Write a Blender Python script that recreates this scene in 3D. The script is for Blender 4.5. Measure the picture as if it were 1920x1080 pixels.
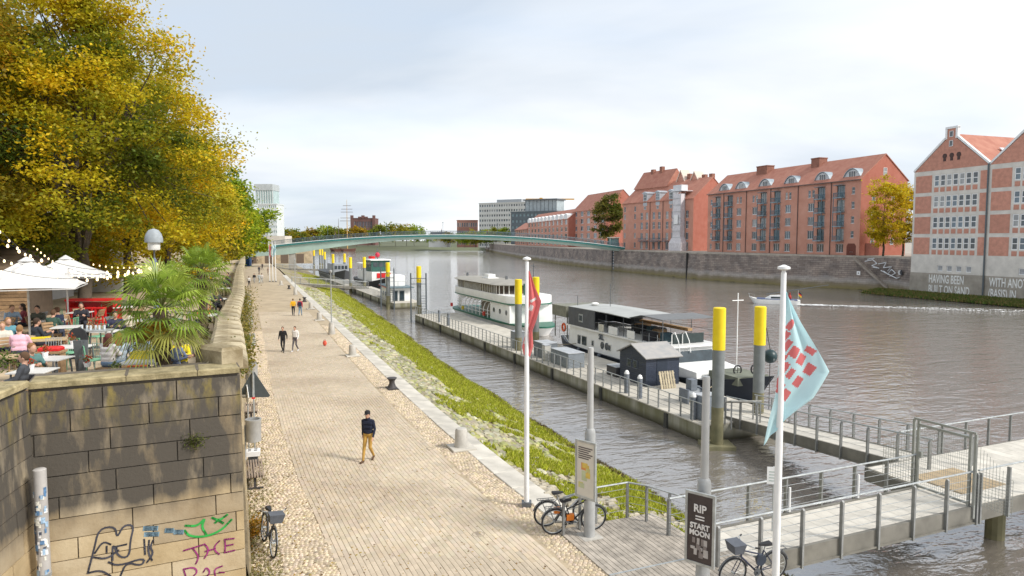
import bpy, math, random
import numpy as np
from mathutils import Vector, Matrix
random.seed(7); rng = np.random.default_rng(7)
R = math.radians; PI = math.pi
S = bpy.context.scene; COL = S.collection
for o in list(bpy.data.objects): bpy.data.objects.remove(o)

# ---------------------------------------------------------------- camera
F = 1300.0; PITCH = math.atan(90 / F); H = 7.7
cd = bpy.data.cameras.new('camera'); cam = bpy.data.objects.new('camera', cd); COL.objects.link(cam)
cam.location = (0, 0, H); cam.rotation_euler = (PI / 2 - PITCH, 0, 0)
cd.sensor_width = 36; cd.lens = F / 1920 * 36; cd.clip_start = .1; cd.clip_end = 6000
S.camera = cam

# ---------------------------------------------------------------- sky and sun
SUN_EL = R(40); SUN_AZ = math.atan2(.92, -.38)          # azimuth from +Y towards +X
w = bpy.data.worlds.new('World'); S.world = w; w.use_nodes = True
nt = w.node_tree; nt.nodes.clear()
def N(t, nt=None, **k):
    n = nt.nodes.new(t)
    for a, b in k.items():
        setattr(n, a, b)
    return n
out = N('ShaderNodeOutputWorld', nt); bg = N('ShaderNodeBackground', nt)
sky = N('ShaderNodeTexSky', nt, sky_type='NISHITA', sun_disc=False, sun_elevation=SUN_EL, sun_rotation=SUN_AZ)
sky.air_density = 1.0; sky.dust_density = 1.5
tc = N('ShaderNodeTexCoord', nt); sep = N('ShaderNodeSeparateXYZ', nt)
nt.links.new(tc.outputs['Generated'], sep.inputs[0])
# flat cloud deck: direction projected on a plane overhead
ad = N('ShaderNodeMath', nt, operation='ADD'); ad.inputs[1].default_value = .16
ab = N('ShaderNodeMath', nt, operation='ABSOLUTE'); nt.links.new(sep.outputs[2], ab.inputs[0]); nt.links.new(ab.outputs[0], ad.inputs[0])
dx = N('ShaderNodeMath', nt, operation='DIVIDE'); nt.links.new(sep.outputs[0], dx.inputs[0]); nt.links.new(ad.outputs[0], dx.inputs[1])
dy = N('ShaderNodeMath', nt, operation='DIVIDE'); nt.links.new(sep.outputs[1], dy.inputs[0]); nt.links.new(ad.outputs[0], dy.inputs[1])
cmb = N('ShaderNodeCombineXYZ', nt); nt.links.new(dx.outputs[0], cmb.inputs[0]); nt.links.new(dy.outputs[0], cmb.inputs[1])
def wnoise(scale, det, rough, loc, sx=1., sy=1.):
    mp = N('ShaderNodeMapping', nt); mp.inputs['Location'].default_value = loc; mp.inputs['Scale'].default_value = (sx, sy, 1)
    nz = N('ShaderNodeTexNoise', nt); nz.inputs['Scale'].default_value = scale; nz.inputs['Detail'].default_value = det
    nz.inputs['Roughness'].default_value = rough; nz.inputs['Distortion'].default_value = .4
    nt.links.new(cmb.outputs[0], mp.inputs[0]); nt.links.new(mp.outputs[0], nz.inputs['Vector']); return nz.outputs['Fac']
n1 = wnoise(.42, 6, .48, (3.1, 1.7, 0), .8, 1.0); n2 = wnoise(1.1, 6, .55, (7.3, 4.2, 0), .55, 1.2)
r1 = N('ShaderNodeValToRGB', nt); r1.color_ramp.elements[0].position = .38; r1.color_ramp.elements[1].position = .60
r1.color_ramp.elements[0].color = (.245, .276, .315, 1); r1.color_ramp.elements[1].color = (.405, .412, .42, 1)
nt.links.new(n1, r1.inputs[0])
r2 = N('ShaderNodeValToRGB', nt); r2.color_ramp.elements[0].position = .34; r2.color_ramp.elements[1].position = .58
r2.color_ramp.elements[0].color = (.86, .86, .86, 1); r2.color_ramp.elements[1].color = (1, 1, 1, 1)
nt.links.new(n2, r2.inputs[0])
sk = N('ShaderNodeVectorMath', nt, operation='SCALE'); sk.inputs['Scale'].default_value = .1
nt.links.new(sky.outputs[0], sk.inputs[0])
mx = N('ShaderNodeMix', nt, data_type='RGBA'); nt.links.new(r2.outputs[0], mx.inputs[0])
nt.links.new(sk.outputs[0], mx.inputs[6]); nt.links.new(r1.outputs[0], mx.inputs[7])
nt.links.new(mx.outputs[2], bg.inputs[0]); bg.inputs[1].default_value = 1.0
nt.links.new(bg.outputs[0], out.inputs[0])
sd = bpy.data.lights.new('sun', 'SUN'); sun = bpy.data.objects.new('sun', sd); COL.objects.link(sun)
sd.energy = 1.5; sd.angle = R(14); sd.color = (1, .95, .88)
sv = Vector((math.sin(SUN_AZ) * math.cos(SUN_EL), math.cos(SUN_AZ) * math.cos(SUN_EL), math.sin(SUN_EL)))
sun.rotation_euler = sv.to_track_quat('Z', 'Y').to_euler(); sun.location = sv * 80
S.view_settings.view_transform = 'Standard'; S.view_settings.look = 'None'
S.view_settings.exposure = 1.46; S.view_settings.gamma = 1

# ---------------------------------------------------------------- pixel helpers (a pixel gives a direction; the plane it touches gives the distance)
cP, sP = math.cos(PITCH), math.sin(PITCH)
def ray(px, py):
    x = (px - 960) / F; y = (540 - py) / F
    return Vector((x, cP + y * sP, -sP + y * cP))
def G(px, py, z=0.):
    d = ray(px, py); t = (z - H) / d.z; return Vector((d.x * t, d.y * t, z))
def D(px, py, Y):
    d = ray(px, py); t = Y / d.y; return Vector((d.x * t, Y, H + d.z * t))
WZ = -2.4                      # water level
TZ = 4.0                       # terrace floor
PZ = 4.9                       # parapet top
QZ = 4.4                       # far quay top
E_ = Vector((-.385, .923, 0)); N_ = Vector((.923, .385, 0)); RIV = math.atan2(E_.y, E_.x)

# ---------------------------------------------------------------- materials
MATS = {}
def M(name, col=(.5, .5, .5), rough=.8, var=.15, scale=4., bump=0., metal=0., bscale=None, col2=None, rnd=0., attr=False, spec=.4, alpha=1., em=None, lo=.35, hi=.65, trans=0.):
    if name in MATS: return MATS[name]
    m = bpy.data.materials.new(name); m.use_nodes = True; t = m.node_tree; b = t.nodes['Principled BSDF']; MATS[name] = m
    b.inputs['Roughness'].default_value = rough; b.inputs['Metallic'].default_value = metal
    b.inputs['Specular IOR Level'].default_value = spec
    L = t.links.new
    tcn = N('ShaderNodeTexCoord', t); nz = N('ShaderNodeTexNoise', t); nz.inputs['Scale'].default_value = scale; nz.inputs['Detail'].default_value = 6
    nz.inputs['Roughness'].default_value = .62
    L(tcn.outputs['Object'], nz.inputs['Vector'])
    rp = N('ShaderNodeValToRGB', t); rp.color_ramp.elements[0].position = lo; rp.color_ramp.elements[1].position = hi
    c2 = col2 or tuple(min(1, c * (1 + var)) for c in col); c1 = col if col2 else tuple(c * (1 - var) for c in col)
    rp.color_ramp.elements[0].color = (*c1, 1); rp.color_ramp.elements[1].color = (*c2, 1)
    L(nz.outputs['Fac'], rp.inputs[0]); co = rp.outputs[0]
    if attr:
        at = N('ShaderNodeAttribute', t, attribute_name='col'); mu = N('ShaderNodeMix', t, data_type='RGBA', blend_type='MULTIPLY'); mu.inputs[0].default_value = 1
        L(co, mu.inputs[6]); L(at.outputs['Color'], mu.inputs[7]); co = mu.outputs[2]
    if rnd:
        oi = N('ShaderNodeObjectInfo', t); mr = N('ShaderNodeMapRange', t); mr.inputs[3].default_value = 1 - rnd; mr.inputs[4].default_value = 1 + rnd
        L(oi.outputs['Random'], mr.inputs[0]); hs = N('ShaderNodeHueSaturation', t); L(mr.outputs[0], hs.inputs['Value']); L(co, hs.inputs['Color']); co = hs.outputs[0]
    L(co, b.inputs['Base Color'])
    if bump:
        nb = N('ShaderNodeTexNoise', t); nb.inputs['Scale'].default_value = bscale or scale * 6; nb.inputs['Detail'].default_value = 5
        L(tcn.outputs['Object'], nb.inputs['Vector']); bp = N('ShaderNodeBump', t); bp.inputs['Strength'].default_value = bump; bp.inputs['Distance'].default_value = .03
        L(nb.outputs['Fac'], bp.inputs['Height']); L(bp.outputs[0], b.inputs['Normal'])
    if alpha < 1: b.inputs['Alpha'].default_value = alpha
    if trans: b.inputs['Transmission Weight'].default_value = trans
    if em: b.inputs['Emission Color'].default_value = (*em[0], 1); b.inputs['Emission Strength'].default_value = em[1]
    return m
def leafmat(name, tr=.35, rough=.55):
    if name in MATS: return MATS[name]
    m = bpy.data.materials.new(name); m.use_nodes = True; t = m.node_tree; MATS[name] = m; L = t.links.new
    b = t.nodes['Principled BSDF']; b.inputs['Roughness'].default_value = rough; b.inputs['Specular IOR Level'].default_value = .25
    at = N('ShaderNodeAttribute', t, attribute_name='col'); L(at.outputs['Color'], b.inputs['Base Color'])
    tr_ = N('ShaderNodeBsdfTranslucent', t); L(at.outputs['Color'], tr_.inputs[0]); mxs = N('ShaderNodeMixShader', t); mxs.inputs[0].default_value = tr
    L(b.outputs[0], mxs.inputs[1]); L(tr_.outputs[0], mxs.inputs[2]); L(mxs.outputs[0], t.nodes['Material Output'].inputs[0]); return m

# ---------------------------------------------------------------- mesh helpers
def tag(o, label=None, cat=None, group=None, kind=None):
    if label: o['label'] = label
    if cat: o['category'] = cat
    if group: o['group'] = group
    if kind: o['kind'] = kind
    return o
def thing(name, label, cat, loc=(0, 0, 0), rz=0., group=None):
    o = bpy.data.objects.new(name, None); COL.objects.link(o); o.location = loc; o.rotation_euler = (0, 0, rz); o.empty_display_size = .2
    return tag(o, label, cat, group)
def kids(o): return [c for c in ALLKIDS.get(o.name, [])]
ALLKIDS = {}
def link(o, parent=None):
    COL.objects.link(o)
    if parent is not None:
        o.parent = parent; ALLKIDS.setdefault(parent.name, []).append(o)
    return o
def obj(name, me, mat=None, parent=None, loc=None, rz=None):
    o = bpy.data.objects.new(name, me); link(o, parent)
    if mat is not None and len(me.materials) == 0:
        for m_ in (mat if isinstance(mat, (list, tuple)) else [mat]): me.materials.append(m_)
    if loc is not None: o.location = loc
    if rz is not None: o.rotation_euler = (0, 0, rz)
    return o
def copy_tree(o, parent=None, loc=None, rz=None, label=None):
    c = o.copy(); link(c, parent)
    if loc is not None: c.location = loc
    if rz is not None: c.rotation_euler = (0, 0, rz)
    if label: c['label'] = label
    for ch in kids(o): copy_tree(ch, c)
    return c
class MB:
    def __init__(s): s.v = []; s.f = []; s.m = []; s.c = []; s.cc = None
    def add(s, vs, fs, mi=0):
        n = len(s.v); s.v.extend(tuple(p) for p in vs)
        for f in fs:
            s.f.append(tuple(i + n for i in f)); s.m.append(mi); s.c.append(s.cc or (1, 1, 1))
        return s
    def bx(s, x0, x1, y0, y1, z0, z1, mi=0):
        return s.add([(x0, y0, z0), (x1, y0, z0), (x1, y1, z0), (x0, y1, z0), (x0, y0, z1), (x1, y0, z1), (x1, y1, z1), (x0, y1, z1)],
                     [(3, 2, 1, 0), (4, 5, 6, 7), (0, 1, 5, 4), (1, 2, 6, 5), (2, 3, 7, 6), (3, 0, 4, 7)], mi)
    def box(s, c, sz, rz=0, ry=0, rx=0, mi=0):
        m = Matrix.Translation(Vector(c)) @ Matrix.Rotation(rz, 4, 'Z') @ Matrix.Rotation(ry, 4, 'Y') @ Matrix.Rotation(rx, 4, 'X')
        a, b, d = sz[0] / 2, sz[1] / 2, sz[2] / 2
        vs = [m @ Vector(p) for p in [(-a, -b, -d), (a, -b, -d), (a, b, -d), (-a, b, -d), (-a, -b, d), (a, -b, d), (a, b, d), (-a, b, d)]]
        return s.add(vs, [(3, 2, 1, 0), (4, 5, 6, 7), (0, 1, 5, 4), (1, 2, 6, 5), (2, 3, 7, 6), (3, 0, 4, 7)], mi)
    def chbox(s, c, sz, ch, rz=0, mi=0):           # box with a chamfered top edge
        x, y, z = sz[0] / 2, sz[1] / 2, sz[2] / 2; cs, sn = math.cos(rz), math.sin(rz); vs = []
        for (k, zz) in ((0, -z), (0, z - ch), (ch, z)):
            for (sx, sy) in ((-1, -1), (1, -1), (1, 1), (-1, 1)):
                px, py = sx * (x - k), sy * (y - k); vs.append((c[0] + px * cs - py * sn, c[1] + px * sn + py * cs, c[2] + zz))
        fs = [(8, 9, 10, 11)]
        for l in (0, 4):
            for i in range(4): fs.append((l + i, l + (i + 1) % 4, l + 4 + (i + 1) % 4, l + 4 + i))
        return s.add(vs, fs, mi)
    def cyl(s, p, q, r, r2=None, n=8, cap=True, mi=0):
        p, q = Vector(p), Vector(q); r2 = r if r2 is None else r2; d = (q - p)
        if d.length < 1e-6: return s
        d.normalize(); u = d.orthogonal().normalized(); w_ = d.cross(u)
        vs = [p + (u * math.cos(2 * PI * i / n) + w_ * math.sin(2 * PI * i / n)) * r for i in range(n)] + [q + (u * math.cos(2 * PI * i / n) + w_ * math.sin(2 * PI * i / n)) * r2 for i in range(n)]
        fs = [(i, (i + 1) % n, n + (i + 1) % n, n + i) for i in range(n)]
        if cap: fs += [tuple(range(n))[::-1], tuple(range(n, 2 * n))]
        return s.add(vs, fs, mi)
    def tube(s, pts, r, n=6, mi=0, closed=False):
        pts = [Vector(p) for p in pts]; K = len(pts); rs = r if isinstance(r, (list, tuple)) else [r] * K; vs = []; u = None
        for i, p in enumerate(pts):
            if closed: d = pts[(i + 1) % K] - pts[i - 1]
            else: d = pts[min(i + 1, K - 1)] - pts[max(i - 1, 0)]
            d.normalize()
            u = d.orthogonal() if u is None else (u - d * u.dot(d))
            u.normalize(); w_ = d.cross(u)
            vs += [p + (u * math.cos(2 * PI * k / n) + w_ * math.sin(2 * PI * k / n)) * rs[i] for k in range(n)]
        fs = []
        for i in range(K if closed else K - 1):
            a, b = i * n, ((i + 1) % K) * n
            fs += [(a + k, a + (k + 1) % n, b + (k + 1) % n, b + k) for k in range(n)]
        if not closed: fs += [tuple(range(n))[::-1], tuple(range((K - 1) * n, K * n))]
        return s.add(vs, fs, mi)
    def lathe(s, prof, n=16, c=(0, 0, 0), mi=0):
        vs = []; fs = []
        for (r, z) in prof: vs += [(c[0] + r * math.cos(2 * PI * i / n), c[1] + r * math.sin(2 * PI * i / n), c[2] + z) for i in range(n)]
        for j in range(len(prof) - 1): fs += [(j * n + i, j * n + (i + 1) % n, (j + 1) * n + (i + 1) % n, (j + 1) * n + i) for i in range(n)]
        fs += [tuple(range(n))[::-1], tuple(range((len(prof) - 1) * n, len(prof) * n))]
        return s.add(vs, fs, mi)
    def ell(s, c, r, nu=10, nv=7, mi=0):
        return s.lathe_e(c, r, nu, nv, mi)
    def lathe_e(s, c, r, nu, nv, mi):
        vs = []; fs = []
        for j in range(nv + 1):
            a = -PI / 2 + PI * (j * .96 + .02 * nv) / nv
            for i in range(nu): vs.append((c[0] + r[0] * math.cos(a) * math.cos(2 * PI * i / nu), c[1] + r[1] * math.cos(a) * math.sin(2 * PI * i / nu), c[2] + r[2] * math.sin(a)))
        for j in range(nv): fs += [(j * nu + i, j * nu + (i + 1) % nu, (j + 1) * nu + (i + 1) % nu, (j + 1) * nu + i) for i in range(nu)]
        fs += [tuple(range(nu))[::-1], tuple(range(nv * nu, nv * nu + nu))]
        return s.add(vs, fs, mi)
    def prism(s, poly, z0, z1, mi=0):              # polygon in xy (ccw), extruded in z
        n = len(poly); vs = [(x, y, z0) for x, y in poly] + [(x, y, z1) for x, y in poly]
        return s.add(vs, [tuple(range(n))[::-1], tuple(range(n, 2 * n))] + [(i, (i + 1) % n, n + (i + 1) % n, n + i) for i in range(n)], mi)
    def prismx(s, poly, x0, x1, mi=0):             # polygon in (y,z), extruded in x
        n = len(poly); vs = [(x0, y, z) for y, z in poly] + [(x1, y, z) for y, z in poly]
        return s.add(vs, [tuple(range(n))[::-1], tuple(range(n, 2 * n))] + [(i, (i + 1) % n, n + (i + 1) % n, n + i) for i in range(n)], mi)
    def prismy(s, poly, y0, y1, mi=0):             # polygon in (x,z), extruded in y
        n = len(poly); vs = [(x, y0, z) for x, z in poly] + [(x, y1, z) for x, z in poly]
        return s.add(vs, [tuple(range(n))[::-1], tuple(range(n, 2 * n))] + [(i, (i + 1) % n, n + (i + 1) % n, n + i) for i in range(n)], mi)
    def loft(s, rings, mi=0, closed=True, cap=True):
        n = len(rings[0]); vs = [p for r_ in rings for p in r_]; fs = []
        for j in range(len(rings) - 1):
            for i in range(n if closed else n - 1): fs.append((j * n + i, j * n + (i + 1) % n, (j + 1) * n + (i + 1) % n, (j + 1) * n + i))
        if cap and closed: fs += [tuple(range(n))[::-1], tuple(range((len(rings) - 1) * n, len(rings) * n))]
        return s.add(vs, fs, mi)
    def mesh(s, name, smooth=False, col=False, fix=True):
        me = bpy.data.meshes.new(name); me.from_pydata(s.v, [], s.f)
        if any(s.m): me.polygons.foreach_set('material_index', s.m)
        if col:
            a = me.attributes.new('col', 'FLOAT_COLOR', 'FACE'); a.data.foreach_set('color', np.array([(*c, 1) for c in s.c], dtype=np.float32).ravel())
        if fix and len(s.f) < 60000:
            import bmesh
            b = bmesh.new(); b.from_mesh(me); bmesh.ops.recalc_face_normals(b, faces=b.faces); b.to_mesh(me); b.free()
        if smooth: me.polygons.foreach_set('use_smooth', [True] * len(s.f)); me.set_sharp_from_angle(angle=R(40))
        me.update(); return me
    def build(s, name, mat, parent=None, smooth=False, loc=None, rz=None, col=False):
        return obj(name, s.mesh(name, smooth, col), mat, parent, loc, rz)
def lerp(a, b, t): return a + (b - a) * t
def interp(tab, x):
    for (x0, y0), (x1, y1) in zip(tab, tab[1:]):
        if x <= x1: return lerp(y0, y1, (x - x0) / (x1 - x0))
    return lerp(tab[-2][1], tab[-1][1], (x - tab[-2][0]) / (tab[-1][0] - tab[-2][0]))
TMP = bpy.data.scenes.new('tmp')
def baked(o):                                        # evaluate text or modifiers in a scratch scene
    with bpy.context.temp_override(scene=TMP, view_layer=TMP.view_layers[0]):
        dg = bpy.context.evaluated_depsgraph_get(); dg.update(); me = bpy.data.meshes.new_from_object(o.evaluated_get(dg))
    TMP.collection.objects.unlink(o); return me
def text_mesh(body, size, sx=1., depth=.004, align='LEFT', bold=0.):
    c = bpy.data.curves.new('t', 'FONT'); c.body = body; c.size = size; c.extrude = depth; c.align_x = align; c.resolution_u = 3; c.offset = bold
    o = bpy.data.objects.new('t', c); TMP.collection.objects.link(o); me = baked(o); bpy.data.objects.remove(o)
    me.transform(Matrix.Diagonal((sx, 1, 1, 1))); me.materials.clear(); return me
def place_text(name, body, size, mat, parent, loc, rot, sx=1., align='LEFT', bold=0.):
    o = obj(name, text_mesh(body, size, sx, .004, align, bold), mat, parent, loc); o.rotation_euler = rot; return o

steel = M('galvanised_steel', (.42, .44, .44), .45, .18, 6, metal=.5)
dsteel = M('dark_steel', (.13, .14, .15), .5, .2, 5, metal=.4)
white_p = M('white_paint', (.78, .78, .77), .45, .06, 3)
grey_p = M('grey_paint', (.34, .345, .34), .5, .1, 4)
black_p = M('black_rubber', (.022, .022, .024), .6, .2, 8)
navy = M('navy_paint', (.035, .045, .07), .5, .15, 4)
red_p = M('red_paint', (.62, .02, .02), .45, .08, 4)
yellow_p = M('yellow_paint', (.78, .58, .015), .5, .12, 3)
glass_d = M('dark_glass', (.03, .045, .055), .08, .3, 1.5, spec=.7)
wood_g = M('grey_timber', (.36, .32, .27), .85, .25, 3, bump=.3, rnd=.14)
wood_b = M('brown_timber', (.30, .19, .10), .75, .25, 4, rnd=.12)
# ================================================================ SETTING: water, banks, promenade, walls
XL = [(4, 1.0), (15.43, -3.92), (22, -6.95), (28.2, -9.55), (35.4, -12.4), (47.4, -17.), (66.5, -24.3), (91, -33.7), (125, -46.7), (182, -68.3), (250, -95), (420, -160)]
XW = [(4, -1.9), (15.2, -6.05), (21.6, -8.62), (25.3, -10.15), (36.7, -14.3), (49.8, -19.4), (66.5, -25.9), (91, -35.1), (125, -48.2), (182, -70), (250, -96.5), (420, -162)]
WE = [(4, 14.5), (23.96, 6.06), (29.3, 4.3), (33.6, 2.4), (41.2, -.4), (52, -4.6), (77, -12.9), (101, -21.2), (138, -34.3), (188, -52), (239, -71), (420, -140)]
xl = lambda y: interp(XL, y); xw = lambda y: interp(XW, y); we = lambda y: interp(WE, y)
xr = lambda y: xl(y) + 5.4; ki = lambda y: xr(y) + 1.1; ko = lambda y: ki(y) + .9
def pdir(y, f=xl): return math.atan2(1., (f(y + .5) - f(y - .5)))
def sheet(name, rows, mat, kind='structure'):
    n = len(rows[0]); b = MB(); b.add([p for r_ in rows for p in r_], [(j * n + i, j * n + i + 1, (j + 1) * n + i + 1, (j + 1) * n + i) for j in range(len(rows) - 1) for i in range(n - 1)])
    o = b.build(name, mat); o['kind'] = kind; return o
sheet('ground', [[(-3000, -200, -6), (3000, -200, -6)], [(-3000, 5000, -6), (3000, 5000, -6)]], M('river_mud', (.09, .07, .05), .9, .2, .2))
# water
wm = bpy.data.materials.new('river_water'); wm.use_nodes = True; t = wm.node_tree; b = t.nodes['Principled BSDF']; L = t.links.new
b.inputs['Base Color'].default_value = (.19, .17, .15, 1); b.inputs['Roughness'].default_value = .035; b.inputs['IOR'].default_value = 4.0
tcn = N('ShaderNodeTexCoord', t); prev = None
mpg = N('ShaderNodeMapping', t); mpg.inputs['Rotation'].default_value = (0, 0, -RIV); L(tcn.outputs['Object'], mpg.inputs[0])
for sc, st, di, sx in ((.12, .08, 1.0, .6), (.5, .34, .36, .36), (1.6, .50, .16, .4), (5., .34, .05, .6)):
    mp = N('ShaderNodeMapping', t); mp.inputs['Scale'].default_value = (1, sx, 1); L(mpg.outputs[0], mp.inputs[0])
    nz = N('ShaderNodeTexNoise', t); nz.inputs['Scale'].default_value = sc; nz.inputs['Detail'].default_value = 3; nz.inputs['Roughness'].default_value = .55; nz.inputs['Distortion'].default_value = .5
    L(mp.outputs[0], nz.inputs['Vector']); bp = N('ShaderNodeBump', t); bp.inputs['Strength'].default_value = st; bp.inputs['Distance'].default_value = di
    L(nz.outputs['Fac'], bp.inputs['Height'])
    if prev: L(prev.outputs[0], bp.inputs['Normal'])
    prev = bp
L(prev.outputs[0], b.inputs['Normal'])
sheet('river', [[(-600, 2, WZ), (400, 2, WZ)], [(-900, 1500, WZ), (700, 1500, WZ)]], wm)

paver = M('clinker_paver', (.51, .425, .32), .85, .10, 2, rnd=.10, bump=.15, bscale=30)
paver_s = M('clinker_paver_field', (.43, .35, .26), .85, .10, .22, attr=True, col2=(.54, .455, .345), lo=.36, hi=.56)
joint = M('paving_sand', (.40, .325, .225), .95, .16, .5, bump=.2, bscale=8)
ys = [4 + i * 2 for i in range(24)] + [52 + i * 6 for i in range(10)] + [112 + i * 14 for i in range(23)]
prom = sheet('promenade', [[(xw(y) - .5, y, 0), (xl(y), y, 0), (xr(y), y, 0), (ki(y), y, 0), (ki(y) + .45, y, -.02)] for y in ys], joint)
# clinker courses: nearest 300 as single bricks, the rest one field
BL, BWd, GAP = .25, .125, .008
bm_ = MB(); bm_.chbox((0, 0, 0), (BL - GAP, BWd - GAP, .05), .005); brick_me = bm_.mesh('brick')
field = MB(); nb = 0; ncol = int(5.4 / BWd); y = 14.6; tone = None
while y < 74:
    a = pdir(y); step = BL * math.sin(a)
    for c in range(ncol):
        yy = y + (.5 * step if c % 2 else 0); x = xl(yy) + (c + .5) * BWd / math.sin(a) * 1.0
        if x > xr(yy) - .03: continue
        if yy < 16.9 and nb < 300 and -10 < x:
            px = 960 + F * x / yy
            if 400 < px < 1130:
                o = obj('brick', brick_me, paver, prom, (x, yy, -.002 + random.uniform(-.003, .003)), a); nb += 1; continue
        v = random.gauss(1, .055); field.cc = (v * random.uniform(.97, 1.03), v, v * random.uniform(.94, 1.04))
        if yy < 34: field.chbox((x, yy, -.002 + random.uniform(-.003, .003)), (BL - GAP, BWd - GAP, .05), .005, a)
        else:
            ca, sa = math.cos(a), math.sin(a); l2, w2 = (BL - GAP) / 2, (BWd - GAP) / 2
            field.add([(x + u * ca - q * sa, yy + u * sa + q * ca, .018) for u, q in ((-l2, -w2), (l2, -w2), (l2, w2), (-l2, w2))], [(0, 1, 2, 3)])
    y += step
o = field.build('brick_paving', paver_s, prom, col=True); o['kind'] = 'stuff'
# cobble strips
cob = M('granite_sett', (.50, .42, .31), .85, .14, 3, attr=True)
cf = MB()
def cobbles(xa, xb, y0, y1, s):
    y = y0
    while y < y1:
        x = xa(y) + s * .5; k = 0; sy = s * (1 if y < 40 else 1.5)
        off = random.uniform(0, s)
        while x + off < xb(y) - s * .4:
            v = random.gauss(1, .14); cf.cc = (v * 1.0, v * random.uniform(.95, 1.02), v * random.uniform(.88, 1.06))
            cf.chbox((x + off + random.uniform(-.008, .008), y + math.sin((x + off) * 2.6) * .10 + random.uniform(-.008, .008), random.uniform(-.006, .006)), (s - .022, sy - .022, .05), .022, random.uniform(-.2, .2) - .35)
            x += s
        y += sy
cobbles(lambda y: xw(y) + .05, lambda y: xl(y) + .06, 12.5, 58, .115)
cobbles(lambda y: xr(y) + .0, lambda y: ki(y) + .02, 15.0, 62, .115)
o = cf.build('cobble_strip', cob, prom, col=True); o['kind'] = 'stuff'
# manhole and service covers set in the clinker
for (px, py, r) in ((795, 828, .14), (806, 842, .14), (897, 1003, .17)):
    p = G(px, py, .0); mb = MB(); mb.lathe([(r, -.01), (r, .026), (r * .86, .026), (r * .86, .022), (.01, .022)], 18); mb.build('service_cover', M('cast_iron_worn', (.28, .23, .17), .7, .2, 8), prom, loc=(p.x, p.y, 0))
# kerb of granite slabs: one slab one piece
kerb_m = M('granite_kerb', (.52, .49, .43), .8, .16, 1.2, bump=.2, bscale=25, rnd=.10)
y = 18.6; i = 0
while y < 150:
    ln = random.uniform(1.1, 1.7) * (1 if y < 60 else 2); a = pdir(y + ln / 2, ki)
    mb = MB(); mb.chbox((0, 0, 0), (ln - .02, .82, .24), .02); yc = y + ln / 2 * math.sin(a)
    mb.build('kerb_stone', kerb_m, prom, loc=(ki(yc) + .45, yc, -.085 + random.uniform(-.008, .008)), rz=a); y += ln * math.sin(a); i += 1
# ---- sloping bank
def bank_pt(y, u):
    x0, x1 = ko(y), we(y); return (lerp(x0, x1 + .5, u), y + u * 1.2, lerp(-.12, WZ - .25, u) + .05 * math.sin(u * 9 + y * .7) * (0 < u < 1))
soil = M('bank_soil', (.20, .165, .10), .95, .35, .6, bump=.5, bscale=5, col2=(.33, .28, .18))
sheet('embankment', [[bank_pt(y, u / 8) for u in range(9)] for y in ys], soil); emb = bpy.data.objects['embankment']
stone_m = M('bank_stone', (.40, .36, .28), .9, .2, 2.5, bump=.3, rnd=.22); stone_f = M('bank_stone_field', (.37, .345, .27), .9, .2, 1.2, attr=True)
sm = []
for k in range(5):
    mb = MB(); hh = [random.uniform(.7, 1.1) for _ in range(4)]
    vs = []
    for zz, q in ((-.5, 1.), (.2, 1.), (.5, .72)):
        for j, (sx, sy) in enumerate(((-1, -1), (1, -1), (1, 1), (-1, 1))): vs.append((sx * .5 * q * hh[j], sy * .5 * q * hh[(j + 1) % 4], zz * (hh[j] if zz > 0 else 1)))
    mb.add(vs, [(8, 9, 10, 11)] + [(l + i, l + (i + 1) % 4, l + 4 + (i + 1) % 4, l + 4 + i) for l in (0, 4) for i in range(4)]); sm.append((mb, mb.mesh('stone')))
sf = MB(); ns = 0; y = 16.
while y < 120:
    dl = .34 if y < 50 else .55
    wd = we(y) - ko(y); nu = int(wd / (dl * .75)); ulim = .98 if y < 40 else .62
    for k in range(nu):
        u = (k + random.random() * .5) / nu
        if u > ulim or random.random() < .10 + .35 * max(0, u - .5): continue
        p = bank_pt(y + random.uniform(-.1, .1), u); a = pdir(y, we) + random.uniform(-.2, .2); s = dl * random.uniform(.7, 1.15); sz = (s * 1.3, s * .72, random.uniform(.12, .22))
        px = 960 + F * p[0] / p[1]; py = 450 + F * (H - p[2]) / p[1]
        if py < 1075 and y < 32 and ns < 300 and px < 1290:
            o = obj('stone', sm[ns % 5][1], stone_m, emb, p, a); o.scale = sz; o.rotation_euler = (random.uniform(-.1, .1), .27, a); ns += 1
        else:
            v = random.gauss(1, .2); v = max(.5, v); g = random.uniform(.92, 1.06); ms = random.random() ** (3 - 2.4 * u); sf.cc = (v * lerp(1, .85, ms), v * g * lerp(1, .95, ms), v * g * lerp(.95, .35, ms))
            ca, sa = math.cos(a), math.sin(a); mb = sm[(k + ns) % 5][0]
            sf.add([(p[0] + (q[0] * sz[0]) * ca - q[1] * sz[1] * sa, p[1] + q[0] * sz[0] * sa + q[1] * sz[1] * ca, p[2] + q[2] * sz[2]) for q in mb.v], mb.f)
    y += dl * .92
o = sf.build('bank_stones', stone_f, emb, col=True); o['kind'] = 'stuff'
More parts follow.
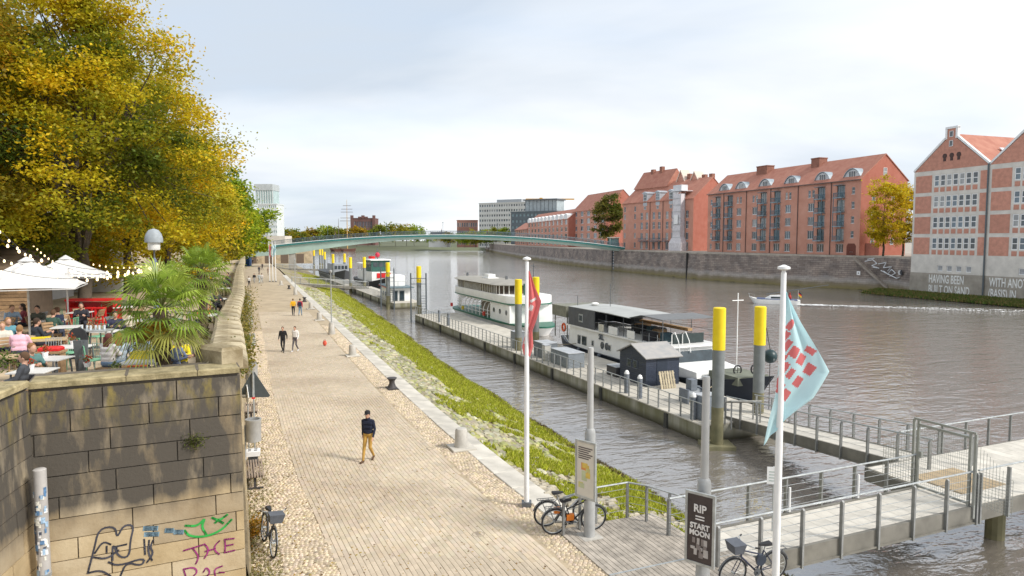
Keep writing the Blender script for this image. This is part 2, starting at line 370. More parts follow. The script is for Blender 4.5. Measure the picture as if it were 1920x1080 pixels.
# grass and algae on the bank: one object
def blades(name, pts, hgt, wid, cols, label, parent=None):
    n = len(pts); P = np.array(pts, dtype=np.float32); a = rng.uniform(0, 2 * PI, n); h = rng.uniform(.5, 1., n) * hgt; w_ = rng.uniform(.6, 1., n) * wid
    d = np.stack([np.cos(a), np.sin(a), np.zeros(n)], 1) * w_[:, None]; lean = np.stack([rng.normal(0, .5, n) * h, rng.normal(0, .5, n) * h, h], 1)
    V = np.empty((n, 3, 3), np.float32); V[:, 0] = P - d; V[:, 1] = P + d; V[:, 2] = P + lean
    me = bpy.data.meshes.new(name); me.vertices.add(n * 3); me.vertices.foreach_set('co', V.ravel()); me.loops.add(n * 3); me.loops.foreach_set('vertex_index', np.arange(n * 3, dtype=np.int32))
    me.polygons.add(n); me.polygons.foreach_set('loop_start', np.arange(0, n * 3, 3, dtype=np.int32)); me.polygons.foreach_set('loop_total', np.full(n, 3, np.int32))
    C = np.array(cols, np.float32)[rng.integers(0, len(cols), n)] * rng.uniform(.75, 1.2, (n, 1)).astype(np.float32)
    at = me.attributes.new('col', 'FLOAT_COLOR', 'FACE'); at.data.foreach_set('color', np.concatenate([C, np.ones((n, 1), np.float32)], 1).ravel()); me.update()
    o = obj(name, me, leafmat('grass_blade', .3), parent); tag(o, label, 'grass' if parent is None else None, kind='stuff'); return o
gp = []
from mathutils import noise as mnoise
for _ in range(150000):
    y = 17 * (190 / 17) ** (random.random() ** 1.25); u = random.random() ** .75
    lo_ = .34 if y > 45 else lerp(.30, .40, max(0, (y - 30) / 15))
    q = mnoise.noise((u * 3.5, y * .22, 0)) + .55 * mnoise.noise((u * 9, y * .9, 3))
    dens = (max(0, min(1, (u - lo_) / .16)) if y > 40 else (.42 if u > lo_ else .12)) + q * (.6 if y > 40 else 1.0)
    if y < 40 and u < .15: dens -= .2
    if dens < .35 or u > .95: continue
    p = bank_pt(y, u); gp.append((p[0], p[1], p[2] + .06))
blades('bank_grass', gp, .20, .05, [(.36, .40, .028), (.44, .47, .035), (.45, .43, .08), (.28, .32, .022)], 'bright yellow-green grass and moss covering the lower river bank')
dp = []
for _ in range(22000):
    y = 17 * (150 / 17) ** (random.random() ** 1.2); u = random.uniform(.88, .985); p = bank_pt(y, u); dp.append((p[0], p[1], p[2] + .05))
blades('shoreline_reed', dp, .16, .06, [(.13, .10, .05), (.17, .12, .06), (.10, .09, .04)], 'dry brown weed line along the water edge below the promenade')
dp = []
for _ in range(3600):
    y = 14.6 + 12 * random.random() ** 2; u = random.random() ** 2.5; dp.append((xw(y) + .03 + u * .9, y, .02))
blades('wall_foot_weed', dp, .07, .03, [(.20, .19, .05), (.28, .24, .10), (.30, .27, .14)], 'low dry weeds growing through the cobbles at the wall foot')

# ---- terrace and town behind it
terr = M('terrace_gravel', (.42, .33, .22), .95, .2, 1.2, bump=.3, bscale=12)
sheet('terrace', [[(-600, 13.6, TZ), (-9.4, 13.6, TZ), (-9.3, 13.6, TZ)]] + [[(-600, y, TZ), (xw(y) - 8, y, TZ), (xw(y) - .4, y, TZ)] for y in ys if y > 14] + [[(-900, 1600, TZ), (-800, 1600, TZ), (-750, 1600, TZ)]], terr)

# ---- ashlar walls
def ashlar_mat():
    m = bpy.data.materials.new('weathered_sandstone'); m.use_nodes = True; t = m.node_tree; b = t.nodes['Principled BSDF']; b.inputs['Roughness'].default_value = .9; L = t.links.new
    ge = N('ShaderNodeNewGeometry', t); sp = N('ShaderNodeSeparateXYZ', t); L(ge.outputs['Position'], sp.inputs[0])
    def nz(sc, det, sca=(1, 1, 1), loc=(0, 0, 0)):
        mp = N('ShaderNodeMapping', t); mp.inputs['Scale'].default_value = sca; mp.inputs['Location'].default_value = loc; L(ge.outputs['Position'], mp.inputs[0])
        n = N('ShaderNodeTexNoise', t); n.inputs['Scale'].default_value = sc; n.inputs['Detail'].default_value = det; n.inputs['Roughness'].default_value = .6; L(mp.outputs[0], n.inputs['Vector']); return n.outputs['Fac']
    base = N('ShaderNodeValToRGB', t); e = base.color_ramp.elements; e[0].position = .3; e[0].color = (.34, .27, .17, 1); e[1].position = .7; e[1].color = (.50, .43, .31, 1); L(nz(1.3, 5), base.inputs[0])
    oi = N('ShaderNodeObjectInfo', t); rr = N('ShaderNodeValToRGB', t); e = rr.color_ramp.elements; e[0].color = (.78, .74, .70, 1); e[1].color = (1.15, 1.12, 1.08, 1); el = e.new(.5); el.color = (1.02, .92, .74, 1); L(oi.outputs['Random'], rr.inputs[0])
    mu = N('ShaderNodeMix', t, data_type='RGBA', blend_type='MULTIPLY'); mu.inputs[0].default_value = 1; L(base.outputs[0], mu.inputs[6]); L(rr.outputs[0], mu.inputs[7])
    # soot stain over the upper courses, streaked downwards
    hz = N('ShaderNodeMapRange', t); hz.inputs[1].default_value = 1.75; hz.inputs[2].default_value = 2.35; L(sp.outputs[2], hz.inputs[0])
    st = nz(1.6, 5, (1.6, 1.6, .45)); ad = N('ShaderNodeMath', t, operation='ADD'); L(hz.outputs[0], ad.inputs[0])
    sb = N('ShaderNodeMath', t, operation='MULTIPLY_ADD'); sb.inputs[1].default_value = 2.6; sb.inputs[2].default_value = -1.25; L(st, sb.inputs[0]); L(sb.outputs[0], ad.inputs[1])
    ml = N('ShaderNodeMath', t, operation='MULTIPLY'); ml.use_clamp = True; L(ad.outputs[0], ml.inputs[0]); L(hz.outputs[0], ml.inputs[1])
    dk = N('ShaderNodeMix', t, data_type='RGBA'); L(ml.outputs[0], dk.inputs[0]); L(mu.outputs[2], dk.inputs[6]); dk.inputs[7].default_value = (.078, .067, .053, 1)
    # streaks of lichen near the top
    h2 = N('ShaderNodeMapRange', t); h2.inputs[1].default_value = 3.7; h2.inputs[2].default_value = 4.8; L(sp.outputs[2], h2.inputs[0])
    s2 = N('ShaderNodeMapRange', t); s2.inputs[1].default_value = .5; s2.inputs[2].default_value = .66; L(nz(2.6, 5, (1.5, 1.5, .5), (5, 2, 1)), s2.inputs[0])
    m2 = N('ShaderNodeMath', t, operation='MULTIPLY'); L(h2.outputs[0], m2.inputs[0]); L(s2.outputs[0], m2.inputs[1])
    lk = N('ShaderNodeMix', t, data_type='RGBA'); L(m2.outputs[0], lk.inputs[0]); L(dk.outputs[2], lk.inputs[6]); lk.inputs[7].default_value = (.26, .20, .05, 1)
    L(lk.outputs[2], b.inputs['Base Color'])
    bp = N('ShaderNodeBump', t); bp.inputs['Strength'].default_value = .35; bp.inputs['Distance'].default_value = .03; L(nz(14, 5), bp.inputs['Height']); L(bp.outputs[0], b.inputs['Normal'])
    return m
ash = ashlar_mat(); mortar = M('old_mortar', (.13, .11, .085), .95, .2, 4)
def ashlar(name, label, A, B, z0, z1, batter, ch=.43, bl=1.42, cat='wall', seed=3):
    A, B = Vector(A), Vector(B); Ln = (B - A).length; rz = math.atan2(B.y - A.y, B.x - A.x); rd = random.Random(seed)
    o = thing(name, label, cat, (A.x, A.y, z0), rz); hgt = z1 - z0
    yo = lambda z: -batter * (hgt - z)                              # front (-y) leans out towards the foot
    mb = MB(); mb.prismx([(yo(0) + .05, 0), (1.0, 0), (1.0, hgt - .01), (.05, hgt - .01)], 0, Ln); mb.build('core', mortar, o)
    nrow = round((hgt - .2) / ch); rh = (hgt - .2) / nrow
    for r_ in range(nrow):
        x = -(bl * (.5 if r_ % 2 else 0)) + rd.uniform(-.15, .15)
        while x < Ln:
            l = bl * rd.uniform(.85, 1.2); x0, x1 = max(0, x), min(Ln, x + l); x += l
            if x1 - x0 < .08: continue
            za, zb = r_ * rh + .003, (r_ + 1) * rh - .003; pr = rd.uniform(-.008, .008); g = .004; c = .009
            mb = MB(); ya, yb = yo(za) + pr, yo(zb) + pr
            mb.add([(x0 + g, ya + .06, za), (x1 - g, ya + .06, za), (x1 - g, yb + .06, zb), (x0 + g, yb + .06, zb), (x0 + g + c, ya, za + c), (x1 - g - c, ya, za + c), (x1 - g - c, yb, zb - c), (x0 + g + c, yb, zb - c)],
                   [(4, 5, 6, 7), (0, 1, 5, 4), (1, 2, 6, 5), (2, 3, 7, 6), (3, 0, 4, 7)])
            mb.build('stone_block', ash, o)
    x = 0
    while x < Ln - .05:
        l = min(rd.uniform(1.2, 1.7), Ln - x); mb = MB(); mb.chbox((x + l / 2, .34, hgt - .07), (l - .012, .76, .13), .03); mb.build('coping_stone', M('lichen_coping', (.20, .165, .085), .95, .25, 3.5, bump=.5, rnd=.15, col2=(.42, .35, .20)), o); x += l
    return o
P0, P1, P2 = (-6.05, 15.25), (-9.55, 13.5), (-8.3, 7.5)
FW = ashlar('ashlar_wall', 'tall sooty sandstone block wall with graffiti holding up the cafe terrace', P1, P0, -.05, PZ, .05)
LW = ashlar('abutment_wall', 'pale sandstone block wall running towards the viewer at the left edge', P2, P1, -.05, PZ + .05, .03, bl=1.1, seed=9)
# return face of the front wall along the promenade + long parapet
pw = thing('parapet_wall', 'long curving stone parapet between cafe terrace and promenade', 'wall', (xw(15.25), 15.25, 0))
par_m = M('parapet_rubble', (.27, .22, .14), .92, .3, 1.5, bump=.6, bscale=5, col2=(.50, .42, .29)); cop_m = M('parapet_coping', (.23, .18, .10), .95, .25, 1.3, bump=.6, bscale=12, rnd=.16, col2=(.47, .40, .27), lo=.38, hi=.62)
yy = [15.3 + i * 1.5 for i in range(40)] + [76 + i * 6 for i in range(9)]
b = MB(); ox, oy = xw(15.25), 15.25
b.loft([[(xw(y) - ox + .12, y - oy, -.05), (xw(y) - ox, y - oy, PZ - .2), (xw(y) - ox - .6, y - oy, PZ - .2), (xw(y) - ox - .6, y - oy, TZ - .3)] for y in yy], closed=True); b.build('wall_face', par_m, pw)
# rubble facing stones on the promenade side
rd = random.Random(5); fmesh = []
for k in range(4):
    mb = MB(); mb.box((0, 0, 0), (.62 + .1 * k, .1, .36)); fmesh.append(mb.mesh('facing_stone'))
y = 15.78
while y < 46:
    a = pdir(y, xw)
    for r_ in range(12):
        if rd.random() < .04: continue
        zz = .2 + r_ * .385 + rd.uniform(-.02, .02); yy_ = y + (.33 if r_ % 2 else 0)
        obj('facing_stone', fmesh[rd.randrange(4)], M('parapet_stone', (.38, .31, .20), .92, .25, 2, rnd=.25, bump=.4), pw, (xw(yy_) - ox + .12 * (1 - zz / 4.7) - .02 + rd.uniform(-.012, .012), yy_ - oy, zz), a)
    y += .78 if y < 30 else 1.5
y = 15.9
while y < 118:
    ln = rd.uniform(1.2, 1.6) if y < 60 else 4.; a = pdir(y + ln / 2, xw); mb = MB()
    wd = lerp(.95, .75, min(1, (y - 15) / 15))
    prof = [(-wd / 2, -.13), (wd / 2, -.13), (wd / 2, .02), (wd / 2 - .1, .11), (0, .15), (-wd / 2 + .1, .11), (-wd / 2, .02)]
    mb.prismx(prof, -ln / 2 + .008, ln / 2 - .008); yc = y + ln / 2 * math.sin(a)
    mb.build('coping_stone', cop_m, pw, loc=(xw(yc) - ox - .28, yc - oy, PZ - .06 + rd.uniform(-.012, .012)), rz=a); y += ln * math.sin(a)
mb = MB(); mb.chbox((0, 0, 0), (1.0, .55, .5), .07); mb.build('end_block', cop_m, pw, loc=(-.75, .75, PZ + .1), rz=RIV + .6)
# graffiti on the front wall: painted strokes
Aw, Bw = Vector((*P1, 0)), Vector((*P0, 0)); rzw = math.atan2(Bw.y - Aw.y, Bw.x - Aw.x)
def wall_local(px, py):
    d = ray(px, py); u = Vector((math.cos(rzw), math.sin(rzw), 0)); n_ = Vector((-u.y, u.x, 0))
    o_ = Vector((0, 0, H)) - Vector((Aw.x, Aw.y, -.05)); y_ = -.12
    for _ in range(4):
        tt = (y_ - o_.dot(n_)) / d.dot(n_); p = o_ + d * tt; y_ = -.05 * (PZ + .05 - p.z) - .016
    return (p.dot(u), y_, p.z)
def stroke(pxs, w_, mat, parent=None, name='graffiti_line', wl=wall_local, fl=None):
    P = [wl(*p) for p in pxs]; mb = MB()
    for a_, b_ in zip(P, P[1:]):
        d = Vector(b_) - Vector(a_)
        if d.length < 1e-4: continue
        q = Vector((-d.z, 0, d.x)).normalized() * w_ / 2; e = d.normalized() * w_ * .4
        A1, B1 = Vector(a_) - e, Vector(b_) + e
        mb.add([A1 - q, B1 - q, B1 + q, A1 + q, A1 - q + Vector((0, .004, 0)), B1 - q + Vector((0, .004, 0)), B1 + q + Vector((0, .004, 0)), A1 + q + Vector((0, .004, 0))], [(0, 1, 2, 3), (7, 6, 5, 4), (0, 4, 5, 1), (1, 5, 6, 2), (2, 6, 7, 3), (3, 7, 4, 0)])
    return mb
z3 = lambda L_: [(x / 2.7, 680 + y / 2.7) for x, y in L_]
def graf(name, lists, w_, mat):
    tot = MB()
    for l in lists:
        for _ in range(2): l = [l[0]] + [q for a_, b_ in zip(l, l[1:]) for q in ((.75 * a_[0] + .25 * b_[0], .75 * a_[1] + .25 * b_[1]), (.25 * a_[0] + .75 * b_[0], .25 * a_[1] + .75 * b_[1]))] + [l[-1]]
        m_ = stroke(z3(l), w_, mat); tot.add(m_.v, m_.f)
    tot.build(name, mat, FW)
gk = M('black_spray', (.05, .05, .065), .7, .3, 3); gg = M('green_spray', (.03, .33, .06), .7, .2, 3); gv = M('purple_spray', (.28, .03, .16), .7, .2, 3); gb = M('pale_blue_spray', (.22, .34, .42), .8, .3, 6)
graf('graffiti_figure', [[(445, 1065), (475, 950), (500, 840), (585, 828), (592, 890), (625, 822), (680, 822), (660, 900), (655, 985), (600, 985), (570, 910), (570, 1000)], [(480, 965), (520, 905), (560, 920)], [(540, 930), (540, 960)], [(570, 935), (640, 920)], [(590, 935), (592, 960)], [(475, 985), (540, 995), (600, 950)],
                         [(550, 1010), (600, 1030), (735, 985), (720, 1030), (640, 1010), (610, 1080)], [(445, 1065), (510, 1050), (560, 1080)], [(730, 895), (735, 970)], [(755, 900), (750, 960), (770, 1000)], [(775, 900), (760, 935), (778, 965), (745, 1010)]], .035, gk)
graf('graffiti_grin', [[(935, 850), (960, 880), (1040, 882), (1120, 850), (1172, 795)], [(940, 825), (1000, 828), (1040, 785), (1020, 830), (1045, 870)], [(1075, 785), (1110, 800), (1150, 770)], [(1110, 800), (1130, 812)], [(1090, 810), (1110, 795)]], .045, gg)
graf('graffiti_word', [[(930, 952), (975, 938), (1028, 922)], [(975, 938), (1000, 970), (1005, 990), (992, 1018)], [(1035, 918), (1055, 940), (1052, 965), (1035, 990)], [(1040, 955), (1090, 942)], [(1112, 902), (1088, 925), (1086, 950), (1110, 970)], [(1138, 895), (1142, 930), (1138, 962)], [(1138, 895), (1185, 890)], [(1140, 928), (1180, 920)], [(1138, 962), (1188, 950)],
                       [(930, 1045), (940, 1080)], [(930, 1045), (985, 1035), (1000, 1060), (980, 1080)], [(1030, 1060), (1045, 1035), (1065, 1060), (1050, 1080)], [(1125, 1030), (1085, 1045), (1090, 1080)], [(1110, 1062), (1135, 1062)]], .03, gv)
graf('faded_tag', [[(735, 840), (790, 838)], [(740, 870), (795, 868)], [(845, 850), (870, 850)], [(890, 858), (920, 858)]], .10, gb)
# stickered drainpipe at the inner corner
pc = Vector((-9.08, 13.05, 0)); dp_ = thing('drainpipe', 'grey drainpipe plastered with stickers in the corner of the stone walls', 'pipe', pc)
mb = MB(); mb.lathe([(.115, 0), (.115, 3.3), (.09, 3.32)], 16); mb.build('pipe', M('pipe_grey', (.42, .40, .38), .6, .12, 3), dp_, True)
mb = MB(); mb.lathe([(.125, 1.2), (.125, 1.26)], 16); mb.build('pipe_clamp', steel, dp_)
rd = random.Random(11)
for k in range(64):
    a = rd.uniform(-2.3, -.3); z = rd.uniform(.9, 2.85); hgt = rd.uniform(.05, .14); wa = rd.uniform(.25, .6); mb = MB(); r_ = .1175 + k * .0003
    mb.add([(r_ * math.cos(a + wa * (i / 3 - .5)), r_ * math.sin(a + wa * (i / 3 - .5)), z + dz) for i in range(4) for dz in (0, hgt)], [(2 * i, 2 * i + 2, 2 * i + 3, 2 * i + 1) for i in range(3)])
    mb.build('sticker', M('sticker_%d' % (k % 5), [(.75, .75, .75), (.08, .09, .12), (.30, .42, .55), (.70, .68, .60), (.10, .20, .35)][k % 5], .5, .3, 25), dp_)

# ---- far quay wall and bank
QL = [(73.0, 126.6), (74, 136), (66, 147), (57, 161), (47.5, 179), (34, 228), (20.5, 292), (6, 386), (-10, 525), (-22, 640), (-30, 720)]
def qoff(off): return [(x + .93 * off, y + .36 * off) for x, y in QL]
qm = bpy.data.materials.new('dark_quay_stone'); qm.use_nodes = True; t = qm.node_tree; b = t.nodes['Principled BSDF']; b.inputs['Roughness'].default_value = .95; L = t.links.new
tcn = N('ShaderNodeTexCoord', t); br = N('ShaderNodeTexBrick', t); mp = N('ShaderNodeMapping', t)
L(tcn.outputs['UV'], br.inputs['Vector']); br.inputs['Scale'].default_value = 1; br.inputs['Brick Width'].default_value = 1.3; br.inputs['Row Height'].default_value = .42; br.inputs['Mortar Size'].default_value = .03
br.inputs['Color1'].default_value = (.20, .165, .145, 1); br.inputs['Color2'].default_value = (.29, .25, .22, 1); br.inputs['Mortar'].default_value = (.11, .09, .08, 1)
nz = N('ShaderNodeTexNoise', t); nz.inputs['Scale'].default_value = .35; nz.inputs['Detail'].default_value = 8; L(tcn.outputs['Object'], nz.inputs['Vector'])
rp = N('ShaderNodeValToRGB', t); rp.color_ramp.elements[0].position = .35; rp.color_ramp.elements[1].position = .68; rp.color_ramp.elements[0].color = (.7, .7, .72, 1); rp.color_ramp.elements[1].color = (1.35, 1.3, 1.25, 1); L(nz.outputs['Fac'], rp.inputs[0])
mu = N('ShaderNodeMix', t, data_type='RGBA', blend_type='MULTIPLY'); mu.inputs[0].default_value = 1; L(br.outputs['Color'], mu.inputs[6]); L(rp.outputs[0], mu.inputs[7])
sp = N('ShaderNodeSeparateXYZ', t); L(tcn.outputs['UV'], sp.inputs[0]); ad = N('ShaderNodeMath', t, operation='MULTIPLY_ADD'); ad.inputs[1].default_value = 1.6; L(nz.outputs['Fac'], ad.inputs[0]); L(sp.outputs[1], ad.inputs[2])
r3 = N('ShaderNodeValToRGB', t); e = r3.color_ramp.elements; r3.color_ramp.interpolation = 'LINEAR'
mr = N('ShaderNodeMapRange', t); mr.inputs[1].default_value = .3; mr.inputs[2].default_value = 4.6; L(ad.outputs[0], mr.inputs[0]); L(mr.outputs[0], r3.inputs[0])
e[0].position = 0; e[0].color = (.014, .018, .014, 1); e[1].position = 1; e[1].color = (1, 1, 1, 1); q = e.new(.26); q.color = (.02, .025, .018, 1); q = e.new(.36); q.color = (.20, .165, .07, 1); q = e.new(.62); q.color = (.21, .175, .10, 1)
fa = N('ShaderNodeMapRange', t); fa.inputs[1].default_value = 2.0; fa.inputs[2].default_value = 4.4; L(ad.outputs[0], fa.inputs[0])
mz = N('ShaderNodeMix', t, data_type='RGBA'); L(fa.outputs[0], mz.inputs[0]); L(r3.outputs[0], mz.inputs[6]); L(mu.outputs[2], mz.inputs[7]); L(mz.outputs[2], b.inputs['Base Color'])
qw = thing('quay_wall', 'dark stained stone quay wall along the far river bank below the brick houses', 'wall', (QL[1][0], QL[1][1], WZ))
def strip(name, pl, z0, z1, mat, parent, o0, batter=0.):
    vs = []; fs = []; uv = []; s_ = 0
    for i, (x, y) in enumerate(pl):
        if i: s_ += math.dist(pl[i - 1], (x, y))
        vs += [(x - o0[0] - .93 * batter, y - o0[1] - .36 * batter, z0 - o0[2]), (x - o0[0], y - o0[1], z1 - o0[2])]; uv.append(s_)
        if i: fs.append((2 * i - 2, 2 * i, 2 * i + 1, 2 * i - 1))
    me = bpy.data.meshes.new(name); me.from_pydata(vs, [], fs); ul = me.uv_layers.new(name='UVMap')
    for li, lp in enumerate(me.loops): ul.data[li].uv = (uv[lp.vertex_index // 2], (z1 - z0) * (lp.vertex_index % 2))
    return obj(name, me, mat, parent)
QO = (QL[1][0], QL[1][1], WZ)
strip('wall_face', QL, WZ - 1, QZ, qm, qw, QO, .5)
b = MB(); i2 = qoff(.7); i0 = qoff(-.12)
b.loft([[(a[0] - QO[0], a[1] - QO[1], QZ - .25 - WZ), (a[0] - QO[0], a[1] - QO[1], QZ + .12 - WZ), (c[0] - QO[0], c[1] - QO[1], QZ + .12 - WZ), (c[0] - QO[0], c[1] - QO[1], QZ - .25 - WZ)] for a, c in zip(i0, i2)]); b.build('coping', M('quay_coping', (.36, .32, .27), .9, .2, .8), qw)
def q_at(px, z, off=0.):                                       # point on the far quay line seen at a pixel column
    k = (px - 960) / F; pl = qoff(off)
    for (x0, y0), (x1, y1) in zip(pl, pl[1:]):
        den = (x1 - x0) - k * (y1 - y0)
        if abs(den) < 1e-9: continue
        t_ = (k * y0 - x0) / den
        if -1e-6 <= t_ <= 1: return Vector((lerp(x0, x1, t_), lerp(y0, y1, t_), z)), math.atan2(y1 - y0, x1 - x0)
for px in (1290, 1150):
    p, a = q_at(px, 0); mb = MB(); mb.bx(-.22, .22, -.1, .5, WZ - .5, QZ - .1); mb.build('fender_groove', M('groove_dark', (.035, .033, .03), .9), qw, loc=Vector((p.x, p.y, 0)) - Vector(QO) + Vector((0, 0, 0)), rz=a)
p, a = q_at(1153, 0)
for k in range(14):
    mb = MB(); mb.bx(-.16, .16, .5, .66, -2. + k * .45, -2. + k * .45 + .26); mb.build('gauge_mark', white_p if k % 2 else M('gauge_blue', (.12, .2, .3), .6), qw, loc=Vector((p.x, p.y, 0)) - Vector(QO), rz=a)
# stair flight recess line, slipway sign and arrow board
pa, a1 = q_at(1603, QZ); pb, a2 = q_at(1670, -1.6)
def ramp(name, pa, pb, w_, th, mat):
    d = (pb - pa); mb = MB(); n_ = Vector((-.93, -.36, 0)) * th; up = Vector((0, 0, w_))
    q = [pa, pb, pb + up, pa + up]; mb.add([x - Vector(QO) for x in q] + [x + n_ - Vector(QO) for x in q], [(0, 1, 2, 3), (7, 6, 5, 4), (0, 4, 5, 1), (1, 5, 6, 2), (2, 6, 7, 3), (3, 7, 4, 0)]); mb.build(name, mat, qw)
ramp('stair_string', pa + Vector((0, 0, -.5)), pb + Vector((0, 0, -.4)), .45, .75, M('stair_stone', (.30, .26, .22), .9, .2, 1))
rs_ = random.Random(4)
wtag = [[(1625, 490), (1640, 487), (1648, 494), (1638, 498), (1652, 503), (1640, 501)], [(1650, 495), (1665, 492), (1660, 502), (1675, 500), (1668, 508)], [(1660, 508), (1668, 514), (1675, 505), (1683, 512), (1672, 518)], [(1655, 507), (1685, 522), (1690, 520)], [(1630, 486), (1643, 484)]]
for l in wtag:
    mb = MB()
    for (x0, y0), (x1, y1) in zip(l, l[1:]):
        A1, _ = q_at(x0, 0); B1, _ = q_at(x1, 0); A1 = D(x0, y0, A1.y - .2); B1 = D(x1, y1, B1.y - .2)
        mb.cyl(A1 + Vector((-.45, -.15, 0)) - Vector(QO), B1 + Vector((-.45, -.15, 0)) - Vector(QO), .09, n=5)
    mb.build('spray_tag', M('white_spray', (.62, .64, .66), .8, .2, 4), qw)
p, a = q_at(1693, 0); p = D(1693, 511, p.y); mb = MB()
sg = thing('arrow_board', 'white chevron arrow board on the quay wall corner below the gabled warehouse', 'sign', p - Vector((.6, .25, .5)), a)
mb.bx(-.75, .75, 0, .06, 0, 1.0); mb.build('board', M('board_black', (.04, .04, .045), .6), sg)
for k in range(2):
    mb = MB(); x = .0 + k * .42; mb.prismy([(x + .5, .5), (x + .1, .95), (x - .16, .95), (x + .24, .5), (x - .16, .05), (x + .1, .05)], .06, .08); mb.build('chevron', white_p, sg)
p, a = q_at(1614, 0); p = D(1614, 512, p.y - .3); sg = thing('mooring_sign', 'small square white sign with dark dot on the far quay wall', 'sign', p - Vector((.55, .2, .4)), a)
mb = MB(); mb.bx(-.35, .35, 0, .05, 0, .8); mb.build('plate', white_p, sg); mb = MB(); mb.bx(-.09, .09, .05, .07, .3, .5); mb.build('mark', black_p, sg)
fb = [(x, y, QZ - .03) for x, y in qoff(.5)]
sheet('far_bank', [[p for p in fb], [(x + 500, y + 100, QZ - .03) for x, y, z in fb]], M('bank_paving', (.36, .32, .27), .9, .2, .3))
# right-hand grass foot below the gabled warehouse
gr = []
for _ in range(26000):
    k = random.uniform(-3, 42); v = random.random(); x = 71.0 + .36 * k - 4.2 * v; yy_ = 128 - k - 1.5 * v + 1.0; gr.append((x, yy_, lerp(-1.75, WZ + .05, v ** 1.2) + random.uniform(0, .15)))
sheet('far_shore', [[(lerp(73.2, 67.2, v / 4) + .36 * k, 129 - k - 2.1 * v / 4, lerp(-1.7, WZ - .3, v / 4)) for v in range(5)] for k in range(-4, 46, 3)], M('shore_mud', (.16, .115, .06), .95, .3, .6))
blades('shore_grass', gr, .5, .14, [(.10, .17, .03), (.16, .21, .04), (.24, .20, .07), (.30, .21, .09), (.07, .13, .03)], 'strip of rough grass at the foot of the gabled brick warehouse')
# distant low land closing the river
sheet('distant_bank', [[(-900, 640, WZ - .5), (-200, 650, WZ - .5), (-20, 655, WZ - .5), (60, 640, WZ - .5)], [(-900, 690, 1.0), (-200, 690, .6), (-20, 700, .6), (60, 690, 2)], [(-2500, 3500, 3), (-500, 3500, 3), (200, 3500, 3), (2500, 3500, 3)]], M('distant_land', (.10, .11, .06), .95, .3, .01))
# ================================================================ VEGETATION
bark = M('bark', (.085, .068, .05), .95, .3, 3, bump=.5, bscale=14)
def leaf_mesh(name, P, size, C, up=.5, aspect=.62):
    n = len(P); P = np.asarray(P, np.float32)
    nr = rng.normal(0, 1, (n, 3)); nr[:, 2] = np.abs(nr[:, 2]) + up; nr /= np.linalg.norm(nr, axis=1)[:, None]
    a = np.cross(nr, rng.normal(0, 1, (n, 3))); a /= np.linalg.norm(a, axis=1)[:, None] + 1e-6; b = np.cross(nr, a)
    s = (rng.uniform(.6, 1.25, n) * size)[:, None] * .5; V = np.empty((n, 4, 3), np.float32)
    V[:, 0] = P - a * s; V[:, 1] = P - b * s * aspect + a * s * .1; V[:, 2] = P + a * s; V[:, 3] = P + b * s * aspect + a * s * .1
    me = bpy.data.meshes.new(name); me.vertices.add(n * 4); me.vertices.foreach_set('co', V.ravel()); me.loops.add(n * 4); me.loops.foreach_set('vertex_index', np.arange(n * 4, dtype=np.int32))
    me.polygons.add(n); me.polygons.foreach_set('loop_start', np.arange(0, n * 4, 4, dtype=np.int32)); me.polygons.foreach_set('loop_total', np.full(n, 4, np.int32))
    at = me.attributes.new('col', 'FLOAT_COLOR', 'FACE'); at.data.foreach_set('color', np.concatenate([C, np.ones((n, 1))], 1).astype(np.float32).ravel()); me.update(); return me
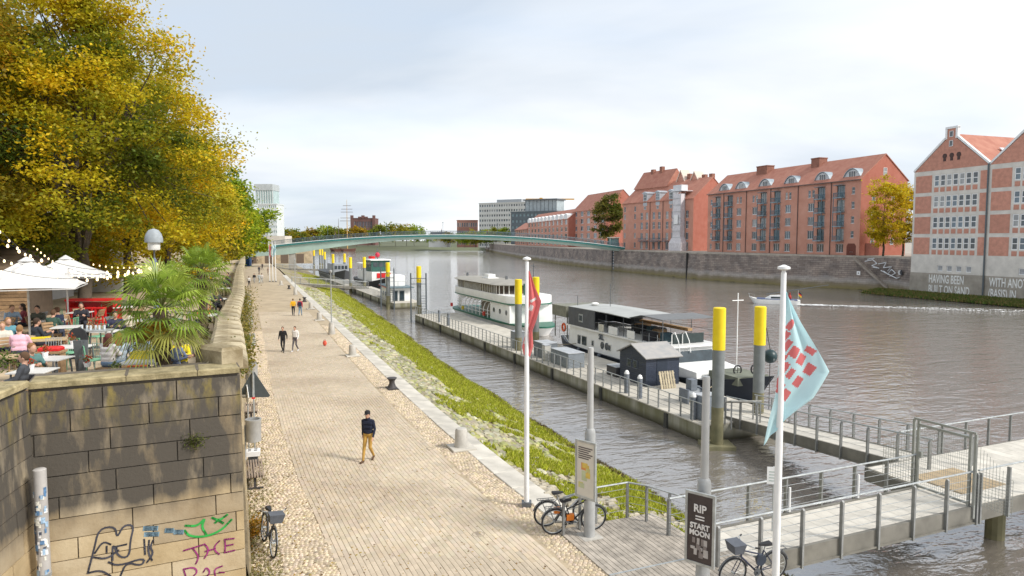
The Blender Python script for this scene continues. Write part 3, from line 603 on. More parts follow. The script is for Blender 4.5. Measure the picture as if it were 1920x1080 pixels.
def tree(name, label, loc, hgt, cr, base=.28, nleaf=20000, lsize=.24, pal=None, trunk=.3, ncl=150, group=None, lean=(0, 0), top=None, patch=.5, sigma=.16, shape=.0, seed=0, fill=.55):
    rd = np.random.default_rng(seed + 17); loc = Vector(loc); o = thing(name, label, 'tree', loc, 0, group)
    zc = hgt * (base + 1) / 2; rz = hgt * (1 - base) / 2
    # clump centres, pushed to an uneven outline
    d = rd.normal(0, 1, (ncl, 3)); d /= np.linalg.norm(d, axis=1)[:, None]; rr = fill + (1 - fill) * rd.random(ncl) ** .45
    bump_ = 1 + .22 * np.sin(d[:, 0] * 5 + seed) * np.cos(d[:, 1] * 4 + seed * 2) + rd.normal(0, .07, ncl)
    C = d * rr[:, None] * bump_[:, None]; wide = 1 - shape * np.clip(C[:, 2], -1, 1)
    C = np.stack([C[:, 0] * cr * wide + lean[0] * (C[:, 2] + 1) * .5, C[:, 1] * cr * wide + lean[1] * (C[:, 2] + 1) * .5, zc + C[:, 2] * rz], 1)
    # limbs
    mb = MB(); f = hgt * max(.18, base * .9); jit = lambda s: Vector(rd.normal(0, s, 3))
    mb.tube([(0, 0, -.1), (.0, 0, .35), Vector((lean[0] * .05, lean[1] * .05, f * .6)) + jit(.05), Vector((lean[0] * .1, lean[1] * .1, f))], [trunk * 1.35, trunk, trunk * .88, trunk * .8], 10); mb.build('trunk', bark, o, True)
    mb = MB(); fork = Vector((lean[0] * .1, lean[1] * .1, f)); nm = 7; mains = []
    for k in range(nm):
        az = 2 * PI * k / nm + rd.uniform(-.3, .3); q = Vector((math.cos(az) * cr * .45 + lean[0] * .4, math.sin(az) * cr * .45 + lean[1] * .4, f + (hgt - f) * rd.uniform(.35, .62))); mid = fork.lerp(q, .5) + Vector((0, 0, .06 * hgt)) + jit(.2)
        mb.tube([fork - Vector((0, 0, .2)), fork.lerp(mid, .5) + jit(.1), mid, q], [trunk * .5, trunk * .4, trunk * .3, trunk * .18], 6); mains.append((mid, q))
    mb.tube([fork, fork + Vector((0, 0, (hgt - f) * .35)) + jit(.3), Vector((lean[0] * .7, lean[1] * .7, hgt * .85))], [trunk * .6, trunk * .4, trunk * .1], 6); mains.append((fork + Vector((0, 0, (hgt - f) * .4)), Vector((lean[0] * .6, lean[1] * .6, hgt * .8))))
    for c in C[::2]:
        c = Vector(c); m_ = min(mains, key=lambda q: (q[1] - c).length); st = m_[0].lerp(m_[1], rd.uniform(.3, 1)); mid = st.lerp(c, .55) + jit(.15 * cr / 5)
        mb.tube([st, mid, c], [trunk * .17, trunk * .10, trunk * .03], 4)
    mb.build('branches', bark, o)
    # leaves in clumps
    k = rd.integers(0, ncl, nleaf); sg = sigma * cr * rd.uniform(.6, 1.3, ncl)[k]
    P = C[k] + rd.normal(0, 1, (nleaf, 3)) * sg[:, None] * np.array([1, 1, .55]); P[:, 2] += 0
    pal = np.array(pal); cn = np.array([mnoise.noise(Vector(c) * (1.6 / cr) + Vector((seed * 3.1, 0, 0))) for c in C]) + rd.normal(0, .25, ncl); h = (C[:, 2] - hgt * base) / (hgt * (1 - base))
    tt = np.clip(.58 + cn * .8 * patch * 2 + (h - .5) * (top or 0), 0, 1) * (len(pal) - 1.001); i0 = tt.astype(int); fr = (tt - i0)[:, None]
    cc = pal[i0] * (1 - fr) + pal[i0 + 1] * fr; LC = cc[k] * rd.uniform(.82, 1.45, (nleaf, 1)) * rd.uniform(.9, 1.1, (nleaf, 3))
    cr_o = obj('crown', leaf_mesh('crown', P, lsize, LC), leafmat('autumn_leaf', .48), o); return o
GY = [(.10, .13, .013), (.19, .205, .015), (.32, .29, .016), (.47, .38, .015), (.60, .43, .014)]      # deep green to gold
GO = [(.09, .08, .014), (.18, .15, .014), (.30, .21, .014), (.38, .22, .012), (.42, .18, .012)]
GD = [(.065, .095, .016), (.10, .14, .018), (.16, .19, .02), (.26, .24, .02)]
GG = [(.12, .19, .014), (.19, .27, .016), (.26, .33, .017), (.34, .37, .018)]
def tr(i, nm, lab, x, y, h, r_, **k): return tree(nm, lab, (x, y, TZ), h, r_, seed=i, group='autumn trees along the terrace', **k)
tr(1, 'autumn_tree', 'tall golden-green tree rising behind the red bar and the parasols', -22.3, 36, 16.6, 5.5, base=.17, nleaf=105000, lsize=.20, pal=GY, trunk=.34, ncl=300, sigma=.10, shape=.3, patch=.55, top=.3)
tr(2, 'autumn_tree', 'dark green tree with rust-brown top at the left edge of the picture', -26.5, 30.5, 16.5, 5.8, base=.16, nleaf=70000, lsize=.20, pal=GD[:2] + [(.16, .15, .014), (.32, .23, .014), (.42, .24, .014)], trunk=.34, ncl=190, sigma=.13, top=1.2)
tr(3, 'autumn_tree', 'golden-yellow tree behind the nearer of the two palms', -26.6, 48, 16.0, 5.6, base=.14, nleaf=80000, lsize=.235, pal=GY, trunk=.32, ncl=210, sigma=.12, shape=.2, patch=.6)
tr(4, 'autumn_tree', 'yellow tree overhanging the parapet halfway along the terrace', -30.0, 60.5, 13.6, 5.3, base=.10, nleaf=40000, lsize=.28, pal=GY[1:], trunk=.3, ncl=170, sigma=.13, shape=.2)
tr(5, 'autumn_tree', 'orange-gold tree just before the green trees by the bridge', -34.2, 74, 11.6, 4.6, base=.06, nleaf=18000, lsize=.40, pal=[GO[1], GY[2], GY[3], GY[4]], trunk=.28, ncl=140, sigma=.14, shape=.2)
tr(6, 'autumn_tree', 'bright green tree standing left of the bridge end, nearer of two', -44.6, 105, 13.2, 5.4, base=.04, nleaf=22000, lsize=.50, pal=GG, trunk=.3, ncl=170, sigma=.14)
tr(7, 'autumn_tree', 'bright green tree right at the left end of the teal bridge', -51.0, 132, 10.5, 4.8, base=.04, nleaf=16000, lsize=.60, pal=GG, trunk=.3, ncl=140, sigma=.14)
tr(8, 'autumn_tree', 'dark tree filling the gap behind the second parasol', -33.5, 44, 17.5, 7.2, base=.12, nleaf=24000, lsize=.34, pal=GD, trunk=.34, ncl=160, sigma=.14, top=.5)
tr(9, 'autumn_tree', 'deep shaded tree behind the wooden hut at far left', -36, 35, 15, 7, base=.08, nleaf=18000, lsize=.36, pal=GD, trunk=.3, ncl=130, sigma=.15)
tr(10, 'autumn_tree', 'olive-green tree in the second row behind the golden trees', -40, 62, 15.5, 7.5, base=.05, nleaf=18000, lsize=.42, pal=GD[1:] + [GY[2]], trunk=.3, ncl=140, sigma=.15)
# far side and distant trees
def ft(i, nm, lab, px, y, z0, zt, r_, pal, n=5000, ls=.8, grp='trees along the far side of the river', **k):
    x = (px - 960) / F * y; return tree(nm, lab, (x, y, z0), zt - z0, r_, seed=i + 40, nleaf=n, lsize=ls, pal=pal, ncl=90, trunk=.22, group=grp, sigma=.17, **k)
YL = [(.24, .21, .015), (.40, .32, .015), (.52, .40, .015), (.58, .44, .02)]
ft(1, 'linden_tree', 'slim bright yellow tree beside the dark brick gable wall', 1655, 139, QZ - .1, 19.8, 3.6, YL, 9000, .42, base=.16)
ft(2, 'linden_tree', 'yellow tree squeezed next to the gabled warehouse', 1692, 143, QZ - .1, 19.2, 3.0, YL, 7500, .42, base=.16)
ft(3, 'linden_tree', 'olive tree with sparse lower branches between two brick houses', 1140, 262, QZ - .1, 24.5, 5.4, [(.05, .075, .014), (.09, .11, .016), (.14, .14, .02), (.17, .15, .03)], 9000, .75, base=.20)
for k, (px, y, zt, r_, pal) in enumerate([(948, 560, 17, 6, GG), (930, 575, 18, 7, GD[1:]), (912, 580, 16, 7, GG), (892, 590, 15, 8, GY[:4]), (872, 600, 14, 8, GG), (842, 640, 14, 8, GD[1:] + [GO[2]]), (815, 660, 13, 8, GG)]):
    ft(10 + k, 'far_tree', ['green tree left of the long brick terrace row', 'dark tree in front of the white office block', 'light green tree below the white office block', 'yellowing tree at the left foot of the white office block', 'green tree beyond the middle of the bridge', 'brownish tree beyond the middle of the bridge, left of the low brick house', 'small green tree next to the white gable house beyond the bridge'][k], px, y, 1.5, zt, r_, pal, 2600, 1.3, 'trees beyond the bridge on the far bank')
fl = ['leftmost', 'second', 'third', 'fourth', 'fifth', 'sixth', 'seventh', 'eighth', 'ninth', 'tenth', 'eleventh', 'twelfth']
for k in range(12):
    px = 548 + k * 21 + random.uniform(-5, 5); y = random.uniform(700, 780)
    ft(30 + k, 'distant_tree', '%s tree of the distant row on the horizon left of the river bend' % fl[k], px, y, 1, random.uniform(15, 23) if k != 9 else 25, random.uniform(9, 13), [GD[1:], GD[1:] + [GO[2]], GO[1:4], GG][k % 4], 1800, 2.2, 'distant tree row on the horizon', fill=.4)
# ---- fan palms
palm_l = leafmat('palm_leaf', .3, .4); palm_t = M('palm_fibre', (.12, .085, .055), .95, .35, 10, bump=.8, bscale=20)
def palm(label, loc, hgt, nf, fr, seed, flowers):
    rd = random.Random(seed); o = thing('fan_palm', label, 'palm', loc, 0, 'fan palms on the terrace'); mb = MB()
    mb.tube([(0, 0, -.05), (.02, 0, hgt * .4), (-.03, .02, hgt * .8), (0, 0, hgt)], [.13, .15, .17, .12], 10)
    for k in range(60):
        a = rd.uniform(0, 2 * PI); z = rd.uniform(.15, hgt); mb.box((.16 * math.cos(a), .16 * math.sin(a), z), (.05, .05, .12), a, .5)
    mb.build('trunk', palm_t, o, False)
    for k in range(nf):
        az = 2.399 * k + rd.uniform(-.2, .2); el = lerp(1.35, -.75, (k / nf) ** .85); pl = rd.uniform(.45, .75) * fr; base = Vector((0, 0, hgt - .15 + .25 * (1 - k / nf)))
        d = Vector((math.cos(az) * math.cos(el), math.sin(az) * math.cos(el), math.sin(el))); tip = base + d * pl + Vector((0, 0, -.10 * pl)); side = Vector((-math.sin(az), math.cos(az), 0)); upv = side.cross(d) * -1
        f_ = MB(); gcol = random.choice([(.20, .29, .035), (.26, .35, .04), (.33, .41, .06), (.15, .23, .03)] if el > -.3 else [(.18, .22, .04), (.27, .27, .06), (.20, .25, .04)])
        f_.cc = (.16, .17, .05); f_.tube([base, base.lerp(tip, .5) + Vector((0, 0, .04)), tip], .014, 4)
        nl = 26
        for j in range(nl):
            t_ = (j / (nl - 1) - .5) * 2; an = t_ * 2.1; L_ = fr * .62 * (1 - .28 * abs(t_)) * rd.uniform(.9, 1.08)
            dd = (d * math.cos(an) + side * math.sin(an)).normalized(); wv = (side * math.cos(an) - d * math.sin(an)).normalized() * .021
            p1 = tip + dd * L_ * .55 + upv * .04 * abs(t_); p2 = tip + dd * L_ + Vector((0, 0, -L_ * rd.uniform(.15, .5))); v = rd.uniform(.75, 1.3); f_.cc = tuple(c * v for c in gcol)
            f_.add([tip, p1 - wv, p1 + wv, p2], [(0, 1, 2), (1, 3, 2)])
        f_.build('palm_leaf', palm_l, o, col=True)
    for k in range(flowers):
        az = rd.uniform(3.6, 5.6); f_ = MB(); base = Vector((0, 0, hgt - .25)); tip = base + Vector((math.cos(az) * .55, math.sin(az) * .55, -.28))
        f_.cc = (.40, .22, .02); f_.tube([base, base.lerp(tip, .5) + Vector((0, 0, .12)), tip], .02, 5)
        for j in range(110):
            t_ = rd.random(); p = base.lerp(tip, .35 + .65 * t_); q = p + Vector((rd.gauss(0, .09), rd.gauss(0, .09), rd.gauss(-.05, .09))); f_.cc = random.choice([(.45, .25, .02), (.50, .31, .03), (.36, .18, .02)]); f_.cyl(p, q, .012, .02, 4)
        f_.build('flower_cluster', palm_l, o, col=True)
    return o
pp = G(309, 745, TZ); palm('large fan palm with orange flower clusters beside the globe lamp post', (pp.x, pp.y, TZ), 2.05, 38, 1.15, 1, 5)
pp = G(374, 640, TZ); palm('smaller fan palm leaning over the parapet behind the first palm', (pp.x - .1, pp.y + .6, TZ), 2.5, 34, 1.1, 2, 0)
# ---- plants on walls
def tuft(name, label, loc, n, spread, ls, cols, cat='plant', grp=None, drop=.4):
    o = thing(name, label, cat, loc, 0, grp); P = rng.normal(0, 1, (n, 3)) * np.array(spread); P[:, 2] -= rng.random(n) * drop
    C = np.array(cols)[rng.integers(0, len(cols), n)] * rng.uniform(.7, 1.25, (n, 1)); obj('foliage', leaf_mesh('foliage', P, ls, C), leafmat('autumn_leaf', .48), o)
    mb = MB()
    for k in range(6): q = P[k * 3]; mb.tube([(0, 0, 0), Vector(q) * .5, q], .008, 4)
    mb.build('stem', bark, o); return o
q = Vector(wall_local(362, 822)); u_ = Vector((math.cos(rzw), math.sin(rzw), 0)); n__ = Vector((-u_.y, u_.x, 0)); wp = Vector((Aw.x, Aw.y, -.05)) + u_ * q.x + n__ * (q.y - .05) + Vector((0, 0, q.z))
tuft('wall_fern', 'small green weed sprouting from a joint in the sooty stone wall', wp, 420, (.13, .05, .07), .045, [(.10, .12, .02), (.15, .17, .03), (.07, .09, .02)], drop=.1)
iv = [(19.6, .5, 'green and gold ivy spilling over the parapet nearest the corner', .9), (24, .6, 'hanging ivy on the parapet beside the first grey cylinder bins', 1.6), (28.5, .6, 'trailing creeper halfway down the curved parapet', 1.7), (34, .7, 'bushy creeper on the parapet below the overhanging yellow tree', 1.8), (42, .8, 'yellowish creeper at the far bend of the parapet', 1.6)]
for y, s, lab, dr in iv:
    tuft('ivy_creeper', lab, (xw(y) + .06, y, PZ - .1), 1600, (.05, s * 1.1, .10), .10, [(.22, .19, .03), (.30, .25, .05), (.12, .15, .025), (.38, .30, .10)], 'ivy', 'creepers on the parapet', dr)
tuft('orange_shrub', 'orange-leaved shrub at the foot of the parapet beside the sign', (xw(17.6) + .25, 17.6, .25), 500, (.16, .3, .12), .09, [(.38, .17, .015), (.42, .24, .02), (.22, .15, .02)], 'shrub', None, .1)
pp = G(22, 712, TZ); tuft('terrace_bush', 'blurred green bush at the bottom left corner of the terrace', (pp.x, pp.y - 1.2, TZ + .75), 1500, (.45, .3, .12), .09, [(.10, .16, .025), (.16, .22, .04), (.07, .12, .02)], 'bush', None, .1)
# ================================================================ BUILDINGS
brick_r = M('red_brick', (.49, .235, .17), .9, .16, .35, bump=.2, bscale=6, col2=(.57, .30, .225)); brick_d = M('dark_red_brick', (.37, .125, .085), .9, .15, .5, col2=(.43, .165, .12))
tile_r = M('clay_roof_tile', (.37, .15, .105), .85, .2, .6, bump=.5, bscale=3, col2=(.45, .21, .15)); zinc = M('zinc_sheet', (.42, .46, .50), .45, .12, 1, metal=.3); balc = M('balcony_bluegrey', (.10, .17, .21), .5, .15, 2)
wframe = M('window_white', (.74, .75, .75), .5, .05, 2); teal_f = M('window_teal', (.05, .14, .15), .5, .1, 2); chim = M('chimney_brick', (.26, .12, .085), .9, .2, 1)
glassb = M('window_glass', (.06, .075, .085), .06, .5, .4, spec=.8)
def facade(mb, Ln, z0, z1, rects, y=0., dep=.18, mi=0):
    xs = sorted({0., Ln, *[r_[0] for r_ in rects], *[r_[1] for r_ in rects]}); zs = sorted({z0, z1, *[r_[2] for r_ in rects], *[r_[3] for r_ in rects]})
    for a, b_ in zip(xs, xs[1:]):
        for c, d in zip(zs, zs[1:]):
            mx_, mz_ = (a + b_) / 2, (c + d) / 2
            if any(r_[0] < mx_ < r_[1] and r_[2] < mz_ < r_[3] for r_ in rects): continue
            mb.add([(a, y, c), (b_, y, c), (b_, y, d), (a, y, d)], [(3, 2, 1, 0)], mi)
    for x0, x1, a, b_ in rects:
        v = [(x0, y, a), (x1, y, a), (x1, y, b_), (x0, y, b_)]; v += [(p[0], y - dep, p[2]) for p in v]; mb.add(v, [(0, 1, 5, 4), (1, 2, 6, 5), (2, 3, 7, 6), (3, 0, 4, 7)], mi)
WC = {}; wrd = random.Random(12)
def window(par, x, z, w_, h, nc=2, nr=1, fm=None, gm=None, dep=.16, fw=.07, name='window', sill=None, y=0.):
    key = (round(w_, 2), round(h, 2), nc, nr, fm.name if fm else '', fw)
    if key not in WC:
        mb = MB(); mb.bx(-w_ / 2, w_ / 2, -.04, .03, -h / 2, -h / 2 + fw); mb.bx(-w_ / 2, w_ / 2, -.04, .03, h / 2 - fw, h / 2)
        for k in range(nc + 1):
            xx = -w_ / 2 + fw / 2 + (w_ - fw) * k / nc; mb.bx(xx - fw / 2, xx + fw / 2, -.035, .025, -h / 2 + fw, h / 2 - fw)
        for k in range(1, nr): zz = -h / 2 + h * k / nr; mb.bx(-w_ / 2 + fw, w_ / 2 - fw, -.03, .02, zz - fw / 2, zz + fw / 2)
        g = MB(); g.bx(-w_ / 2 + .01, w_ / 2 - .01, -.03, -.005, -h / 2 + .01, h / 2 - .01); WC[key] = (mb.mesh('window'), g.mesh('pane'))
    a, g = WC[key]; o = obj(name, a, fm or wframe, par, (x, y - dep, z)); p_ = obj('pane', g, gm or glassb, o)
    if gm is None:
        p_.material_slots[0].link = 'OBJECT'; p_.material_slots[0].material = wrd.choice((glassb, glassb, glassb, M('curtained_glass', (.26, .27, .27), .12, .3, .8, spec=.7), M('blue_glass', (.10, .14, .17), .06, .4, .5, spec=.8)))
    if sill: mb = WC.setdefault(('s', round(w_, 2)), MB().bx(-w_ / 2 - .06, w_ / 2 + .06, -.1, .2, -.06, 0).mesh('sill')); obj('sill', mb, sill, o, (0, 0, -h / 2))
    return o
def bld(name, label, A, B, z0): 
    A, B = Vector((*A, 0)), Vector((*B, 0)); return thing(name, label, 'building', (A.x, A.y, z0), math.atan2(B.y - A.y, B.x - A.x)), (B - A).length
def s_at(A, B, px):                                   # distance along a facade seen at a pixel column
    k = (px - 960) / F; dx_, dy_ = B[0] - A[0], B[1] - A[1]; t_ = (k * A[1] - A[0]) / (dx_ - k * dy_); return t_ * math.hypot(dx_, dy_)
def gable_end(mb, x, dep, z1, zr, mi=0, th=.0): mb.add([(x, 0, z1), (x, -dep, z1), (x, -dep / 2, zr)], [(0, 1, 2)] if x > 1 else [(2, 1, 0)], mi)
def solid(par, Ln, dep, z1, zr, rects, front, side, roof, ov=.35, bays=None):
    mb = MB(); facade(mb, Ln, 0, z1, rects); mb.build('front_wall', front, par)
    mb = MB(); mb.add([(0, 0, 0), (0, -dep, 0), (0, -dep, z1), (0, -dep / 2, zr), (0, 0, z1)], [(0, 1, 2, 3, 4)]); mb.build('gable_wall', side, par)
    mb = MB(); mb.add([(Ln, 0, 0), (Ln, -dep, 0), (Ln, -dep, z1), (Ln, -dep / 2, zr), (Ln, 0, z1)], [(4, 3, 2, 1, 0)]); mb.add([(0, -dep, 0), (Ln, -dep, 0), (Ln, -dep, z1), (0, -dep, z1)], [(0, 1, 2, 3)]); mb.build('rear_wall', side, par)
    g = (zr - z1) / (dep / 2); mb = MB(); o_ = ov * g
    mb.prismx([(ov, z1 - o_ + .02), (ov, z1 - o_ + .2), (-dep / 2, zr + .22), (-dep - ov, z1 - o_ + .2), (-dep - ov, z1 - o_ + .02), (-dep / 2, zr + .02)], -.15, Ln + .15); return mb.build('roof', roof, par)
# ---- long brick apartment house with blue-grey balconies
A, B = (74, 148), (55.8, 198.6); o, Ln = bld('apartment_house', 'long five-storey red brick house with blue-grey balconies and eyebrow dormers', A, B, QZ); eave = 16.3; dep = 13.
zx = lambda px: 1300 + px / 3.724
wins = [(zx(310), 0), (zx(420), 0), (zx(650), 0), (zx(810), 0)]; bal = [zx(v) for v in (165, 248, 480, 575, 880, 1015)]; small = [zx(118), zx(1100)]
zr = [1.5, 4.5, 7.65, 10.8, 13.9]; rects = []; plan = []
for px, _ in wins:
    s = s_at(A, B, px)
    for k in range(4): rects.append((s - .95, s + .95, zr[k] - .95, zr[k] + .95)); plan.append(('w', s, zr[k], 1.9, 1.9))
    for q in (-.62, .62): rects.append((s + q - .42, s + q + .42, zr[4] - .85, zr[4] + .85)); plan.append(('n', s + q, zr[4], .84, 1.7))
for px in bal:
    s = s_at(A, B, px)
    for k in range(5): h = 2.5 if k else 1.9; rects.append((s - 1.1, s + 1.1, zr[k] - h / 2, zr[k] + h / 2)); plan.append(('b' if k else 'g', s, zr[k], 2.2, h))
for px in small:
    s = s_at(A, B, px)
    for k in range(5): rects.append((s - .45, s + .45, zr[k] - .75, zr[k] + .75)); plan.append(('n', s, zr[k], .9, 1.5))
s0 = s_at(A, B, zx(1085)); rects.append((s0 - 1.5, s0 + .6, 0, 2.4)) if False else None
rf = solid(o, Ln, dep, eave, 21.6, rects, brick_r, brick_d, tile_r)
for k_, s, z, w_, h in plan:
    if k_ == 'w': window(o, s, z, w_, h, 3, 1, sill=wframe)
    elif k_ == 'n': window(o, s, z, w_, h, 1, 2, sill=wframe)
    else: window(o, s, z, w_, h, 3, 1, fm=teal_f if k_ == 'b' else wframe, dep=.18, name='balcony_window')
rail_me = MB()
for k in range(15): x = -1.15 + 2.3 * k / 14; rail_me.bx(x - .02, x + .02, 1.02, 1.06, .1, 1.05)
rail_me.bx(-1.2, 1.2, 1.0, 1.08, 1.05, 1.13); rail_me.bx(-1.2, -1.15, .05, 1.0, 1.05, 1.13); rail_me.bx(1.15, 1.2, .05, 1.0, 1.05, 1.13); rail_me = rail_me.mesh('railing')
post_me = MB().bx(-1.2, -1.1, .95, 1.05, -3.0, 3.0).bx(1.1, 1.2, .95, 1.05, -3.0, 3.0).mesh('balcony_post'); slab_me = MB().bx(-1.25, 1.25, 0, 1.1, -.08, .1).mesh('balcony_slab')
for px in bal:
    s = s_at(A, B, px)
    for k in range(1, 5):
        q = obj('balcony', slab_me, M('balcony_slab_blue', (.22, .31, .36), .5), o, (s, .002, zr[k] - 1.4)); obj('railing', rail_me, balc, q)
        mb = MB(); 
    mb = MB(); [mb.bx(s + d - .06, s + d + .06, .93, 1.05, 3.0, 13.5) for d in (-1.12, 1.12)]; mb.bx(s - 1.2, s + 1.2, 0.01, 1.1, 15.2, 15.3); mb.build('balcony_frame', balc, o)
for px in (205, 362, 530, 720, 950):
    s = s_at(A, B, zx(px)); mb = MB(); mb.cyl((s, .12, 0), (s, .12, eave), .09, n=6); mb.build('downpipe', M('pipe_dark', (.12, .08, .07), .6), o)
mb = MB(); mb.bx(-.1, Ln + .1, .30, .50, eave - .30, eave - .12); mb.build('gutter', M('gutter_dark', (.14, .10, .09), .5), o)
for px, wd in ((1313 + 0, 0),): pass
sl = (21.6 - eave) / (dep / 2)
def eyebrow(par, s, w_, z0):                          # low arched dormer with white window front and zinc hood
    d = thing_part('dormer', par); n = 9; pr = [(s - w_ / 2 + w_ * k / n, z0 + .15 + 1.75 * math.sin(PI * k / n) ** .7) for k in range(n + 1)]
    f = MB(); f.prismy([(s + w_ / 2, z0)] + [(s - w_ / 2, z0)] + pr, -.75, -.6) ; f.build('front', M('dormer_grey', (.50, .53, .56), .5, .08), par)
    hd = MB(); out_ = [(x, z + .14) for x, z in pr]
    hd.loft([[(x, -.35, z + .10), (x, -.35, z + .24), (x, -.75 - (z - z0) / sl - .9, z + .24), (x, -.75 - (z - z0) / sl - .9, z + .10)] for x, z in pr], cap=True); hd.build('hood', M('dormer_zinc', (.30, .36, .40), .45, .1, 1), par)
    window(par, s, z0 + .85, w_ * .42, 1.35, 3, 1, dep=.55, name='dormer_window')
def thing_part(n, p): return None
for px in (195, 310, 475, 655, 870, 1075):
    eyebrow(o, s_at(A, B, zx(px)), 4.6, eave + .35)
for px, w_ in ((497, 4.0), (868, 2.6)):
    s = s_at((80.2, 150.3), (62, 201), zx(px)); mb = MB(); mb.bx(s - w_ / 2, s + w_ / 2, -dep / 2 - .8, -dep / 2 + 1.6, 19.6, 22.6); mb.bx(s - w_ / 2 - .1, s + w_ / 2 + .1, -dep / 2 - .9, -dep / 2 + 1.7, 22.6, 22.85); mb.build('chimney', chim, o)
for k in range(4):                                    # gable-end windows and archways
    for q in (3.5, 9): 
        w1 = window(o, 0, zr[k] + 1.5, .9, 1.5, 1, 1); w1.rotation_euler = (0, 0, PI / 2); w1.location = (-.03, -q, zr[k] + (1.5 if k < 3 else 1.2)); 
w1 = window(o, 0, 18, 1., 1.6, 1, 2); w1.rotation_euler = (0, 0, PI / 2); w1.location = (-.03, -dep / 2, 18)
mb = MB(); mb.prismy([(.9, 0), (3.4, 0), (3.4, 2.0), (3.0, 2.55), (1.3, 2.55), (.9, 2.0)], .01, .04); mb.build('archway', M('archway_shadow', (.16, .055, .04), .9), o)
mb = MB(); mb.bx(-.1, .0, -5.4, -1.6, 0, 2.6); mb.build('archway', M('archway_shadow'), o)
# ---- neighbouring brick house with tall dormers and netted scaffold
A, B = (54.9, 211), (38.7, 243); o, Ln = bld('warehouse_house', 'red brick house with tall white dormers and a netted scaffold tower', A, B, QZ); eave = 16.0; dep = 15.
z4 = lambda v: 1140 + v / 4.91; rects = []; plan = []
for px in (305, 352, 415, 465, 537, 588, 720):
    s = s_at(A, B, z4(px))
    for z, h in ((1.5, 2.4), (4.5, 2.2), (8.0, 2.3), (11.2, 2.3)): rects.append((s - .68, s + .68, z - h / 2, z + h / 2)); plan.append((s, z, 1.36, h, 2, 2 if z > 6 else 1))
for px in (150, 243):
    s = s_at(A, B, z4(px))
    for z in (1.6, 4.8, 8., 11.2, 13.8): rects.append((s - .5, s + .5, z - .9, z + .9)); plan.append((s, z, 1., 1.8, 1, 1))
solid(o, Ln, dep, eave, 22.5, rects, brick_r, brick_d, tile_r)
for s, z, w_, h, a, b_ in plan: window(o, s, z, w_, h, a, b_, sill=zinc if z < 2 else None)
for px in (335, 450, 572):
    s = s_at(A, B, z4(px)); mb = MB(); mb.bx(s - 1.0, s + 1.0, -3.2, .06, 14.6, 18.6); mb.build('tall_dormer', zinc, o); window(o, s, 16.9, 1.5, 2.8, 2, 3, y=.28); window(o, s, 13.9, 1.1, 1.1, 2, 1, y=.2)
    mb = MB(); mb.prismy([(s - 1.25, 18.6), (s + 1.25, 18.6), (s + 1.25, 18.8), (s, 19.3), (s - 1.25, 18.8)], -3.6, .4); mb.build('dormer_roof', zinc, o)
for px in (382, 500): s = s_at(A, B, z4(px)); mb = MB(); mb.cyl((s, .12, 0), (s, .12, eave), .09, n=6); mb.build('downpipe', M('pipe_dark'), o)
for pxa, pxb in ((290, 370), (395, 490), (515, 560)):
    s, s2 = s_at(A, B, z4(pxb)), s_at(A, B, z4(pxa)); q = MB().bx(s, s2, 0.002, 1.0, 2.85, 3.0).build('balcony', balc, o)
    r_ = MB(); r_.bx(s, s2, .93, .98, 3.85, 3.93)
    for k in range(int((s2 - s) / .2)): r_.bx(s + k * .2, s + k * .2 + .03, .94, .97, 3.0, 3.85)
    r_.build('railing', balc, q)
# raised rear wing and gablets
mb = MB(); x0, x1 = Ln * .52, Ln * 1.0; mb.prismy([(x0, 16), (x1, 16), (x1, 21.0), ((x0 + x1) / 2, 21.0), (x0, 21.0)], -13, -5); mb.build('rear_wing', brick_r, o)
mb = MB(); mb.prismx([(-4.6, 20.9), (-9, 27.0), (-13.4, 20.9)], x0 - .3, x1 + .3); mb.build('wing_roof', tile_r, o)
for (f_, zt) in ((.40, 25.6), (.22, 24.6)):
    x = Ln * f_; mb = MB(); mb.prismy([(x - 3, 20), (x + 3, 20), (x, zt)], -10, -7.2); mb.build('gablet', brick_r, o); mb = MB(); mb.prismy([(x - 3.5, 19.8), (x - 3.2, 19.8), (x, zt + .0), (x + 3.2, 19.8), (x + 3.5, 19.8), (x, zt + .5)], -10.5, -6.9); mb.build('gablet_trim', M('pale_verge', (.62, .52, .44), .8), o)
for f_, z in ((.72, 28.2), (.85, 27.6), (.33, 24.6), (.14, 23.8), (.05, 23.8)): x = Ln * f_; mb = MB(); mb.bx(x - .7, x + .7, -9.4, -8.2, z - 3, z); mb.build('chimney', chim, o)
# scaffold: its own thing
s = s_at(A, B, z4(665)); uA = (Vector((*B, 0)) - Vector((*A, 0))).normalized(); fr_ = Vector((-uA.y, uA.x, 0)); sp_ = Vector((*A, QZ)) + uA * s + fr_ * .15
sc = thing('scaffold_tower', 'narrow scaffold tower wrapped in pale netting against the brick house', 'scaffold', sp_, math.atan2(uA.y, uA.x)); net = M('scaffold_net', (.62, .60, .62), .9, .12, 1.5, bump=.5, bscale=3)
mb = MB(); mb.loft([[(-2.9, .0, 0), (2.9, .0, 0), (2.9, 2.2, 0), (-2.9, 2.2, 0)], [(-2.9, .0, 2.3), (2.9, .0, 2.3), (2.9, 2.2, 2.3), (-2.9, 2.2, 2.3)], [(-1.9, .0, 4.4), (1.9, .0, 4.4), (1.9, 1.6, 4.4), (-1.9, 1.6, 4.4)], [(-1.8, .0, 10), (1.85, .0, 10), (1.8, 1.7, 10), (-1.85, 1.55, 10)], [(-1.85, .0, 17.5), (1.8, .0, 17.5), (1.8, 1.6, 17.5), (-1.8, 1.65, 17.5)]]); mb.build('netting', net, sc)
mb = MB()
for x in (-1.95, 1.95):
    for y in (.05, 1.75): mb.cyl((x, y, 0), (x, y, 18.6), .05, n=5)
for z in range(2, 19, 2): mb.cyl((-1.95, 1.75, z), (1.95, 1.75, z), .04, n=4); mb.bx(-1.9, 1.9, 1.66, 1.7, z + .1, z + .16)
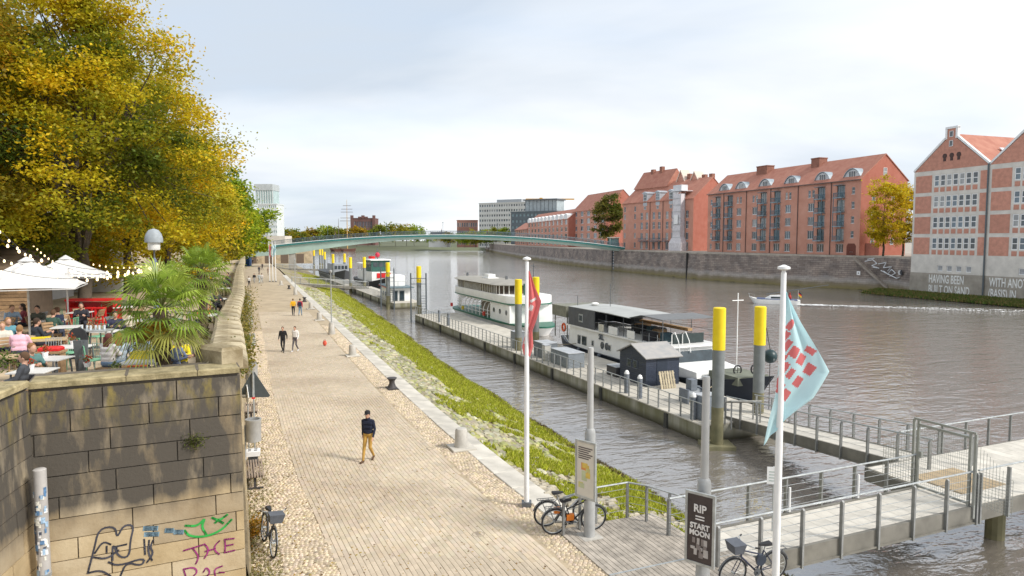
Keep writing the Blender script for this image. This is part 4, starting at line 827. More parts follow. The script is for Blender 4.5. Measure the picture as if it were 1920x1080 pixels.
mb.build('scaffold_pole', steel, sc); mb = MB(); mb.bx(-.9, .9, 1.82, 1.86, 8.2, 11); mb.build('banner', white_p, sc)
mb = MB(); mb.bx(-2.6, 2.6, -2.5, 1.9, 18.3, 18.45); mb.bx(-1.9, 1.9, -1, 1.5, 18.45, 20.2); mb.build('cover_sheet', M('cover_white', (.66, .67, .69), .7, .1, 1), sc)
# ---- white-framed brick warehouses with gables
concrete = M('pale_render', (.60, .57, .52), .85, .12, .6); stained = M('stained_concrete', (.25, .225, .19), .95, .3, .35, col2=(.40, .365, .31)); brick_p = M('panel_brick', (.50, .245, .18), .9, .14, 1.5, rnd=.06)
def gabled(label, A, B, seed, lines, firstlab):
    o, Ln = bld('gabled_warehouse', label, A, B, -.8); z0 = 0; base = 4.6; flo = [5.9 + 1.05 + k * 3.62 for k in range(4)]; eave = 20.6; pk = 26.8; dep = 26
    zw = 1.95; xs0, xs1 = Ln * .13, Ln * .72; n = 7; ww = (xs1 - xs0) / n; rects = []
    for z in flo:
        for k in range(n): rects.append((xs0 + k * ww + .10, xs0 + (k + 1) * ww - .10, z, z + zw))
    lowr = [(xs1 - (k + .75) * 1.75 - .5 - .6, xs1 - (k + .75) * 1.75 + .5 - .6, 3.1, 4.1) for k in range(4)]
    mb = MB(); facade(mb, Ln, base - 2.2, eave, rects + lowr); mb.build('front_wall', concrete, o)
    mb = MB(); mb.bx(-.1, Ln + .1, -.6, .06, -2.2, base - 2.2); mb.build('plinth', stained, o)
    mb = MB(); mb.bx(-.04, Ln + .04, .0, .035, base - 2.2, base - 1.9); mb.build('plinth_band', stained, o)
    for r_ in rects: window(o, (r_[0] + r_[1]) / 2, (r_[2] + r_[3]) / 2, r_[1] - r_[0], r_[3] - r_[2], 1, 2, dep=.07, fw=.13)
    for r_ in lowr: window(o, (r_[0] + r_[1]) / 2, (r_[2] + r_[3]) / 2, r_[1] - r_[0], r_[3] - r_[2], 1, 1, dep=.12, fw=.10, gm=M('dusty_glass', (.32, .33, .34), .3, .2, 2))
    pm = MB().bx(-ww / 2 + .17, ww / 2 - .17, 0, .03, 0, .78).mesh('brick_panel')
    for z in flo:
        for k in range(n): obj('brick_panel', pm, brick_p, o, (xs0 + (k + .5) * ww, .0, z - .98))
        for xa, xb in ((.35, xs0 - .3), (xs1 + .3, Ln - .4)): MB().bx(xa, xb, 0, .032, z - .98, z + zw + .05).build('brick_panel', brick_p, o)
    gb_ = MB(); c = Ln / 2; gb_.prismy([(.1, eave), (Ln - .1, eave), (c + .75, pk - 1.0), (c + .75, pk + .6), (c - .75, pk + .6), (c - .75, pk - 1.0)], -.35, .03); gb_.build('gable', brick_p, o)
    tr_ = MB(); tr_.prismy([(-.05, eave - .05), (.35, eave - .05), (c - .95, pk - 1.05), (c - .95, pk + .45), (c + .95, pk + .45), (c + .95, pk - 1.05), (Ln - .35, eave - .05), (Ln + .05, eave - .05), (c + 1.25, pk - .85), (c + 1.25, pk + .95), (c - 1.25, pk + .95), (c - 1.25, pk - .85)][::1], -.4, .10)
    me = MB()
    for (p_, q_) in (((0, eave), (c - 1.0, pk - 1.0)), ((c + 1.0, pk - 1.0), (Ln, eave))):
        d = Vector((q_[0] - p_[0], q_[1] - p_[1])); nn = Vector((-d.y, d.x)).normalized() * .32; me.prismy([p_, q_, (q_[0] + nn.x, q_[1] + nn.y), (p_[0] + nn.x, p_[1] + nn.y)], -.45, .10)
    me.bx(c - 1.15, c - .78, -.45, .1, pk - 1.1, pk + .8); me.bx(c + .78, c + 1.15, -.45, .1, pk - 1.1, pk + .8); me.bx(c - 1.15, c + 1.15, -.46, .12, pk + .6, pk + .95); me.build('gable_trim', wframe, o)
    for z in (pk - 1.9, pk - .3): window(o, c, z, .7, 1.0, 1, 1, y=.24)
    for k in range(3): mb = MB(); mb.cyl((c - 1.5 + k * 1.3, .03, 22.9), (c - 1.5 + k * 1.3, .09, 22.9), .42, n=10); mb.bx(c - 1.75 + k * 1.3, c - 1.25 + k * 1.3, .03, .08, 22.0, 22.7); mb.build('iron_ornament', M('iron_ornament', (.07, .04, .035), .7), o)
    for s in (0, 1): pass
    rfm = MB(); rfm.add([(0, -.2, eave), (c, -.2, pk - .25), (Ln, -.2, eave), (0, -dep, eave), (c, -dep, pk - .25), (Ln, -dep, eave)], [(0, 1, 4, 3), (1, 2, 5, 4)]); rfm.build('roof', tile_r, o)
    mb = MB(); mb.add([(0, 0, -2.2), (0, -dep, -2.2), (0, -dep, eave), (0, 0, eave)], [(0, 1, 2, 3)]); mb.add([(Ln, 0, -2.2), (Ln, -dep, -2.2), (Ln, -dep, eave), (Ln, 0, eave)], [(3, 2, 1, 0)]); mb.build('side_wall', brick_p, o)
    mb = MB(); mb.cyl((.12, .2, -.5), (.12, .2, eave + .2), .13, n=8); mb.build('downpipe', M('pipe_slate', (.10, .12, .13), .5), o)
    for k in range(2): mb = MB(); x = Ln * .12 + k * 1.5; z = eave + (x / c) * (pk - eave) + .2; mb.box((x, -6 - 1.5 * k, z + .05), (1.1, 1.6, .1), 0, -math.atan2(pk - eave, c)); mb.build('skylight', M('skylight_pane', (.7, .72, .75), .2), o)
    for tx, sx, x, z, sz in lines: place_text('painted_words', tx, sz, M('white_lettering', (.74, .74, .72), .8, .12, 3), o, (x, .08, z), (PI / 2, 0, PI), sx, bold=.035)
    return o, Ln
ga = Vector((72.5, 126, 0)); gd = Vector((.34, -1, 0)).normalized(); gl = 14.0
pA = ga + gd * gl; gabled('gabled brick warehouse in white frame with HAVING BEEN BUILT ON SAND painted below', pA[:2], ga[:2], 1, [('HAVING BEEN', .52, 10.2, 1.05, 2.0), ('BUILT ON SAND', .52, 10.2, -.75, 2.0)], 0)
pB = pA + gd * gl; gabled('right-hand gabled brick warehouse cut by the picture edge, WITH ANOTHER painted below', pB[:2], pA[:2], 2, [('WITH ANOTHER', .52, 13.2, 1.05, 2.0), ('(BASIS) IN', .52, 13.3, -.75, 2.0)], 0)
# ---- brick row further along
def row(name, label, A, B, z0, eave, ridge, dep, nb, nf, fm, front, gm=None, white_top=False):
    o, Ln = bld(name, label, A, B, z0); bw = Ln / nb; rects = []; fh = eave / nf
    for i in range(nb):
        for k in range(nf): rects.append((bw * (i + .27), bw * (i + .73), fh * k + .7, fh * (k + 1) - .4))
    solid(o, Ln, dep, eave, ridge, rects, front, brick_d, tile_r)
    for r_ in rects: window(o, (r_[0] + r_[1]) / 2, (r_[2] + r_[3]) / 2, r_[1] - r_[0], r_[3] - r_[2], 2, 1, fm=fm, fw=.14)
    if white_top:
        for i in range(nb): x = bw * (i + .5); mb = MB(); mb.prismy([(x - bw * .38, eave - .3), (x + bw * .38, eave - .3), (x + bw * .38, eave + 1.9), (x, eave + 2.7), (x - bw * .38, eave + 1.9)], -3, .25); mb.build('bay_dormer', wframe, o); window(o, x, eave + .7, bw * .5, 1.7, 2, 1, y=.36)
    return o
row('brick_house', 'tall brick house with steep roof behind the olive tree', (40.5, 300), (29.5, 338), QZ, 17, 25, 16, 5, 5, wframe, brick_r)
row('brick_terrace_row', 'receding brick terrace row with white bay dormers near the far bridge end', (27, 334), (9.5, 422), QZ, 13.5, 18.5, 13, 11, 4, wframe, brick_r, white_top=True)
row('brick_cottage', 'low brick house with red hipped roof at the far left of the terrace row', (9.2, 424), (2.0, 470), QZ, 10, 14.5, 14, 6, 3, teal_f, brick_r)
# ---- far offices
def office(name, label, pxa, pxb, y, ytop, ybase, nb, nf, wallm, frame, gm=None, dep=20, rot=0., ribbon=False):
    x0, x1 = (pxa - 960) / F * y, (pxb - 960) / F * y; zt = H + (450 - ytop) * y / F; zb = 1.0; A_, B_ = (x1, y), (x0, y + rot); o, Ln = bld(name, label, A_, B_, zb); hgt = zt - zb; fh = hgt / nf; bw = Ln / nb; rects = []
    for i in range(nb):
        for k in range(nf): rects.append((bw * (i + .18), bw * (i + .82), fh * (k + .3), fh * (k + .78)))
    mb = MB(); facade(mb, Ln, 0, hgt, rects, dep=.4); mb.build('front_wall', wallm, o)
    mb = MB(); mb.add([(0, 0, 0), (0, -dep, 0), (0, -dep, hgt), (0, 0, hgt)], [(0, 1, 2, 3)]); mb.add([(Ln, 0, 0), (Ln, -dep, 0), (Ln, -dep, hgt), (Ln, 0, hgt)], [(3, 2, 1, 0)]); mb.add([(0, 0, hgt), (0, -dep, hgt), (Ln, -dep, hgt), (Ln, 0, hgt)], [(0, 1, 2, 3)]); mb.build('side_wall', wallm, o)
    for r_ in rects: window(o, (r_[0] + r_[1]) / 2, (r_[2] + r_[3]) / 2, r_[1] - r_[0], r_[3] - r_[2], 1, 1, fm=frame, gm=gm, dep=.3, fw=.12)
    mb = MB(); mb.bx(-.3, Ln + .3, -dep - .3, .3, hgt, hgt + .7); mb.build('parapet', wallm, o); return o, Ln, hgt
owhite = M('office_white', (.60, .60, .57), .8, .06, .1); oglass = M('office_glass', (.17, .24, .26), .15, .2, .1); ogreen = M('pale_green_glass', (.34, .44, .43), .2, .15, .2)
o, Ln, hg = office('office_block', 'white grid-fronted office block beyond the bridge', 896, 990, 600, 380, 440, 20, 9, owhite, owhite, rot=25)
mb = MB(); mb.bx(Ln * .2, Ln * .7, -14, -6, hg + .7, hg + 3.5); mb.build('roof_plant', M('plant_grey', (.3, .32, .34), .7), o)
o, Ln, hg = office('glass_office', 'dark glass office with stepped upper floors next to the white block', 958, 1044, 520, 397, 440, 12, 6, M('slate_clad', (.10, .125, .14), .5, .1, .2), dsteel, oglass, rot=20)
mb = MB(); mb.bx(2, Ln * .72, -16, -3, hg + .7, hg + 9); mb.build('upper_storey', M('upper_glass', (.33, .38, .40), .2, .15, .3), o); mb = MB(); mb.bx(1, Ln * .75, -17, -1.5, hg + 9, hg + 9.9); mb.build('roof_slab', dsteel, o)
for k in range(9): x = 2 + k * (Ln * .72 - 2) / 8; MB().bx(x - .12, x + .12, -2.95, -2.8, hg + .7, hg + 9).build('mullion', dsteel, o)
cr_ = thing('tower_crane', 'yellow tower crane rising behind the glass office', 'crane', ((1014 - 960) / F * 545, 545, 1)); mb = MB(); mb.bx(-.8, .8, -.8, .8, 0, 38); mb.build('mast', M('crane_yellow', (.55, .30, .05), .6), cr_); mb = MB(); mb.bx(-12, 26, -.5, .5, 38, 39); mb.build('jib', M('crane_yellow'), cr_); mb = MB(); mb.bx(-1.2, 1.2, -1.2, 1.2, 36, 39.6); mb.build('cab', M('crane_yellow'), cr_)
o, Ln, hg = office('office_tower', 'slim pale green glass tower rising above the trees at left', 486, 521, 500, 384, 445, 9, 9, M('tower_white', (.56, .59, .58), .6, .06, .2), owhite, ogreen, dep=16)
mb = MB(); mb.bx(Ln * .22, Ln + 2.0, -15, -1, hg, hg + 13.5); mb.build('upper_tower', ogreen, o)
for k in range(8): x = Ln * .22 + k * (Ln * .78 + 1.6) / 7; MB().bx(x - .25, x + .25, -1, -.7, hg, hg + 13.5).build('fin', M('tower_white'), o)
mb = MB(); mb.bx(Ln * .2, Ln + 2.4, -15.3, -.4, hg + 10.2, hg + 14.6); mb.build('crown_louvre', M('louvre_grey', (.40, .43, .43), .6, .1, .4), o)
mb = MB(); mb.bx(-6, Ln * .6, -14, 1.5, 0, hg * .30); mb.build('base_wing', M('cream_wall', (.55, .50, .42), .8, .08, .2), o)
o, Ln, hg = office('castle_warehouse', 'dark brown brick warehouse with turreted corners on the horizon', 661, 702, 880, 410, 428, 14, 2, M('brown_brick', (.16, .085, .075), .9, .15, .1), M('brown_brick'), dep=30)
for x in (0, Ln): mb = MB(); mb.bx(x - 1.6, x + 1.6, -3, 1.2, 0, hg + 4); mb.build('turret', M('brown_brick'), o)
for x in (Ln * .35, Ln * .5, Ln * .65): mb = MB(); mb.bx(x - 1.8, x + 1.8, -3, .5, hg, hg + (4 if x == Ln * .5 else 2.4)); mb.build('battlement', M('brown_brick'), o)
o, Ln, hg = office('low_brick_office', 'low reddish brick office left of the white grid block', 857, 895, 640, 414, 440, 9, 3, M('ruddy_brick', (.33, .17, .13), .9, .1, .1), owhite, dep=14)
o, Ln = bld('white_gable_house', 'white gabled house with dark roof beyond the bridge centre', ((838 - 960) / F * 650, 650), ((803 - 960) / F * 650, 655), 1); solid(o, Ln, 10, 8, 14, [], owhite, owhite, M('slate_roof', (.06, .055, .06), .8))
for k in range(4): window(o, Ln * (k + .5) / 4, 4.5, 1.6, 2, 1, 1)
# ---- terrace-side backdrop: white marquee and wooden hut
o = thing('white_marquee', 'white pavilion tent beyond the tree trunks on the terrace', 'tent', (-31.2, 51.0, TZ), .3); mb = MB(); mb.bx(-6, 2.6, -2, 2, 0, 2.3); mb.build('tent_wall', M('tent_white', (.68, .66, .62), .8, .08, 1), o); mb = MB(); mb.loft([[(-6.3, -2.3, 2.3), (2.9, -2.3, 2.3), (2.9, 2.3, 2.3), (-6.3, 2.3, 2.3)], [(-4, -.2, 3.4), (.6, -.2, 3.4), (.6, .2, 3.4), (-4, .2, 3.4)]]); mb.build('tent_roof', M('tent_white'), o)
for k in range(5): x = -5.6 + k * 2; MB().bx(x - .5, x + .5, -2.03, -2.0, .9, 1.9).build('tent_window', M('tent_plastic', (.45, .47, .46), .3, .2, 2), o)
o = thing('wooden_hut', 'timber bar hut with brown canopy behind the left parasol', 'hut', (-24.2, 31.2, TZ), .25); mb = MB(); mb.bx(-3.6, 2.0, 0, 3, 0, 2.1); mb.build('core', M('hut_dark', (.09, .065, .045), .9), o)
for k in range(12): mb = MB(); mb.bx(-3.65, 2.05, -.05 - .008 * (k % 2), -.01, .06 + k * .17, .21 + k * .17); mb.build('board', wood_b, o)
mb = MB(); mb.prismx([(-.9, 2.3), (3.4, 3.1), (3.4, 3.3), (-.9, 2.5)], -4, 2.5); mb.build('canopy', M('canopy_brown', (.22, .16, .11), .9, .2, 2), o); mb = MB(); mb.bx(-2.6, -.4, -.07, -.055, 1.0, 1.75); mb.build('hatch', M('hatch_white', (.6, .62, .62), .6), o)
o = thing('cafe_pavilion', 'grey-walled pavilion with dark fascia at the far left behind the parasols', 'building', (-33, 40, TZ), .2); mb = MB(); mb.bx(-8, 5.0, 0, 5, 0, 3.2); mb.build('wall', M('pavilion_grey', (.45, .45, .46), .8, .1, .6), o); mb = MB(); mb.bx(-8.2, 5.2, -.3, 5.2, 3.2, 3.9); mb.build('fascia', M('fascia_navy', (.03, .035, .05), .6), o); mb = MB(); mb.prismx([(-.6, 3.9), (5.6, 3.9), (2.5, 5.4)], -8.4, 5.4); mb.build('roof', M('thatch_brown', (.17, .12, .085), .95, .3, 2, bump=.5), o)
for k in range(4): window(o, -6.5 + k * 3, 1.6, 1.6, 1.6, 2, 1, y=-.0 - .0, dep=.03)

# ================================================================ BRIDGE
bl_, br_ = Vector((-79, 199.5, 0)), Vector((36, 227, 0)); bd = (br_ - bl_); BLn = bd.length; bd.normalize(); brz = math.atan2(bd.y, bd.x)
bo = thing('footbridge', 'long slender teal steel footbridge crossing the river', 'bridge', (bl_.x, bl_.y, 0), brz)
top = lambda t: 4.9 + (9.1 - 4.9) * (1 - ((t - .5) / .5) ** 2) + .45 * t
thk = lambda t: .95 + 1.9 * max(0, 1 - abs(t - .12) / .33) ** 1.3 + (.15 if t > .6 else 0)
teal_l = M('bridge_pale_green', (.36, .47, .41), .6, .08, .3); teal_d = M('bridge_teal', (.03, .16, .15), .5, .1, .4); deckw = M('bridge_edge', (.55, .62, .62), .6, .05, .5)
n = 48; ts = [i / n for i in range(n + 1)]
mb = MB(); mb.loft([[(t_ * BLn, -1.7, top(t_) - .35 - thk(t_)), (t_ * BLn, 1.7, top(t_) - .35 - thk(t_)), (t_ * BLn, 2.1, top(t_) - .4), (t_ * BLn, -2.1, top(t_) - .4)] for t_ in ts]); mb.build('girder', teal_l, bo)
mb = MB(); mb.loft([[(t_ * BLn, -2.5, top(t_) - .62), (t_ * BLn, 2.5, top(t_) - .62), (t_ * BLn, 2.5, top(t_) - .14), (t_ * BLn, -2.5, top(t_) - .14)] for t_ in ts]); mb.build('edge_beam', teal_d, bo)
mb = MB(); mb.loft([[(t_ * BLn, -2.6, top(t_) - .13), (t_ * BLn, 2.6, top(t_) - .13), (t_ * BLn, 2.6, top(t_) + .05), (t_ * BLn, -2.6, top(t_) + .05)] for t_ in ts]); mb.build('deck', deckw, bo)
railc = M('bridge_rail', (.09, .13, .15), .5, .1, 1, metal=.3)
for sy in (-2.45, 2.45):
    mb = MB()
    for zz in (.35, .6, .85): mb.tube([(t_ * BLn, sy, top(t_) + zz) for t_ in ts], .018, 4)
    mb.tube([(t_ * BLn, sy, top(t_) + 1.15) for t_ in ts], .05, 5); mb.build('handrail', railc, bo)
pm = MB().bx(-.04, .04, -.04, .04, 0, 1.15).mesh('railing_post'); bm2 = MB().bx(-.012, .012, -.012, .012, .1, 1.1).mesh('baluster')
for k in range(58):
    t_ = k / 57
    for sy in (-2.45, 2.45): obj('railing_post', pm, railc, bo, (t_ * BLn, sy, top(t_)))
mb = MB()
for k in range(900): t_ = (k + .5) / 900; mb.bx(t_ * BLn - .014, t_ * BLn + .014, -2.46, -2.434, top(t_) + .05, top(t_) + 1.13)
mb.build('railing_infill', railc, bo)
for k in range(7):
    t_ = (k + .5) / 7; mb = MB(); mb.cyl((0, -2.45, 0), (0, -2.45, 3.6), .05, n=6); mb.ell((0, -2.45, 3.65), (.16, .16, .14)); mb.build('lamp_post', railc, bo, loc=(t_ * BLn, 0, top(t_)))
for t_, w_ in ((.128, 1.1), (.905, 1.0)):
    if t_ > .5: continue
    mb = MB(); x = t_ * BLn; mb.loft([[(x - w_, -1.6, -2.0), (x + w_, -1.6, -2.0), (x + w_, 1.6, -2.0), (x - w_, 1.6, -2.0)], [(x - w_ * .8, -1.5, top(t_) - thk(t_) - .3), (x + w_ * .8, -1.5, top(t_) - thk(t_) - .3), (x + w_ * .8, 1.5, top(t_) - thk(t_) - .3), (x - w_ * .8, 1.5, top(t_) - thk(t_) - .3)]]); mb.build('pier', M('pier_concrete', (.33, .31, .27), .9, .2, .5), bo)
# buff stone arcade wall below the bridge end
ao = thing('arcade_wall', 'buff stone abutment wall under the left end of the bridge', 'wall', (-92, 226, -.05), .16); mb = MB(); mb.bx(-6, 26, 0, 2, 0, 5.2); mb.build('wall', M('buff_stone', (.44, .35, .23), .9, .25, .8, bump=.4), ao)
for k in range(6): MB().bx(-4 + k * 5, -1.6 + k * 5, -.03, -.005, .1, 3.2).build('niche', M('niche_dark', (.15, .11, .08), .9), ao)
# lift kiosk at the far bridge end
p, a = q_at(1150, QZ, 1.2); ko_ = thing('lift_kiosk', 'glass lift kiosk with flat roof at the right-hand end of the bridge', 'kiosk', p, a)
mb = MB(); mb.bx(-1.2, 1.2, -1.2, 1.2, 0, 3.9); mb.build('glass', M('kiosk_glass', (.16, .24, .24), .1, .2, .6), ko_)
mb = MB(); [mb.bx(x - .09, x + .09, y - .09, y + .09, 0, 4.0) for x in (-1.25, 1.25) for y in (-1.25, 1.25)]; [mb.bx(-1.25, 1.25, 1.2, 1.28, z, z + .1) for z in (1.3, 2.6)]; mb.build('frame', teal_d, ko_); mb = MB(); mb.bx(-1.7, 1.7, -1.7, 1.7, 4.0, 4.25); mb.build('roof', M('kiosk_roof', (.6, .58, .5), .7), ko_)
# tall ship masts beyond the bridge
def ship(label, px, y, zt, yards, colr, hull=True, ln=14):
    x = (px - 960) / F * y; o = thing('sailing_ship', label, 'ship', (x, y, WZ), .9, 'ships moored beyond the bridge'); mm = M(colr[0], colr[1], .6, .1, 1)
    ln *= .6; hb = MB(); hb.loft([[(-ln, -.3, 2.8), (-ln, .3, 2.8), (-ln, .2, 2.6), (-ln, -.2, 2.6)], [(-ln * .6, -2.2, 2.1), (-ln * .6, 2.2, 2.1), (-ln * .6, 1.5, -.3), (-ln * .6, -1.5, -.3)], [(ln * .6, -2.6, 2.1), (ln * .6, 2.6, 2.1), (ln * .6, 1.8, -.3), (ln * .6, -1.8, -.3)], [(ln, -1.5, 2.6), (ln, 1.5, 2.6), (ln, .8, .3), (ln, -.8, .3)]]); hb.build('hull', M('ship_hull', (.10, .045, .03), .7), o)
    mb = MB(); mb.cyl((0, 0, 1.5), (0, 0, zt * .6), .45, .35); mb.cyl((0, 0, zt * .6), (0, 0, zt - WZ), .28, .12); mb.build('mast', mm, o)
    for f_, w_ in yards: mb = MB(); a = .9; mb.cyl((-w_ * math.cos(-a), -w_ * math.sin(-a), zt * f_), (w_ * math.cos(-a), w_ * math.sin(-a), zt * f_), .2, .2, 6); mb.build('yard', M('yard_dark', (.12, .09, .07), .7), o)
    return o
ship('square-rigged sailing ship with tall tan mast and many yards', 652, 628, 44, [(.62, 6.5), (.68, 6), (.80, 5.5), (.86, 5), (.93, 3.6)], ('mast_tan', (.48, .30, .10)))
ship('sailing ship with bare dark mast left of the square-rigged one', 636, 630, 27, [], ('mast_dark', (.13, .09, .07)))
ship('smaller two-tone masted boat at the far left of the ships', 629, 633, 21, [(.6, 2.5)], ('mast_dark', (.13, .09, .07)), ln=10)
# ================================================================ RIVER FURNITURE
C0 = Vector((9.54, 33.9, 0))
def RF(x, y, z=0., o=C0): return Vector((o.x, o.y, z)) + E_ * x - N_ * y          # river frame: x away along the bank, +y towards the promenade
pz = bpy.data.materials.new('pontoon_concrete'); pz.use_nodes = True; t = pz.node_tree; b = t.nodes['Principled BSDF']; b.inputs['Roughness'].default_value = .9; L = t.links.new
ge = N('ShaderNodeNewGeometry', t); sp = N('ShaderNodeSeparateXYZ', t); L(ge.outputs['Position'], sp.inputs[0]); mp = N('ShaderNodeMapping', t); mp.inputs['Scale'].default_value = (1.4, 1.4, .25); L(ge.outputs['Position'], mp.inputs[0])
nz = N('ShaderNodeTexNoise', t); nz.inputs['Scale'].default_value = .9; nz.inputs['Detail'].default_value = 5; L(mp.outputs[0], nz.inputs['Vector'])
rp = N('ShaderNodeValToRGB', t); e = rp.color_ramp.elements; e[0].position = .36; e[0].color = (.16, .155, .09, 1); e[1].position = .62; e[1].color = (.33, .32, .27, 1); L(nz.outputs['Fac'], rp.inputs[0])
mr = N('ShaderNodeMapRange', t); mr.inputs[1].default_value = -2.35; mr.inputs[2].default_value = -1.95; L(sp.outputs[2], mr.inputs[0]); mxn = N('ShaderNodeMix', t, data_type='RGBA'); L(mr.outputs[0], mxn.inputs[0]); mxn.inputs[6].default_value = (.05, .045, .025, 1); L(rp.outputs[0], mxn.inputs[7]); L(mxn.outputs[2], b.inputs['Base Color'])
deck_m = M('deck_slab', (.46, .43, .37), .9, .14, 1.2, rnd=.07, bump=.15)
def pontoon(label, org, Ln, wd, dz=-1.5, sides=('f',), gap=1.0):
    o = thing('pontoon', label, 'pontoon', (org.x, org.y, dz), RIV, 'mooring pontoons'); mb = MB(); mb.bx(0, Ln, -wd, 0, WZ - .4 - dz, -.06); mb.build('hull', pz, o)
    n = int(Ln / 2.4)
    pm_ = MB(); l = Ln / n; pm_.chbox((l / 2, -wd / 2, -.03), (l - .015, wd + .06, .06), .01); pme = pm_.mesh('deck_slab')
    for k in range(n): obj('deck_slab', pme, deck_m, o, (k * l, 0, 0))
    pm_ = MB().bx(-.035, .035, -.03, .03, -.05, 1.0).mesh('railing_post')
    mb = MB(); mb.cyl((.0, -.06, 1.02), (Ln, -.06, 1.02), .025, n=6); mb.build('handrail', steel, o); mb = MB(); [mb.cyl((0, -.06, z), (Ln, -.06, z), .009, n=4) for z in (.28, .52, .76)]; mb.build('railing_wire', dsteel, o)
    for k in range(int(Ln / gap) + 1): obj('railing_post', pm_, M('post_grey', (.26, .27, .27), .5, .15, 3, metal=.3), o, (k * gap, -.06, 0))
    for k in range(int(Ln / 7)): mb = MB(); mb.bx(k * 7 + 3, k * 7 + 3.25, 0, .12, WZ - dz - .2, -.1); mb.build('fender', M('fender_rubber', (.05, .05, .045), .8), o)
    return o
pontoon('long concrete pontoon with railing in front of the white river boats', C0, 56, 5.3)
C2 = Vector((-17.3, 101, 0)); pontoon('farther concrete pontoon with railing near the blue and white houseboat', C2, 38, 4.2)
C3 = RF(44, 0, 0, C2); pontoon('third pontoon almost under the bridge where the tug lies', C3, 40, 4)
# ---- dolphin piles
pile_g = M('pile_grey', (.20, .215, .215), .65, .15, 1.2, metal=.2); pile_m = M('pile_mossy', (.13, .125, .07), .9, .3, 1.5, col2=(.21, .19, .11)); pile_y = M('pile_yellow', (.78, .56, .012), .5, .10, 1.5, col2=(.86, .66, .02))
PS = {}
def pile(label, x, y, top=4.45, r=.29, yl=2.05, cap=False):
    o = thing('mooring_pile', label, 'pile', (x, y, WZ), 0, 'yellow-topped mooring piles'); h = top - WZ
    key = round(h, 2)
    if key not in PS:
        a = MB(); a.lathe([(r + .002, -.6), (r + .002, 2.0)], 18); b_ = MB(); b_.lathe([(r, 1.95), (r, h - yl)], 18); c = MB(); c.lathe([(r + .012, h - yl), (r + .012, h - .03), (r - .03, h), (.02, h + .01)], 18); PS[key] = (a.mesh('m', True), b_.mesh('g', True), c.mesh('y', True))
    a, b_, c = PS[key]; obj('weedy_foot', a, pile_m, o); obj('shaft', b_, pile_g, o); obj('yellow_top', c, pile_y, o); return o
def pile_at(label, px, y, **k): return pile(label, (px - 960) / F * y, y, **k)
pp1 = pile_at('thick yellow-topped pile at the near end of the long pontoon', 1351, 33.3)
mb = MB(); mb.bx(-.75, .75, -.65, .65, -.15, .18); mb.build('float_collar', pile_m, pp1)
pile_at('yellow-topped pile just right of the nearest one, off the dark bow', 1428, 36.5, top=4.2)
q = RF(25.2, -.75); pile('yellow-topped pile standing through the pontoon before the white steamer', q.x, q.y)
pile_at('yellow-topped pile behind the red flag', 1005, 61)
pd = pile_at('yellow-topped pile with ladder frame at the far end of the long pontoon', 785, 86.5); pe = pile_at('yellow-topped pile with portal frame left of the blue houseboat', 727, 100.6)
for p_ in (pd, pe):
    mb = MB()
    for x in (-.95, .95): mb.bx(x - .08, x + .08, -.5, -.34, 0, 6.0)
    for z in (4.6, 5.3): mb.bx(-.95, .95, -.46, -.38, z, z + .08)
    for k in range(7): mb.bx(.3, .95, -.45, -.40, 1.2 + k * .32, 1.25 + k * .32)
    mb.build('guide_frame', M('frame_slate', (.10, .12, .14), .5), p_)
for px, d, lab in ((683, 133, 'lone yellow-topped pile out in the water left of the framed pile'), (657, 131, 'yellow-topped pile at the near corner of the middle pontoon'), (646, 166, 'yellow-topped pile in front of the red and white tug'), (624.5, 160, 'yellow-topped pile at the left side of the tug'), (609, 190, 'thick-looking yellow pile beside the dark-hulled barge'), (604.5, 240, 'far yellow pile just left behind the barge'), (600, 246, 'very far slender yellow pile under the bridge'), (589, 232, 'leftmost yellow pile under the bridge')):
    pile_at(lab, px, d)
